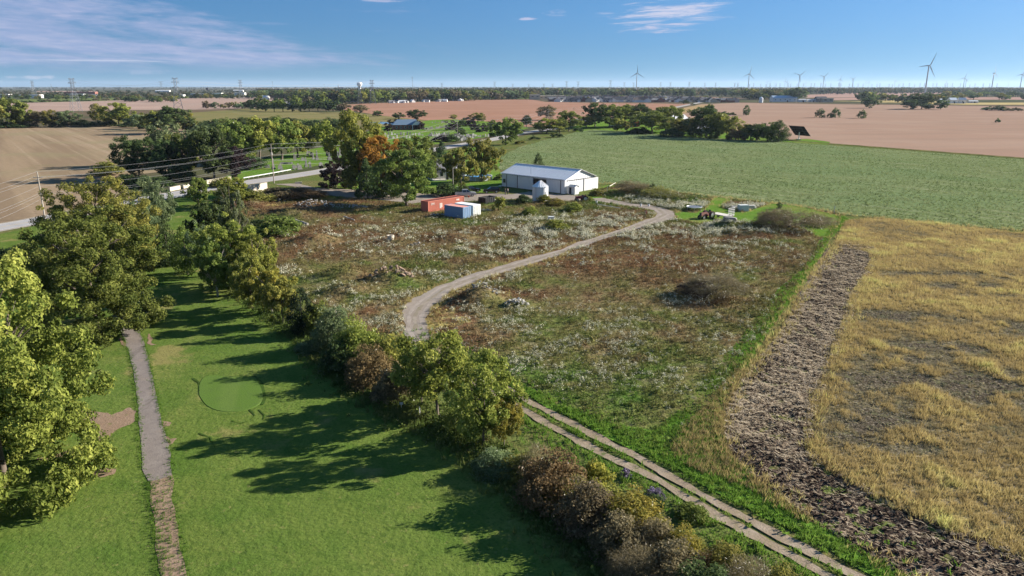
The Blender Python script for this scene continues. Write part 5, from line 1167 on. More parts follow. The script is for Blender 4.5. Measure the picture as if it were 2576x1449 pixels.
def tractor(label, loc, rz, s=1.0, mt='maroon'):
    t = thing('farm_tractor', label, 'tractor', loc, rz); t.scale = (s, s, s)
    MB().box((.75, 0, 1.02), (1.75, .56, .62), top=(.96, .8)).build('hood', M[mt], t); MB().box((1.66, 0, .95), (.1, .5, .7)).build('grille', M['dark_trim'], t)
    MB().box((-.3, 0, .82), (1.1, .5, .6)).build('transmission', M['rust'], t); MB().box((-.75, 0, 1.28), (.5, .5, .12)).box((-.98, 0, 1.5), (.08, .5, .42)).build('seat', M['black'], t)
    MB().tube((.0, 0, 1.2), (-.28, 0, 1.62), .03).build('steering_column', M['black'], t)
    sw = MB(); 
    for i in range(12):
        a, b = i*math.pi/6, (i+1)*math.pi/6; sw.tube((-.28, .2*math.cos(a), 1.62+.2*math.sin(a)), (-.28, .2*math.cos(b), 1.62+.2*math.sin(b)), .02, n=5)
    sw.build('steering_wheel', M['black'], t); MB().tube((.9, .18, 1.3), (.9, .18, 2.0), .045).build('exhaust', M['dark_trim'], t)
    for y in (-.82, .82):
        wheel(t, -.7, y, .72, .38, 'rear_wheel'); wheel(t, 1.35, y*.72, .4, .2, 'front_wheel')
        q = MB()
        for i in range(6):
            a, b = R(20+i*24), R(20+(i+1)*24); q.add([(-.7+.8*math.cos(a), y-.22, .72+.8*math.sin(a)), (-.7+.8*math.cos(b), y-.22, .72+.8*math.sin(b)), (-.7+.8*math.cos(b), y+.22, .72+.8*math.sin(b)), (-.7+.8*math.cos(a), y+.22, .72+.8*math.sin(a))], [(0,1,2,3)])
        q.build('fender', M[mt], t)
    MB().box((1.35, 0, .45), (.12, 1.1, .1)).build('front_axle', M['rust'], t)
    return t
tractor('old maroon tractor in the weeds by the garden shed', P(1463, 506), R(195))
tractor('rusty dark tractor on the mown grass in front of the wagon', P(1776, 550), R(215), 1.15, 'rust')
hw = thing('hay_wagon', 'flat hay wagon with pale deck boards and a slatted end rack', 'wagon', (46.2, 166.1, 0), R(-56))
for k in range(8): MB().box((2.5, -1.05+k*.3, 1.0), (5.0, .27, .06)).build('deck_board', M['wood_board'], hw)
MB().box((2.5, -.6, .86), (5.0, .12, .2)).box((2.5, .6, .86), (5.0, .12, .2)).box((.6, 0, .7), (.15, 1.9, .15)).box((4.3, 0, .7), (.15, 1.9, .15)).build('chassis', M['rust'], hw)
for y in (-.55, .55): MB().box((4.96, y, 1.95), (.09, .09, 1.95)).build('rack_post', M['dark_trim'], hw)
for k in range(5): MB().box((5.03, 0, 1.25+k*.38), (.05, 2.2, .16)).build('rack_slat', M['white_wood'], hw)
for x in (.6, 4.3):
    for y in (-.95, .95): wheel(hw, x, y, .36, .2)
MB().tube((0, 0, .6), (-2.2, 0, .35), .06).build('drawbar', M['rust'], hw)
tp = thing('trampoline', 'round trampoline with a grey mat on the mown grass', 'trampoline', P(1746, 529.5), 0)
MB().lathe([(0, .93), (1.75, .92)], 28).build('jump_mat', M['trampoline_mat'], tp)
q = MB()
for i in range(28):
    a, b = 2*math.pi*i/28, 2*math.pi*(i+1)/28; q.tube((1.85*math.cos(a), 1.85*math.sin(a), .93), (1.85*math.cos(b), 1.85*math.sin(b), .93), .05, n=5)
q.build('rim', M['galv'], tp)
for i in range(6): a = i*math.pi/3+.3; MB().tube((1.85*math.cos(a), 1.85*math.sin(a), 0), (1.85*math.cos(a), 1.85*math.sin(a), .93), .035).build('leg', M['galv_dull'], tp)
def crate(label, x, y, s, rz, name='wooden_crate', mt='white_wood'):
    g = P(x, y); g.z = ground_z(g.x, g.y); t = thing(name, label, 'crate', g, rz); a, b, c = s
    MB().box((0, 0, c/2), (a-.08, b-.08, c-.06)).build('liner', M['pale_paint'], t)
    for k in range(4):
        z = c*(k+.5)/4
        for sy in (-1, 1): MB().box((0, sy*b/2, z), (a, .03, c*.17)).build('slat', M[mt], t)
        for sx in (-1, 1): MB().box((sx*a/2, 0, z), (.03, b, c*.17)).build('slat', M[mt], t)
    MB().box((0, 0, .04), (a, b, .08)).build('pallet', M['wood_board'], t); return t
crate('white slatted crate standing in the meadow weeds', 1386, 557, (1.25, 1.0, 1.0), .1)
crate('large white crate behind the hay wagon rack', 1869, 531, (2.3, 1.5, 1.5), .1)
bp = thing('board_stack', 'low stack of pale boards right of the large crate', 'board stack', P(1886, 527)+Vector((0, 0, .3)), .1)
for k in range(4):
    for j in range(3): MB().box((.1*j, -.35+j*.35, .1+k*.2), (3.0-.2*k, .3, .12)).build('board', M['wood_board'], bp)
bp2 = thing('board_stack', 'grey boards leaning behind the hay wagon rack', 'board stack', P(1852, 527)+Vector((0, 0, .3)), .3)
for j in range(5): MB().box((0, -.5+j*.25, .35+.05*j), (2.4, .2, .06)).build('board', M['wood_board'], bp2)
# concrete ring, logs, pipe, posts
cr = thing('concrete_ring', 'short concrete pipe ring standing upright in the left meadow', 'concrete ring', P(983, 611), 0); cr.location.z = ground_z(*P(983, 611).xy)
MB().lathe([(.46, 0), (.58, 0), (.60, .7), (.70, .72), (.70, .95), (.50, .95), (.46, 0)], 22).build('ring_wall', M['concrete'], cr)
def log(label, a, b, r, mt, name='log', cat='log', lift=.35):
    A, B = P(*a), P(*b); za, zb = ground_z(*A.xy)+lift, ground_z(*B.xy)+lift
    t = thing(name, label, cat, (A.x, A.y, za), 0); d = Vector((B.x-A.x, B.y-A.y, zb-za)); n = 6; pts = [d*(i/n)+Vector((0, 0, .05*math.sin(i*2.1))) for i in range(n+1)]
    m = MB(); [m.tube(pts[i], pts[i+1], r*(1-.03*i), r*(1-.03*(i+1)), 10) for i in range(n)]; m.build('stem', M[mt], t); MB().tube(d*.01, d*-.002, r*.95, r*.9, 10).build('cut_end', M['wood_board'], t); return t
log('pale grey log lying by the vine tangle', (738, 562), (775, 573), .33, 'bark_pale', lift=.8)
log('thin grey log lying in the weeds right of the pale log', (866, 553), (892, 560), .16, 'bark_pale', lift=.6)
log('long white irrigation pipe lying in the weeds near the gravel loop', (1502, 521), (1560, 531), .06, 'white_metal', 'irrigation_pipe', 'pipe', .75)
log('pale plank leaning on the thicket behind the barn', (1533, 478), (1548, 467), .09, 'wood_board', 'plank', 'plank', .9)
# stones
def stone_mesh(seed):
    rr = np.random.default_rng(seed); bm = bmesh.new(); bmesh.ops.create_icosphere(bm, subdivisions=1, radius=.5)
    for v in bm.verts: v.co = v.co*float(rr.uniform(.72, 1.2)); v.co.z *= .75
    me = bpy.data.meshes.new('stone'); bm.to_mesh(me); bm.free(); return me
STONES = [stone_mesh(i) for i in range(5)]
m_light = paint('pale_rubble', (.40, .38, .345), .85, 0, .6, (.26, .24, .22), 3)
def pile(label, x, y, rx, ry, hh, n, sz, mt, name='rock_pile', cat='rock pile', seed=1):
    rr = random.Random(seed); g = P(x, y); gz = ground_z(g.x, g.y); t = thing(name, label, cat, (g.x, g.y, gz), 0)
    for i in range(n):
        a, r = rr.uniform(0, 6.28), math.sqrt(rr.random()); px, py = r*rx*math.cos(a), r*ry*math.sin(a)
        z = ground_z(g.x+px, g.y+py)-gz+hh*(1-r*r)*rr.uniform(.5, 1); s = sz*rr.uniform(.55, 1.35)
        o = put('stone', STONES[rr.randrange(5)], mt, t); o.location = (px, py, z+.12*s); o.scale = (s, s*rr.uniform(.6, 1), s*rr.uniform(.5, .9)); o.rotation_euler = (rr.uniform(-.5, .5), rr.uniform(-.5, .5), rr.uniform(0, 6))
    return t
pile('pile of white stones right of the gravel bend', 1300, 770, 1.7, 1.1, .7, 46, .45, m_light, seed=2)
pile('pile of grey stones with white flowers, left of the white stone pile', 1216, 752, 2.6, 1.6, .9, 36, .5, M['stone'], seed=3)
pile('brown earth and stone heap left of the gravel road', 985, 707, 3.8, 1.8, 1.2, 60, .7, paint('earth_clod', (.24, .17, .12), .9, 0, .6, (.12, .085, .06), 2), 'rubble_heap', 'rubble heap', 4)
pile('broken white concrete heap below the driveway, left part', 790, 521, 5.0, 2.2, .8, 90, .5, m_light, 'rubble_heap', 'rubble heap', 5)
pile('broken white concrete heap below the driveway, right part', 880, 522, 4.6, 1.8, .6, 80, .45, m_light, 'rubble_heap', 'rubble heap', 6)
pile('white rubble strewn at the foot of the red container', 1103, 541, 2.0, .6, .25, 20, .5, m_light, 'rubble_heap', 'rubble heap', 7)
pile('small heap of rubble below the black dumpster', 1222, 530, 1.6, .8, .35, 20, .45, m_light, 'rubble_heap', 'rubble heap', 8)
pile('small white rubble heap in the middle of the left meadow', 1052, 618, 1.3, .7, .4, 18, .5, m_light, 'rubble_heap', 'rubble heap', 9)
pile('grey rubble under weeds beside the bridge wall', 690, 508, 3.0, 1.6, .8, 30, .8, M['stone'], 'rubble_heap', 'rubble heap', 10)
bo = put('boulder', stone_mesh(33), M['stone']); g = P(1834, 573); bo.location = (g.x, g.y, ground_z(g.x, g.y)+.5); bo.scale = (4.2, 2.6, 2.6); bo.rotation_euler = (0, .1, .2); tag(bo, 'large grey dome shaped boulder among white flowers beside the mown lawn', 'boulder')
for x, y, lb in ((1500.5, 511, 'white bucket at the edge of the gravel loop, left one'), (1612, 519, 'white bucket at the edge of the gravel loop beside the thicket'), (1632, 519.5, 'white bag at the edge of the gravel loop beside the thicket')):
    g = P(x, y); t = thing('bucket', lb, 'bucket', (g.x, g.y, .02), 0); MB().lathe([(.0, 0), (.22, 0), (.27, .6), (.25, .6), (.2, .05)], 12).build('bucket_wall', M['white_metal'], t); MB().tube((-.27, 0, .6), (.27, 0, .66), .015).build('handle', M['galv_dull'], t)
g = P(1535, 728) if False else P(1630, 551); t = thing('barrel', 'rusty barrel standing in weeds inside the gravel loop', 'barrel', (P(1624, 541).x, P(1624, 541).y, ground_z(*P(1624, 541).xy)), 0); MB().lathe([(0, 0), (.3, 0), (.32, .3), (.3, .32), (.32, .6), (.3, .62), (.3, .95), (0, .93)], 14).build('barrel_wall', M['rust'], t); MB().lathe([(.3, .95), (.32, .97), (.3, .99)], 14).build('rim', M['dark_trim'], t)
for x, y, lb in ((1528, 484, 'white marker post left of the thicket behind the barn'), (1650, 480, 'white marker post above the gravel loop thicket'), (1666, 479, 'second white marker post above the gravel loop thicket'), (2098, 537, 'wooden stake at the corner of the crop field')):
    g = P(x, y); t = thing('marker_post', lb, 'post', (g.x, g.y, ground_z(g.x, g.y)), 0); MB().box((0, 0, .8), (.12, .12, 1.6)).build('shaft', M['wood_board'], t); MB().box((0, 0, 1.63), (.15, .15, .06)).build('cap', M['white_wood'], t)
sg = thing('tee_marker', 'small white tee marker sign on the shaded hedge foot', 'sign', P(1010, 1030), .2); MB().box((0, 0, .35), (.05, .05, .7)).build('stake', M['white_wood'], sg); MB().box((0, -.04, .62), (.32, .03, .22)).build('panel', M['white_wood'], sg)
sg = thing('yardage_post', 'thin white post at the hedge foot below the bright locust', 'post', P(1056, 1047), .0); MB().tube((0, 0, 0), (0, 0, .9), .04).build('shaft', M['white_metal'], sg); MB().tube((0, 0, .9), (0, 0, .96), .05, .02).build('cap', M['galv_dull'], sg)

# ------------------------------------------------------------------ people
def skin_mesh(chains, joints):
    vs = []; es = []; rs = []; idx = {}
    for nm, (p, r) in joints.items(): idx[nm] = len(vs); vs.append(p); rs.append(r)
    for ch in chains: es += [(idx[a], idx[b]) for a, b in zip(ch, ch[1:])]
    me = bpy.data.meshes.new('body'); me.from_pydata(vs, es, []); o = bpy.data.objects.new('tmp', me); C.objects.link(o)
    md = o.modifiers.new('s', 'SKIN'); sv = me.skin_vertices[0].data
    for i, r in enumerate(rs): sv[i].radius = (r, r)
    sv[0].use_root = True; o.modifiers.new('d', 'SUBSURF').levels = 1
    dg = bpy.context.evaluated_depsgraph_get(); out = bpy.data.meshes.new_from_object(o.evaluated_get(dg)); bpy.data.objects.remove(o); out.materials.clear()
    for p in out.polygons: p.use_smooth = True
    return out
def person(label, loc, rz, top, legs):
    t = thing('person', label, 'person', loc, rz)
    J = {'pelvis': ((0, 0, .93), .125), 'waist': ((0, 0, 1.08), .12), 'chest': ((0, .01, 1.32), .15), 'neck': ((0, .0, 1.5), .055), 'chin': ((0, .02, 1.58), .075), 'head': ((0, .01, 1.67), .10), 'crown_': ((0, 0, 1.75), .07)}
    for s, n in ((-1, 'l'), (1, 'r')):
        J.update({'sh'+n: ((s*.18, 0, 1.42), .065), 'el'+n: ((s*.25, -.02, 1.14), .048), 'wr'+n: ((s*.23, .10, .92), .034), 'ha'+n: ((s*.22, .13, .84), .038), 'fi'+n: ((s*.21, .15, .76), .018),
                  'hip'+n: ((s*.10, 0, .88), .10), 'kn'+n: ((s*.12, .02, .48), .065), 'an'+n: ((s*.12, -.01, .09), .045), 'to'+n: ((s*.13, .17, .04), .04)})
    ch = [('pelvis', 'waist', 'chest', 'neck', 'chin', 'head', 'crown_')]
    for n in 'lr': ch += [('chest', 'sh'+n, 'el'+n, 'wr'+n, 'ha'+n, 'fi'+n), ('pelvis', 'hip'+n, 'kn'+n, 'an'+n, 'to'+n)]
    put('body', skin_mesh(ch, J), M['skin'], t)
    up = {k: (v[0], v[1]*1.16+.012) for k, v in J.items() if k in ('waist', 'chest', 'shl', 'shr', 'ell', 'elr', 'wrl', 'wrr')}
    put('jacket', skin_mesh([('waist', 'chest')]+[('chest', 'sh'+n, 'el'+n, 'wr'+n) for n in 'lr'], up), top, t)
    lo = {k: (v[0], v[1]*1.15+.012) for k, v in J.items() if k in ('pelvis', 'waist', 'hipl', 'hipr', 'knl', 'knr', 'anl', 'anr')}
    put('trousers', skin_mesh([('pelvis', 'waist')]+[('pelvis', 'hip'+n, 'kn'+n, 'an'+n) for n in 'lr'], lo), legs, t)
    for s in (-1, 1): MB().box((s*.125, .07, .05), (.11, .29, .1), top=(.8, .85)).build('shoe', M['black'], t)
    put('hair', skin_mesh([('a', 'b')], {'a': ((0, -.03, 1.70), .10), 'b': ((0, -.02, 1.76), .085)}), M['hair'], t)
    MB().box((0, .125, 1.655), (.025, .03, .04)).build('nose', M['skin'], t)
    for s in (-1, 1): MB().box((s*.035, .108, 1.685), (.02, .012, .012)).build('eye', M['black'], t)
    return t
person('person in dark clothing standing in the yard, the left one of two', P(1271, 490), R(-60), M['cloth_dark'], M['cloth_grey'])
person('person in a dark jacket standing in the yard, nearer the barn', P(1277.5, 489), R(60), M['cloth_grey'], M['cloth_dark'])

# ------------------------------------------------------------------ farmhouse, pool, yard lamp
def gable_house(t, L, Wd, E, Rg, wall, roof, ov=.4, sides=True):
    """x along ridge; walls, two roof slopes, gables"""
    MB().box((0, 0, E/2), (L, Wd, E)).prism([(-Wd/2, E), (Wd/2, E), (0, Rg)], -L/2, L/2, 'X').build('wall', wall, t)
    for s in (-1, 1):
        y0 = s*(Wd/2+ov); z0 = E-ov*(Rg-E)/(Wd/2)
        MB().add([(-L/2-ov, y0, z0), (L/2+ov, y0, z0), (L/2+ov, 0, Rg), (-L/2-ov, 0, Rg), (-L/2-ov, y0, z0+.14), (L/2+ov, y0, z0+.14), (L/2+ov, 0, Rg+.14), (-L/2-ov, 0, Rg+.14)], [(0,1,2,3),(4,5,6,7),(0,1,5,4),(1,2,6,5),(2,3,7,6),(3,0,4,7)]).build('roof', roof, t)
def win(t, x, y, z, wd, h, rz, frame='house_white'):
    f = MB().box((0, 0, 0), (wd+.2, .08, h+.2)).build('window', M[frame], t); f.location = (x, y, z); f.rotation_euler = (0, 0, rz)
    MB().box((0, -.045, 0), (wd, .03, h)).build('pane', M['glass'], f)
fh = thing('farmhouse', 'grey roofed white farmhouse behind the trees with a white porch', 'house', P(1118, 452)+Vector((0, 4, 0)), R(20))
gable_house(fh, 11, 8, 3.4, 6.2, M['house_white'], M['shingle_grey'])
MB().box((-3.5, -5.2, 2.75), (4.2, 2.8, .14)).build('porch_roof', M['shingle_dark'], fh)
for x in (-5.4, -3.5, -1.6): MB().box((x, -6.4, 1.35), (.16, .16, 2.7)).build('porch_post', M['house_white'], fh)
MB().box((-3.5, -5.2, .2), (4.2, 2.7, .4)).build('porch_floor', M['wood_board'], fh)
for x in (-4.6, -2.4, 1.5, 3.8): win(fh, x, -4.03, 1.8, 1.1, 1.3, 0)
MB().box((-.6, -4.05, 1.1), (1.0, .1, 2.1)).build('door', M['dark_trim'], fh); MB().box((2.5, 1, 6.6), (.6, .6, 1.4)).build('chimney', M['brick'], fh)
win(fh, -5.53, 0, 2.0, 1.0, 1.2, -math.pi/2); win(fh, 5.53, 0, 2.0, 1.0, 1.2, math.pi/2)
pl = thing('swimming_pool', 'round above ground swimming pool with blue water', 'swimming pool', P(1204, 451.5), 0); pr = 4.3
MB().lathe([(pr-.06, 0), (pr, 0), (pr, 1.28), (pr-.06, 1.28)], 36).build('pool_wall', M['pool_wall'], pl)
MB().lathe([(0, 1.08), (pr-.07, 1.08)], 36).build('water', M['pool_water'], pl); MB().lathe([(pr-.12, 1.28), (pr+.12, 1.28), (pr+.12, 1.34), (pr-.12, 1.34), (pr-.12, 1.28)], 36).build('rim', M['white_metal'], pl)
MB().lathe([(pr-.09, .05), (pr-.085, 1.27)], 36).build('liner', M['pool_water'], pl)
for i in range(18): a = i*math.pi/9; MB().box(((pr+.04)*math.cos(a), (pr+.04)*math.sin(a), .64), (.12, .2, 1.28), a).build('post', M['white_metal'], pl)
yl = thing('yard_lamp', 'tall wooden yard lamp pole with a curved lamp arm', 'lamp post', P(1140.5, 487.7), 0)
MB().tube((0, 0, 0), (0, 0, 7.3), .13, .09, 8).build('pole', M['bark_pale'], yl); MB().tube((0, 0, 7.2), (.5, 0, 7.45), .04).tube((.5, 0, 7.45), (1.0, 0, 7.35), .04).build('arm', M['galv'], yl); MB().lathe([(.05, 7.35), (.2, 7.2), (.18, 7.1), (0, 7.1)], 12).build('lamp_head', M['white_metal'], yl); bpy.data.objects['lamp_head'].location = (1.0, 0, 0)

# ------------------------------------------------------------------ bridge walls, guard rails
def wall_run(name, label, cat, pts, h, th, mt, z0=0, capm=None):
    p = [Vector(q) for q in pts]; t = thing(name, label, cat, p[0], 0)
    for a, b in zip(p, p[1:]):
        d = b-a; o = MB().box((d.length/2, 0, h/2), (d.length, th, h)).build('panel', mt, t); o.location = a-p[0]+Vector((0, 0, z0)); o.rotation_euler = (0, 0, math.atan2(d.y, d.x))
        if capm: c = MB().box((d.length/2, 0, h+.06), (d.length+.02, th+.14, .12)).build('coping', capm, t); c.location = o.location; c.rotation_euler = o.rotation_euler
    return t
wall_run('bridge_wall', 'near pale concrete wall of the road bridge, half hidden by bushes', 'bridge wall', [P(590, 500), P(625, 490), P(672, 480)], 2.7, .4, M['concrete'], -.4, M['concrete'])
wall_run('bridge_wall', 'far pale concrete parapet of the road bridge', 'bridge wall', [P(520, 463), P(550, 458.5), P(581, 453.5)], 1.1, .35, M['concrete'], 0, M['concrete'])
wall_run('road_barrier', 'short pale concrete barrier on the far roadside left of the round maple', 'barrier', [P(427, 481.5), P(453, 476)], 1.1, .4, M['concrete'])
wall_run('road_barrier', 'second concrete barrier on the far roadside behind the round maple', 'barrier', [P(461, 474.5), P(486, 469)], 1.0, .4, M['concrete'])
wall_run('culvert_wall', 'low pale concrete edge where the driveway meets the road', 'wall', [P(742, 462), P(760, 461.5)], .5, .4, M['concrete'])
def guard_rail(label, pts):
    p = resample([Vector(q).xy for q in pts], 2.4, False); t = thing('guard_rail', label, 'guard rail', (p[0].x, p[0].y, 0), 0)
    m = MB(); k = [Vector((q.x-p[0].x, q.y-p[0].y, 0)) for q in p]
    prof = [(0, .48), (.07, .54), (.02, .62), (.02, .66), (.07, .74), (0, .8)]
    for a, b in zip(k, k[1:]):
        n = (b-a).normalized(); n = Vector((n.y, -n.x, 0)); vs = [a+n*u+Vector((0, 0, z)) for u, z in prof]+[b+n*u+Vector((0, 0, z)) for u, z in prof]
        m.add(vs, [(i, i+1, 6+i+1, 6+i) for i in range(5)])
    m.build('rail', M['galv_dull'], t)
    for q in k: o = MB().box((0, 0, .42), (.14, .16, .84)).build('post', M['wood_pole'], t); o.location = q+Vector((-.02, .1, 0))
guard_rail('long steel guard rail between the road and the gravestones', [P(613, 452.5), P(650, 446), P(690, 439), P(732, 431)])
guard_rail('short steel guard rail on the near roadside beside the round maple', [P(436, 502), P(462, 498), P(488, 493)])

# ------------------------------------------------------------------ power line along the road
WP = [(-480, 560, 11), (93, 431.5, 10.6), (681, 362, 12), (1150, 297, 11.5), (1283, 291.5, 12), (1379.6, 274.5, 13), (1444, 269.5, 13), (1558, 262, 13)]
base_of = []
for i, (x, yt, h) in enumerate(WP):
    q = P(x, yt, h); base_of.append(Vector((q.x, q.y, h)))
for i in (3, 4, 5, 6, 7):   # far poles: stand them on the near side of the road at sensible spacing
    pass
LBL = ['power pole beyond the picture edge', 'nearest grey wooden power pole beside the tilled field', 'wooden power pole at the bridge beside the guard rail', 'wooden power pole rising before the cemetery lawn', 'wooden power pole behind the green roadside tree', 'wooden power pole in front of the tall brownish tree', 'wooden power pole against the red clay field', 'farthest wooden power pole above the farmstead grove']
ATT = [(0, 0), (-1.1, -1.25), (1.1, -1.25), (.18, -3.3), (.2, -4.8), (-.2, -5.1), (.2, -6.2)]
dirs = []
for i in range(len(base_of)):
    a = base_of[max(0, i-1)]; b = base_of[min(len(base_of)-1, i+1)]; d = Vector((b.x-a.x, b.y-a.y, 0)).normalized(); dirs.append(d)
    if i == 0: continue
    pp = base_of[i]; t = thing('power_pole', LBL[i], 'power pole', (pp.x, pp.y, 0), math.atan2(d.y, d.x))
    h = pp.z; MB().tube((0, 0, 0), (0, 0, h-.1), .17, .11, 8).build('shaft', M['bark_pale'] if i == 1 else M['wood_pole'], t)
    MB().box((0, 0, h-1.35), (.1, 2.5, .12)).build('crossarm', M['wood_pole'], t)
    for y in (-1.1, 1.1): MB().lathe([(.03, 0), (.06, .04), (.04, .12), (.06, .16), (.02, .2)], 8).build('insulator', M['stone'], t).location = (0, y, h-1.28)
    MB().lathe([(.03, 0), (.06, .04), (.04, .12), (.02, .2)], 8).build('insulator', M['stone'], t).location = (0, 0, h-.12)
    if i in (2, 3): MB().lathe([(0, 0), (.25, 0), (.25, .8), (0, .85)], 12).build('transformer', M['galv_dull'], t).location = (.3, .25, h-3.4)
for j, (off, dz) in enumerate(ATT):
    cu = MB()
    for i in range(len(base_of)-1):
        a, b = base_of[i], base_of[i+1]; na = Vector((-dirs[i].y, dirs[i].x, 0)); nb = Vector((-dirs[i+1].y, dirs[i+1].x, 0))
        A = a+na*off+Vector((0, 0, dz)); B = b+nb*off+Vector((0, 0, dz)); n = 12; sag = .016*(B-A).length*(1+.1*j)
        pts = [A.lerp(B, k/n)-Vector((0, 0, 4*sag*(k/n)*(1-k/n))) for k in range(n+1)]
        rr = .018 if a.y < 200 else .024
        for k in range(n): cu.tube(pts[k], pts[k+1], rr, n=4, cap=False)
    o = cu.build('power_line_wire', M['wire']); tag(o, ['topmost wire of the roadside power line', 'left upper wire of the roadside power line', 'right upper wire of the roadside power line', 'third wire level of the roadside power line', 'middle low wire of the roadside power line', 'lower paired wire of the roadside power line', 'lowest wire of the roadside power line'][j], 'power line', 'wires of the roadside power line')
up = thing('utility_pole', 'short pole on the farmstead lawn beyond the crop field', 'pole', P(1535.5, 321), 0); MB().tube((0, 0, 0), (0, 0, height_for(P(1535.5, 321), 299.5)), .14, .1, 8).build('shaft', M['wood_pole'], up); MB().box((0, 0, height_for(P(1535.5, 321), 299.5)-.5), (.9, .1, .1)).build('crossarm', M['wood_pole'], up)
up = thing('utility_pole', 'thin pole left of the chapel roof', 'pole', P(1007, 318), 0); MB().tube((0, 0, 0), (0, 0, 9), .14, .1, 8).build('shaft', M['wood_pole'], up); MB().box((0, 0, 8.6), (1.2, .1, .1)).build('crossarm', M['wood_pole'], up)

# ------------------------------------------------------------------ cemetery
def z5(x, y): return ((900+x/5.152)/1.4907, (560+y/5.152)/1.4907)
def z8(x, y): return ((1380+x/4.293)/1.4907, (400+y/4.293)/1.4907)
def tablet(wd, h, th=.22):
    n = 8; pts = [(-wd/2, .12), (-wd/2, h-wd*.35)]+[(-wd/2*math.cos(math.pi*i/n), h-wd*.35+wd*.35*math.sin(math.pi*i/n)) for i in range(1, n)]+[(wd/2, h-wd*.35), (wd/2, .12)]
    return MB().prism(pts, -th/2, th/2, 'Y').box((0, 0, .07), (wd+.3, th+.25, .14))
TAB = [tablet(*s).mesh('headstone') for s in ((.8, 1.2), (1.1, 1.0), (.6, 1.6), (1.3, 1.25), (.9, .8))]
OBL = MB().box((0, 0, .25), (1.1, 1.1, .5)).box((0, 0, .8), (.8, .8, .6)).box((0, 0, 2.1), (.55, .55, 2.0), top=(.62, .62)).box((0, 0, 3.25), (.34, .34, .3), top=(.05, .05)).mesh('obelisk')
hr = random.Random(8)
def stone_at(me, x, y, label, group, cat='gravestone', s=1.0, mt=None, rz=None):
    M.get('pale_stone') or mat('pale_stone', (.36, .35, .33), .8, 0, .5, (.22, .21, .2), 3)
    o = put('gravestone' if me is not OBL else 'grave_obelisk', me, mt or M['stone']); o.location = P(x, y); o.scale = (s, s, s*hr.uniform(.9, 1.15)); o.rotation_euler = (0, 0, rz if rz is not None else R(32)+hr.uniform(-.1, .1)); return tag(o, label, cat, group)
for (x, y), s, lb in (((1045, 182), .75, 'small white obelisk under the cemetery wood'), ((1415, 190), .9, 'grey obelisk left of the tall white one'), ((1488, 205), 1.25, 'tall white obelisk on the near cemetery lawn'), ((1728, 212), 1.35, 'tallest dark tipped obelisk by the light green tree'), ((1280, 345), 1.05, 'pale obelisk nearest the roadside'), ((648, 382), 1.15, 'dark based obelisk beside the power pole'), ((1935, 120), 1.4, 'tall grey column behind the row of small stones'), ((1890, 160), .9, 'short obelisk near the dark maroon tree')):
    stone_at(OBL, *z5(x, y), lb, None, 'obelisk', s)
for i, (x, y) in enumerate([(440,320),(535,360),(403,362),(778,382),(808,410),(1040,388),(1072,360),(1122,362),(1155,388),(1345,278),(1358,350),(1560,318),(1072,208),(1215,216),(1310,122),(1380,120),(1340,70),(1300,100)]):
    stone_at(TAB[i % 5], *z5(x, y), 'grey gravestone on the near cemetery lawn by the road', 'gravestones on the near cemetery lawn', s=hr.uniform(.95, 1.4))
for i in range(9): stone_at(TAB[4], *z5(785+i*27, 287-i*.8+hr.uniform(-2, 2)), 'small white gravestone in the front row', 'small white gravestones in the front row', s=.9)
for i in range(10): stone_at(TAB[i % 2*4], *z5(1700+i*24, 122+hr.uniform(-2, 4)), 'small gravestone in the back row by the tall column', 'small gravestones in the back row', s=.9)
for x0, x1, y0, y1, n in ((285, 870, 440, 448, 13), (270, 760, 500, 490, 11), (985, 1350, 460, 470, 15), (1000, 1240, 435, 445, 8), (1370, 1700, 480, 488, 15), (1390, 2010, 462, 470, 17), (1430, 1620, 545, 520, 8), (1380, 1600, 510, 505, 7)):
    for i in range(n):
        x = x0+(x1-x0)*i/(n-1)+hr.uniform(-9, 9); stone_at(TAB[hr.randrange(5)], *z8(x, y0+(y1-y0)*i/(n-1)+14+hr.uniform(-6, 6)), 'gravestone in the dense rows between the chapel and the road', 'gravestones in the dense rows below the chapel', s=hr.uniform(.95, 1.4), mt=M['dark_stone'] if hr.random() < .45 else M['pale_stone'])
for i in range(24):
    x = 890+hr.uniform(0, 400); stone_at(TAB[hr.randrange(5)], *z8(x, 375-(x-890)*.11+hr.uniform(-6, 6)), 'pale gravestone right of the chapel', 'pale gravestones right of the chapel', s=hr.uniform(.95, 1.3))
for i in range(8): stone_at(TAB[hr.randrange(5)], *z8(1010+hr.uniform(0, 260), 258+hr.uniform(-8, 8)), 'pale gravestone at the back of the cemetery', 'pale gravestones at the back of the cemetery', s=1.0)
ribbon('cemetery_lane', W([z8(200, 395), z8(600, 410), z8(900, 400), z8(1300, 405), z8(1650, 408), z8(2060, 400)]), 2.0, .03, g_gravel, amp=.3, step=3)
ch = thing('cemetery_chapel', 'brick cemetery building with blue grey hipped roof and white porch gable', 'chapel', P(1022, 325.5), R(14))
MB().box((0, 0, 1.7), (19, 9, 3.4)).build('wall', M['brick'], ch)
MB().add([(-10, -5, 3.3), (10, -5, 3.3), (10, 5, 3.3), (-10, 5, 3.3), (-6, 0, 6.8), (7, 0, 6.8)], [(0,1,5,4),(1,2,5),(2,3,4,5),(3,0,4),(0,3,2,1)]).build('roof', M['roof_blue'], ch)
MB().add([(3.2, -7.4, 3.3), (9.4, -7.4, 3.3), (6.3, -7.4, 6.0), (3.2, -1, 3.3), (9.4, -1, 3.3), (6.3, -1, 6.0)], [(0,3,5,2),(1,2,5,4)]).build('porch_roof', M['roof_blue'], ch)
MB().add([(3.3, -7.3, 3.25), (9.3, -7.3, 3.25), (6.3, -7.3, 5.9)], [(0,1,2)]).build('porch_gable', M['house_white'], ch)
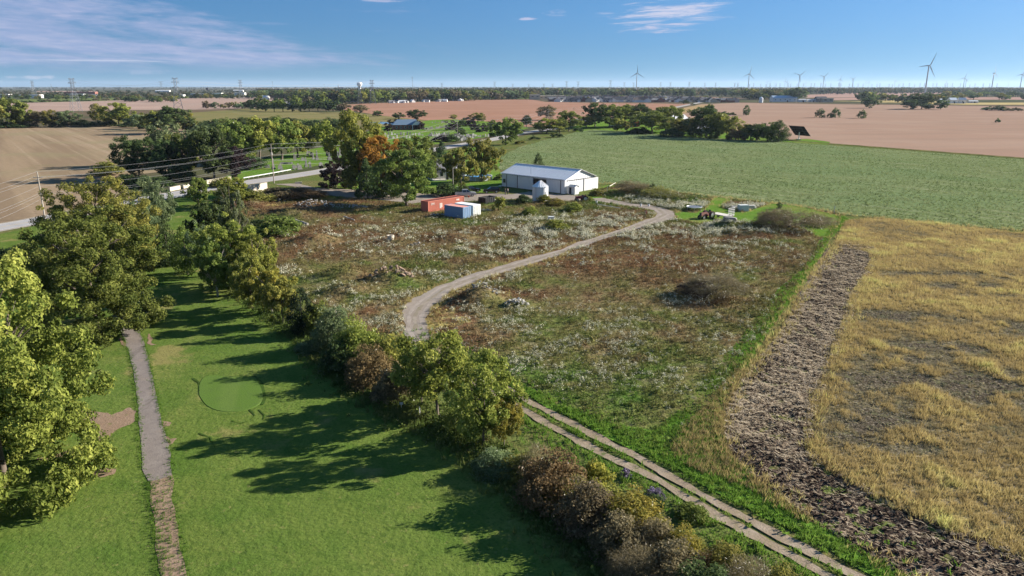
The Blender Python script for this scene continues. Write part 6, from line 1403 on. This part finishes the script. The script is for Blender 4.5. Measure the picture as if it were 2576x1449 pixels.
for x in (3.6, 9.0): MB().box((x, -7.1, 1.65), (.4, .4, 3.3)).build('porch_column', M['house_white'], ch)
MB().box((6.3, -4.55, 1.2), (1.8, .12, 2.4)).build('door', M['dark_trim'], ch)
for x in (-7, -4, -1, 1.6): win(ch, x, -4.55, 1.8, 1.0, 1.4, 0)
fp = thing('flagpole', 'white flagpole with a small flag beside the chapel', 'flagpole', P(1054, 322), 0); hh = height_for(P(1054, 322), 304); MB().tube((0, 0, 0), (0, 0, hh), .09, .06, 8).build('pole', M['white_metal'], fp); MB().add([(0, 0, hh-.1), (1.5, .1, hh-.5), (1.4, .2, hh-1.6), (0, 0, hh-1.2)], [(0,1,2,3)]).build('flag', M['cloth_red'], fp); MB().add([(.45, .02, hh-.24), (.95, .06, hh-.38), (.92, .08, hh-1.4), (.43, .04, hh-1.3)], [(0,1,2,3)]).build('flag_field', M['white_metal'], fp); bpy.data.objects['flag_field'].location.y = -.02

# ------------------------------------------------------------------ solar tracker
so = thing('solar_tracker', 'large tilted solar tracker seen from its dark back at the windbreak end', 'solar panel', P(2009, 351.5), 0)
MB().tube((0, 0, 0), (0, 0, 4.2), .3, .25, 12).build('mast', M['galv'], so); MB().box((0, 0, .25), (2.0, 2.0, .5)).build('footing', M['concrete'], so)
fr_ = bpy.data.objects.new('panel_frame', MB().box((0, -.18, 0), (11.5, .14, .2)).box((0, -.18, 2), (11.5, .14, .2)).box((0, -.18, -2), (11.5, .14, .2)).box((-3, -.2, 0), (.2, .16, 7.6)).box((3, -.2, 0), (.2, .16, 7.6)).mesh('panel_frame')); C.objects.link(fr_); fr_.parent = so; fr_.data.materials.append(M['dark_trim'])
n_ = Vector((math.cos(R(46))*math.cos(R(SUN_AZ+6)), math.cos(R(46))*math.sin(R(SUN_AZ+6)), math.sin(R(46)))); u_ = (Vector((0, 0, 1))-n_*n_.z).normalized(); h_ = n_.cross(u_)
fr_.matrix_local = Matrix.Translation((0, 0, 4.9)) @ Matrix((h_, n_, u_)).transposed().to_4x4()
pm = MB().box((0, 0, 0), (1.86, .06, 1.9)).mesh('solar_panel')
for i in range(6):
    for j in range(4): o = put('solar_panel', pm, M['solar_back'], fr_); o.location = (-4.8+i*1.92, 0, -2.94+j*1.96)
# ------------------------------------------------------------------ far things
def far_at(x, ytop, h):
    """ground point of a thing of known height whose top shows at (x, ytop)"""
    q = P(x, ytop, h) if h > CAM_H else P(x, ytop, h); return Vector((q.x, q.y, 0))
# wind turbines: tower, nacelle, hub, three blades; hub 95 m, rotor radius 46 m
def blade_mesh():
    st = [(2, 2.4), (8, 4.0), (16, 3.2), (30, 2.0), (46, .6)]; vs = []; 
    for r, c in st: vs += [(-c*.35, -.25*c*.3, r), (c*.65, 0, r), (-c*.35, .25*c*.3, r)]
    fs = [(i*3+j, i*3+(j+1) % 3, (i+1)*3+(j+1) % 3, (i+1)*3+j) for i in range(len(st)-1) for j in range(3)]+[(0, 2, 1), (12, 13, 14)]
    return MB().add(vs, fs).mesh('blade')
BL = blade_mesh(); TW = MB().lathe([(2.8, 0), (2.6, 10), (1.7, 93.6)], 12).mesh('tower', True); NA = MB().box((0, 1.5, 95), (3.6, 10, 3.8), top=(.85, .9)).mesh('nacelle'); HB = MB().lathe([(0, 0), (1.5, .6), (1.9, 2), (1.7, 3.2)], 10).mesh('hub')
def turbine(x, yh, ang, yaw, label, group=None):
    q = P(x, yh, 95.0); t = thing('wind_turbine', label, 'wind turbine', (q.x, q.y, 0), R(yaw), group); s = 1.0
    put('tower', TW, M['turbine'], t); put('nacelle', NA, M['turbine'], t)
    h = put('hub', HB, M['turbine'], t); h.location = (0, -6.3, 95); h.rotation_euler = (-math.pi/2, 0, 0)
    for k in range(3):
        b = put('blade', BL, M['turbine'], t); b.location = (0, -4.8, 95); b.rotation_euler = (0, R(ang+120*k), 0)
for x, yh, ang, yaw, lb in ((2337,165,25,15,'largest white wind turbine, its tower rising behind the dark farm trees at right'), (1602.5,184,0,10,'lone wind turbine above the far village'), (1885,186,12,18,'wind turbine at the left end of the far right row'), (2012,189.5,50,-8,'wind turbine with a vee of blades above the tall grey green tree'), (2073,193,45,10,'wind turbine right of the one above the tall grey green tree'),
      (2114,200,8,0,'small wind turbine between the vee bladed one and the largest one'), (2146,199,52,12,'small vee bladed wind turbine left of the largest one'), (2427,196,15,-30,'wind turbine in an overlapping pair right of the largest one'), (2431,201,60,20,'right wind turbine of the overlapping pair'), (2501,184,-5,35,'second largest wind turbine near the picture\'s right edge'), (2572,187,20,10,'wind turbine cut by the right picture edge')):
    turbine(x, yh, ang, yaw, lb)
tt = random.Random(4)
for x, yh in ((1930,206),(1937,206.5),(1975,204),(1981,205),(2028,208),(2065,209),(2186,206.5),(2207,207.5),(2252,203.5),(2266,209),(2381,204.5),(2392,208.5),(2178,209),(2538,208),(1950,208.5),(2300,209.5)):
    turbine(x, yh, tt.uniform(0, 120), tt.uniform(-30, 30), 'small distant wind turbine on the right horizon', 'small distant wind turbines on the right horizon')
# lattice pylons
def pylon_mesh(h=39.):
    m = MB(); r = .17
    def ring(z): return 4.6*(1-z/h*1.0)+.75 if z < h*.62 else 1.5
    lv = [0, .16, .30, .42, .53, .62, .72, .82, .92, 1.0]
    for a, b in zip(lv, lv[1:]):
        ra, rb = ring(a*h), ring(b*h)
        for sx, sy in ((1,1),(1,-1),(-1,-1),(-1,1)): m.tube((sx*ra, sy*ra, a*h), (sx*rb, sy*rb, b*h), r, n=4, cap=False)
        for (ax, ay), (bx, by) in (((1,1),(-1,1)),((-1,1),(-1,-1)),((-1,-1),(1,-1)),((1,-1),(1,1))):
            m.tube((ax*ra, ay*ra, a*h), (bx*rb, by*rb, b*h), r*.55, n=3, cap=False); m.tube((bx*ra, by*ra, a*h), (ax*rb, ay*rb, b*h), r*.55, n=3, cap=False)
    return m.mesh('lattice')
def arms_mesh(ls, h=39.):
    m = MB()
    for z, l in zip((h*.72, h*.88, h), ls):
        m.box((0, 0, z-.6), (3.0, .5, .3))
        for s in (-1, 1):
            m.tube((s*1.4, 0, z-1.4), (s*l, 0, z), .24, n=4); m.tube((s*1.4, 0, z+.2), (s*l, 0, z), .22, n=4); m.tube((s*l, 0, z), (s*l, 0, z-2.2), .14, n=4)
    return m.mesh('crossarm')
PY, PA, PN = pylon_mesh(), arms_mesh((7.5, 6.0, 9.0)), arms_mesh((3.4, 4.2, 3.2)); pyl_pos = []
def pylon(x, yt, label, group=None, yb=None, rz=35):
    if yb: p = P(x, yb); h = height_for(p, yt)
    else:
        q = P(x, 230, 0); d = 6600.0 if 'tiny' in label else 4300.0; p = Vector((q.x*d/q.y, d, 0)); h = height_for(p, yt)
    t = thing('lattice_pylon', label, 'pylon', p, R(rz), group); s = h/39; t.scale = (s, s, s)
    put('lattice', PY, M['pylon'], t); put('crossarm', PN if yb else PA, M['pylon'], t); pyl_pos.append((p, h, x)); return t
pylon(449, 196, 'tall lattice pylon standing in the olive pasture beyond the tilled field', None, 277, 20)
pylon(192, 197, 'lattice pylon in the pale clay field at the far left', None, 280, 50)
pylon(938, 201.5, 'lattice pylon at the left edge of the red clay field', None, 262.5, 20)
pylon(608, 201.5, 'lattice pylon right of the tall one, before the far town', None, 250, 30)
pylon(906, 214, 'lower lattice pylon below the water tower', None, 261.5, 20)
pylon(87, 203, 'lattice pylon over the white works at the far left', None, 246, 60)
for x, y in ((1244.5,206),(1425,204.5),(1454,205.5),(1535,202),(1570,207.5),(1593,208),(1661,207.5),(1685.5,207),(1733,206),(1772,208.5),(1799,208),(1847,208.5),(1855,208.5),(1112,209),(407,205),(1390,211),(1290,211),(1330,212),(1368,211)):
    pylon(x, y, 'distant lattice pylon in the line along the horizon', 'distant pylons along the horizon')
for i in range(46):
    x = 1880+i*14+tt.uniform(-5, 5); pylon(x, tt.uniform(208.5, 212.0), 'tiny pylon among the many on the right horizon', 'tiny pylons on the right horizon')
def span(label, a, b, hs, group):
    m = MB()
    for off, z in ((-7, hs), (7, hs), (-5, hs*.9), (5, hs*.9)):
        n = 10; pts = [a.lerp(b, k/n)+Vector((off*.7, off*.7, z-26*(k/n)*(1-k/n))) for k in range(n+1)]
        for k in range(n): m.tube(pts[k], pts[k+1], .055, n=3, cap=False)
    tag(m.build('transmission_wires', M['wire']), label, 'power line', group)
span('wires from the far left pylon to the tall pylon in the olive pasture', pyl_pos[1][0], pyl_pos[0][0], 36, 'transmission lines')
span('wires from the tall pasture pylon to the red clay field pylon', pyl_pos[0][0], pyl_pos[2][0], 36, 'transmission lines')
span('wires running right from the red clay field pylon', pyl_pos[2][0], pyl_pos[6][0], 36, 'transmission lines')
# water tower, masts, church
wt = thing('water_tower', 'white mushroom shaped water tower above the far woods', 'water tower', far_at(904, 207, 46), 0)
MB().lathe([(7.0, 0), (6.4, 10), (6.2, 24), (7.6, 28)], 24).build('pedestal', M['tower_white'], wt, True); MB().lathe([(7.6, 28), (11.5, 33), (11.9, 36.5), (12.0, 42), (10.0, 44.5), (5, 46), (0, 46.3)], 28).build('tank', M['tower_white'], wt, True)
MB().lathe([(12.1, 36.4), (12.2, 37.6), (12.0, 37.7)], 28).build('tank_band', M['galv_dull'], wt)
for s in (-3, 3): MB().tube((s, 0, 45.5), (s*1.3, 0, 51), .25, n=5).build('antenna', M['pylon'], wt)
def mast(x, yt, h, label, lattice=True):
    t = thing('radio_mast', label, 'mast', far_at(x, yt, h), .3); w_ = 1.1
    m = MB()
    for sx, sy in ((1, 0), (-.5, .87), (-.5, -.87)): m.tube((sx*w_*2.2, sy*w_*2.2, 0), (sx*w_*.6, sy*w_*.6, h), .28, n=4)
    for k in range(16):
        a = 1-k/16*.72; z = h*k/16; z2 = h*(k+1)/16
        for (ax, ay), (bx, by) in (((1, 0), (-.5, .87)), ((-.5, .87), (-.5, -.87)), ((-.5, -.87), (1, 0))): m.tube((ax*w_*2.2*a, ay*w_*2.2*a, z), (bx*w_*2.2*a, by*w_*2.2*a, z2), .16, n=3)
    m.build('lattice', M['pylon'], t)
    for z in (.9, .96): MB().lathe([(1.0, h*z), (1.7, h*z), (1.7, h*z+3), (1.0, h*z+3)], 10).build('antenna', M['pylon'], t)
mast(1037, 193, 72, 'tall lattice radio mast above the red clay field'); mast(685, 205, 55, 'slim radio mast left of the church spire'); mast(815, 212, 45, 'thin mast above the far woods left of the church'); mast(128, 212, 40, 'thin mast at the far left town')
chp = thing('church', 'far grey church with a pointed spire above the woods', 'church', P(852, 226.5), .2)
hs_ = 48; MB().box((0, 0, 12), (9, 9, 24)).build('tower', M['stone'], chp); MB().lathe([(6, 24), (0, hs_)], 8).build('spire', M['steel_blue'], chp); MB().box((20, 0, 7), (34, 14, 14)).build('nave', M['stone'], chp); MB().prism([(-8, 14), (8, 14), (0, 21)], 3, 38, 'X').build('roof', M['shingle_dark'], chp)
st_ = thing('water_tank', 'small dark elevated tank above the far town at left', 'tank', P(523, 240), 0); h_ = 24; MB().lathe([(0, h_-7), (4, h_-6), (4, h_-1), (0, h_+1)], 14).build('tank', M['shingle_dark'], st_)
for i in range(4): MB().tube((3*math.cos(i*1.57), 3*math.sin(i*1.57), 0), (3*math.cos(i*1.57), 3*math.sin(i*1.57), h_-6), .35, n=5).build('leg', M['shingle_dark'], st_)
# houses: wall, roof, windows, door, garage; copies share meshes
HV = []
def house_set(seed):
    rr = random.Random(seed); L, Wd, E, Rg = rr.uniform(10, 14), rr.uniform(8, 10), rr.choice([2.9, 3.2, 5.4]), 0; Rg = E+rr.uniform(2.6, 3.6)
    wl = MB().box((0, 0, E/2), (L, Wd, E)).prism([(-Wd/2, E), (Wd/2, E), (0, Rg-.15)], -L/2, L/2, 'X').prism([(L*.12, E), (L*.44, E), (L*.28, E+1.9)], -Wd/2-1.6, -Wd/2, 'Y').box((L*.28, -Wd/2-.8, E/2), (L*.32, 1.6, E)).mesh('wall')
    rf = MB()
    for s in (-1, 1):
        y0 = s*(Wd/2+.4); z0 = E-.25; rf.add([(-L/2-.4, y0, z0), (L/2+.4, y0, z0), (L/2+.4, 0, Rg), (-L/2-.4, 0, Rg), (-L/2-.4, y0, z0+.2), (L/2+.4, y0, z0+.2), (L/2+.4, 0, Rg+.2), (-L/2-.4, 0, Rg+.2)], [(0,1,2,3),(4,5,6,7),(0,1,5,4),(1,2,6,5),(2,3,7,6),(3,0,4,7)])
    rf.add([(L*.08, -Wd/2-1.9, E-.2), (L*.48, -Wd/2-1.9, E-.2), (L*.28, -Wd/2-1.9, E+2.15), (L*.08, 0, E-.2), (L*.48, 0, E-.2), (L*.28, 0, E+2.15)], [(0,3,5,2),(1,2,5,4)])
    wn = MB().box((0, 0, 0), (1.5, .1, 1.3)).mesh('window'); dr = MB().box((0, 0, 0), (1.0, .1, 2.1)).mesh('door'); gd = MB().box((0, 0, 0), (L*.26, .1, 2.2)).mesh('garage_door')
    return dict(L=L, W=Wd, E=E, R=Rg, wall=wl, roof=rf.mesh('roof'), win=wn, door=dr, gar=gd)
HS = [house_set(i) for i in range(4)]
m_walls = [M['house_white'], M['house_tan'], M['brick'], M['house_white'], paint('house_grey', (.34, .34, .35), .8, 0, .2)]
m_roofs = [M['shingle_dark'], M['shingle_dark'], M['shingle_grey'], paint('shingle_brown', (.085, .065, .06), .85, 0, .3)]
def house(loc, rz, label, group=None, v=None, wall=None, roof=None, s=1.0, hr_=random.Random(12)):
    h = HS[hr_.randrange(4) if v is None else v]; t = thing('village_house', label, 'house', loc, rz, group); t.scale = (s, s, s)
    wm = wall or hr_.choice(m_walls); put('wall', h['wall'], wm, t); put('roof', h['roof'], roof or hr_.choice(m_roofs), t)
    for x in (-.36, -.12): o = put('window', h['win'], M['glass'], t); o.location = (h['L']*x, -h['W']/2-.02, h['E']*.6)
    o = put('window', h['win'], M['glass'], t); o.location = (h['L']/2+.02, 0, h['E']*.6); o.rotation_euler = (0, 0, math.pi/2)
    o = put('door', h['door'], M['dark_trim'], t); o.location = (h['L']*.02, -h['W']/2-.02, 1.1); o = put('garage_door', h['gar'], M['house_white'], t); o.location = (h['L']*.28, -h['W']/2-1.62, 1.15)
    put('chimney', CHM, M['brick'], t).location = (-h['L']*.3, .6, h['R']+.3)
    return t
CHM = MB().box((0, 0, 0), (.7, .7, 1.6)).mesh('chimney')
vr = random.Random(31)
for yb0, n, x0, x1 in ((255.6, 26, 1392, 1765), (253.0, 24, 1400, 1770), (250.6, 22, 1410, 1740), (248.3, 16, 1440, 1690), (255.8, 8, 1760, 1850)):
    for i in range(n):
        x = x0+(x1-x0)*i/(n-1)+vr.uniform(-3, 3); p = P(x, yb0+(x-1400)*.004+vr.uniform(-.5, .5)); house(p, R(vr.choice([0, 90, 180, 12, 80])+vr.uniform(-8, 8)), 'dark roofed house in the far village beyond the red clay field', 'dark roofed houses of the far village', s=1.3)
for i in range(16):
    x = 1400+i*27+vr.uniform(-9, 9); yb = vr.uniform(247.5, 256.4); T('village_tree', x, yb, yb-8-vr.uniform(0, 4), 12, 'round', vr.choice(['dark','olive','green']), 'tree between the houses of the far village', group='trees of the far village')
def block(name, label, x, yb, L, Wd, E, wall, roof, rz=0.0, flat=True, cat='building', hip=2.5, group=None):
    t = thing(name, label, cat, P(x, yb), rz, group)
    if flat:
        MB().box((0, 0, E/2), (L, Wd, E)).build('wall', wall, t); MB().box((0, 0, E+.2), (L+.6, Wd+.6, .4)).build('roof', roof, t)
        for k in range(max(2, int(L/9))): o = MB().box((0, 0, 0), (4.5, .12, 1.6)).build('window', M['glass'], t); o.location = (-L/2+(k+.5)*L/max(2, int(L/9)), -Wd/2-.03, E*.6)
    else:
        gable_house(t, L, Wd, E, E+hip, wall, roof, .5)
        for k in range(max(1, int(L/8))): win(t, -L/2+(k+.5)*L/max(1, int(L/8)), -Wd/2-.05, E*.55, 1.6, 1.5, 0)
        MB().box((L*.1, -Wd/2-.05, 1.4), (2.4, .12, 2.8)).build('door', M['dark_trim'], t)
    return t
W_, Tn = M['house_white'], M['house_tan']
block('school', 'long pale flat roofed building left of the far village', 1383, 250, 70, 25, 8, Tn, M['concrete'], .05); block('school', 'pale two storey block at the left end of the long flat roofed one', 1345, 250.5, 22, 20, 11, Tn, M['concrete'], .05)
block('machine_barn', 'long far barn with a pale blue roof beyond the stubble field', 1970, 256, 46, 20, 7, W_, paint('pale_blue_roof', (.38, .48, .58), .5, .2, .2), .0, False, 'barn', 4.5)
block('farm_house', 'dark roofed farmhouse right of the blue roofed barn', 2064, 256.5, 20, 14, 6, M['shingle_grey'], M['shingle_dark'], .1, False, 'house', 4)
block('farm_shed', 'pale open sided building right of the dark roofed farmhouse', 2080, 257.2, 20, 9, 7, Tn, M['concrete'], .0)
block('farm_shed', 'low white shed by the tall grey green tree', 2017, 256.5, 14, 8, 4, W_, M['galv_dull'], .0, False, 'shed', 1.5); block('farm_shed', 'second low white shed left of the dark farmhouse', 2042, 256.5, 18, 8, 3.5, W_, M['galv_dull'], .0, False, 'shed', 1.5)
block('farm_house', 'white farmhouse in the right far grove', 2394, 260, 14, 9, 6, W_, M['steel_blue'], .2, False, 'house', 3.5); block('farm_house', 'second white farmhouse in the right far grove', 2418, 260, 12, 9, 6, W_, M['steel_blue'], -.1, False, 'house', 3.5)
block('farm_barn', 'white barn left of the two white farmhouses', 2374, 258.5, 18, 10, 4, W_, M['galv'], .2, False, 'barn', 3); block('farm_shed', 'low grey shed right of the white farmhouses', 2446, 259, 16, 8, 3, M['galv_dull'], M['galv_dull'], 0, False, 'shed', 1.5)
sl = thing('silo', 'small white silo left of the blue roofed barn', 'silo', P(1914, 258), 0); MB().lathe([(3.6, 0), (3.6, 8)], 18).build('silo_wall', M['white_metal'], sl, True); MB().lathe([(3.8, 8), (0, 10.5)], 18).build('roof', M['galv'], sl)
for x, yb, L, lb in ((1890, 233, 60, 'far white sheds left of the grey green tree'), (1936, 236.5, 50, 'long far white shed beyond the silo'), (2190, 233, 60, 'far white sheds on the horizon left of the biggest turbine'), (2240, 232, 70, 'long far white sheds on the right horizon'), (2300, 232.5, 50, 'far white shed below the biggest turbine'), (2383, 232.5, 46, 'far white roofed barn right of the biggest turbine')):
    block('far_shed', lb, x, yb, L, 20, 7, W_, M['white_metal'], 0, False, 'shed', 4)
for x, yb, L, E, fl, lb in ((8, 245, 40, 8, True, 'white works building cut by the left picture edge'), (92, 246.5, 26, 8, True, 'white block under the far left pylon'), (75, 244, 50, 6, True, 'long low white works building at the far left'), (205, 242, 90, 12, True, 'long brownish factory with white lower walls at the far left'), (196, 244, 40, 8, True, 'white block before the long factory'),
      (232, 245, 30, 7, True, 'white block at the right end of the long factory'), (410, 231.5, 70, 7, False, 'far white roofed hall above the woods at left'), (452, 244, 26, 6, True, 'white shed at the foot of the tall pylon'), (500, 242, 40, 8, True, 'white town building left of the slim pylon'), (540, 242, 46, 9, True, 'bright white town building beside the small tank'), (605, 241, 30, 9, True, 'white town building at the slim pylon'), (668, 250.5, 14, 6, False, 'white gabled house at the end of the pale clay field'), (600, 231, 50, 7, False, 'far pale roofed hall on the left horizon')):
    block('town_building', lb, x, yb, L, 18, E, W_ if 'brownish' not in lb else M['brick'], M['white_metal'] if 'brownish' not in lb else M['pink_roof'], .05, fl)
for i, (x, yb) in enumerate([(1000,258.5),(1012,258.8),(1020,258.2),(1068,256.5),(1075,256.8),(1100,255.3),(1108,255.5),(1120,255.5),(1145,253.5),(1158,254),(985,259.2),(950,246),(958,246.5),(1038,257.5),(890,257),(903,258),(700,262),(712,262.5),(722,262),(735,263),(748,262)]):
    house(P(x, yb), R(vr.uniform(0, 180)), 'small white house or shed under the trees along the red clay field' if x > 850 else 'white roofed house in the small wood left of the red clay field', 'small white houses along the red clay field' if x > 850 else 'white houses in the small wood', wall=W_, roof=M['white_metal'] if i % 2 else M['shingle_grey'], s=.8)
block('far_hall', 'long dark low hall right of the red clay field woods', 1270, 246.5, 50, 20, 6, M['dark_stone'], M['shingle_dark'], 0)
# farmstead beyond the crop field
fs = thing('bungalow', 'low grey bungalow with a white carport at the left of the farmstead', 'house', P(1462, 313.5)+Vector((0, 6, 0)), R(12)); gable_house(fs, 15, 8, 2.6, 4.2, M['house_white'], M['shingle_grey'], .5); win(fs, -3, -4.05, 1.5, 1.4, 1.1, 0); win(fs, 3, -4.05, 1.5, 1.4, 1.1, 0); MB().box((0, -4.05, 1.05), (1, .1, 2.1)).build('door', M['dark_trim'], fs)
rb_ = thing('red_barn', 'small bright red barn with a white roof edge in the farmstead grove', 'barn', P(1595, 318.5), R(10)); gable_house(rb_, 5, 5, 4.6, 6.0, M['orange_red'], M['white_metal'], .4); MB().box((0, -2.55, 1.3), (2, .1, 2.6)).build('door', M['dark_trim'], rb_); win(rb_, 0, -2.55, 3.8, .8, .8, 0)
ws = thing('white_shed', 'white shed with a grey roof showing its gable above the windbreak', 'shed', P(1703, 312), R(38)); gable_house(ws, 16, 9, 4.2, 7.0, M['house_white'], M['galv_dull'], .4); win(ws, 8.05, 0, 2.6, 1.2, 1.2, math.pi/2); MB().box((0, -4.55, 1.6), (3, .1, 3.2)).build('door', M['dark_trim'], ws)
block('farm_shed', 'white outbuilding glimpsed between the windbreak trees', 1765, 335, 10, 7, 3.2, W_, M['galv_dull'], .3, False, 'shed', 1.8)
block('farm_shed', 'flat white trailer shed on the farmstead lawn', 1548, 320, 9, 3, .9, W_, M['white_metal'], .1)
for x, yb, lb in ((1576, 321, 'rusty farm machine on the farmstead lawn'), (1585, 320.5, 'second rusty farm machine beside the red barn')):
    t = thing('farm_machine', lb, 'farm machine', P(x, yb), .4); MB().box((0, 0, .9), (2.6, 1.2, .7), top=(.8, .8)).build('body', M['rust'], t); wheel(t, -.8, -.7, .5, .25); wheel(t, -.8, .7, .5, .25); wheel(t, 1.0, -.6, .35, .2); wheel(t, 1.0, .6, .35, .2)

# ------------------------------------------------------------------ air
hz = bpy.data.meshes.new('haze'); X, Y0, Y1, Z0, Z1 = 26000, -900, 26500, -1.2, 165
hz.from_pydata([(-X, Y0, Z0), (X, Y0, Z0), (X, Y1, Z0), (-X, Y1, Z0), (-X, Y0, Z1), (X, Y0, Z1), (X, Y1, Z1), (-X, Y1, Z1)], [], [(0,3,2,1),(4,5,6,7),(0,1,5,4),(1,2,6,5),(2,3,7,6),(3,0,4,7)])
hm = bpy.data.materials.new('haze'); hm.use_nodes = True; t = NT(hm.node_tree); t.n.clear()
pv = t.new('ShaderNodeVolumePrincipled', {'Color': (.62, .78, 1.0, 1), 'Density': .000032, 'Anisotropy': .2}); t.new('ShaderNodeOutputMaterial', {'Volume': pv.outputs[0]})
hm.cycles.homogeneous_volume = True if hasattr(hm, 'cycles') and hasattr(hm.cycles, 'homogeneous_volume') else False
ho = bpy.data.objects.new('haze', hz); C.objects.link(ho); hz.materials.append(hm); tag(ho, kind='stuff')
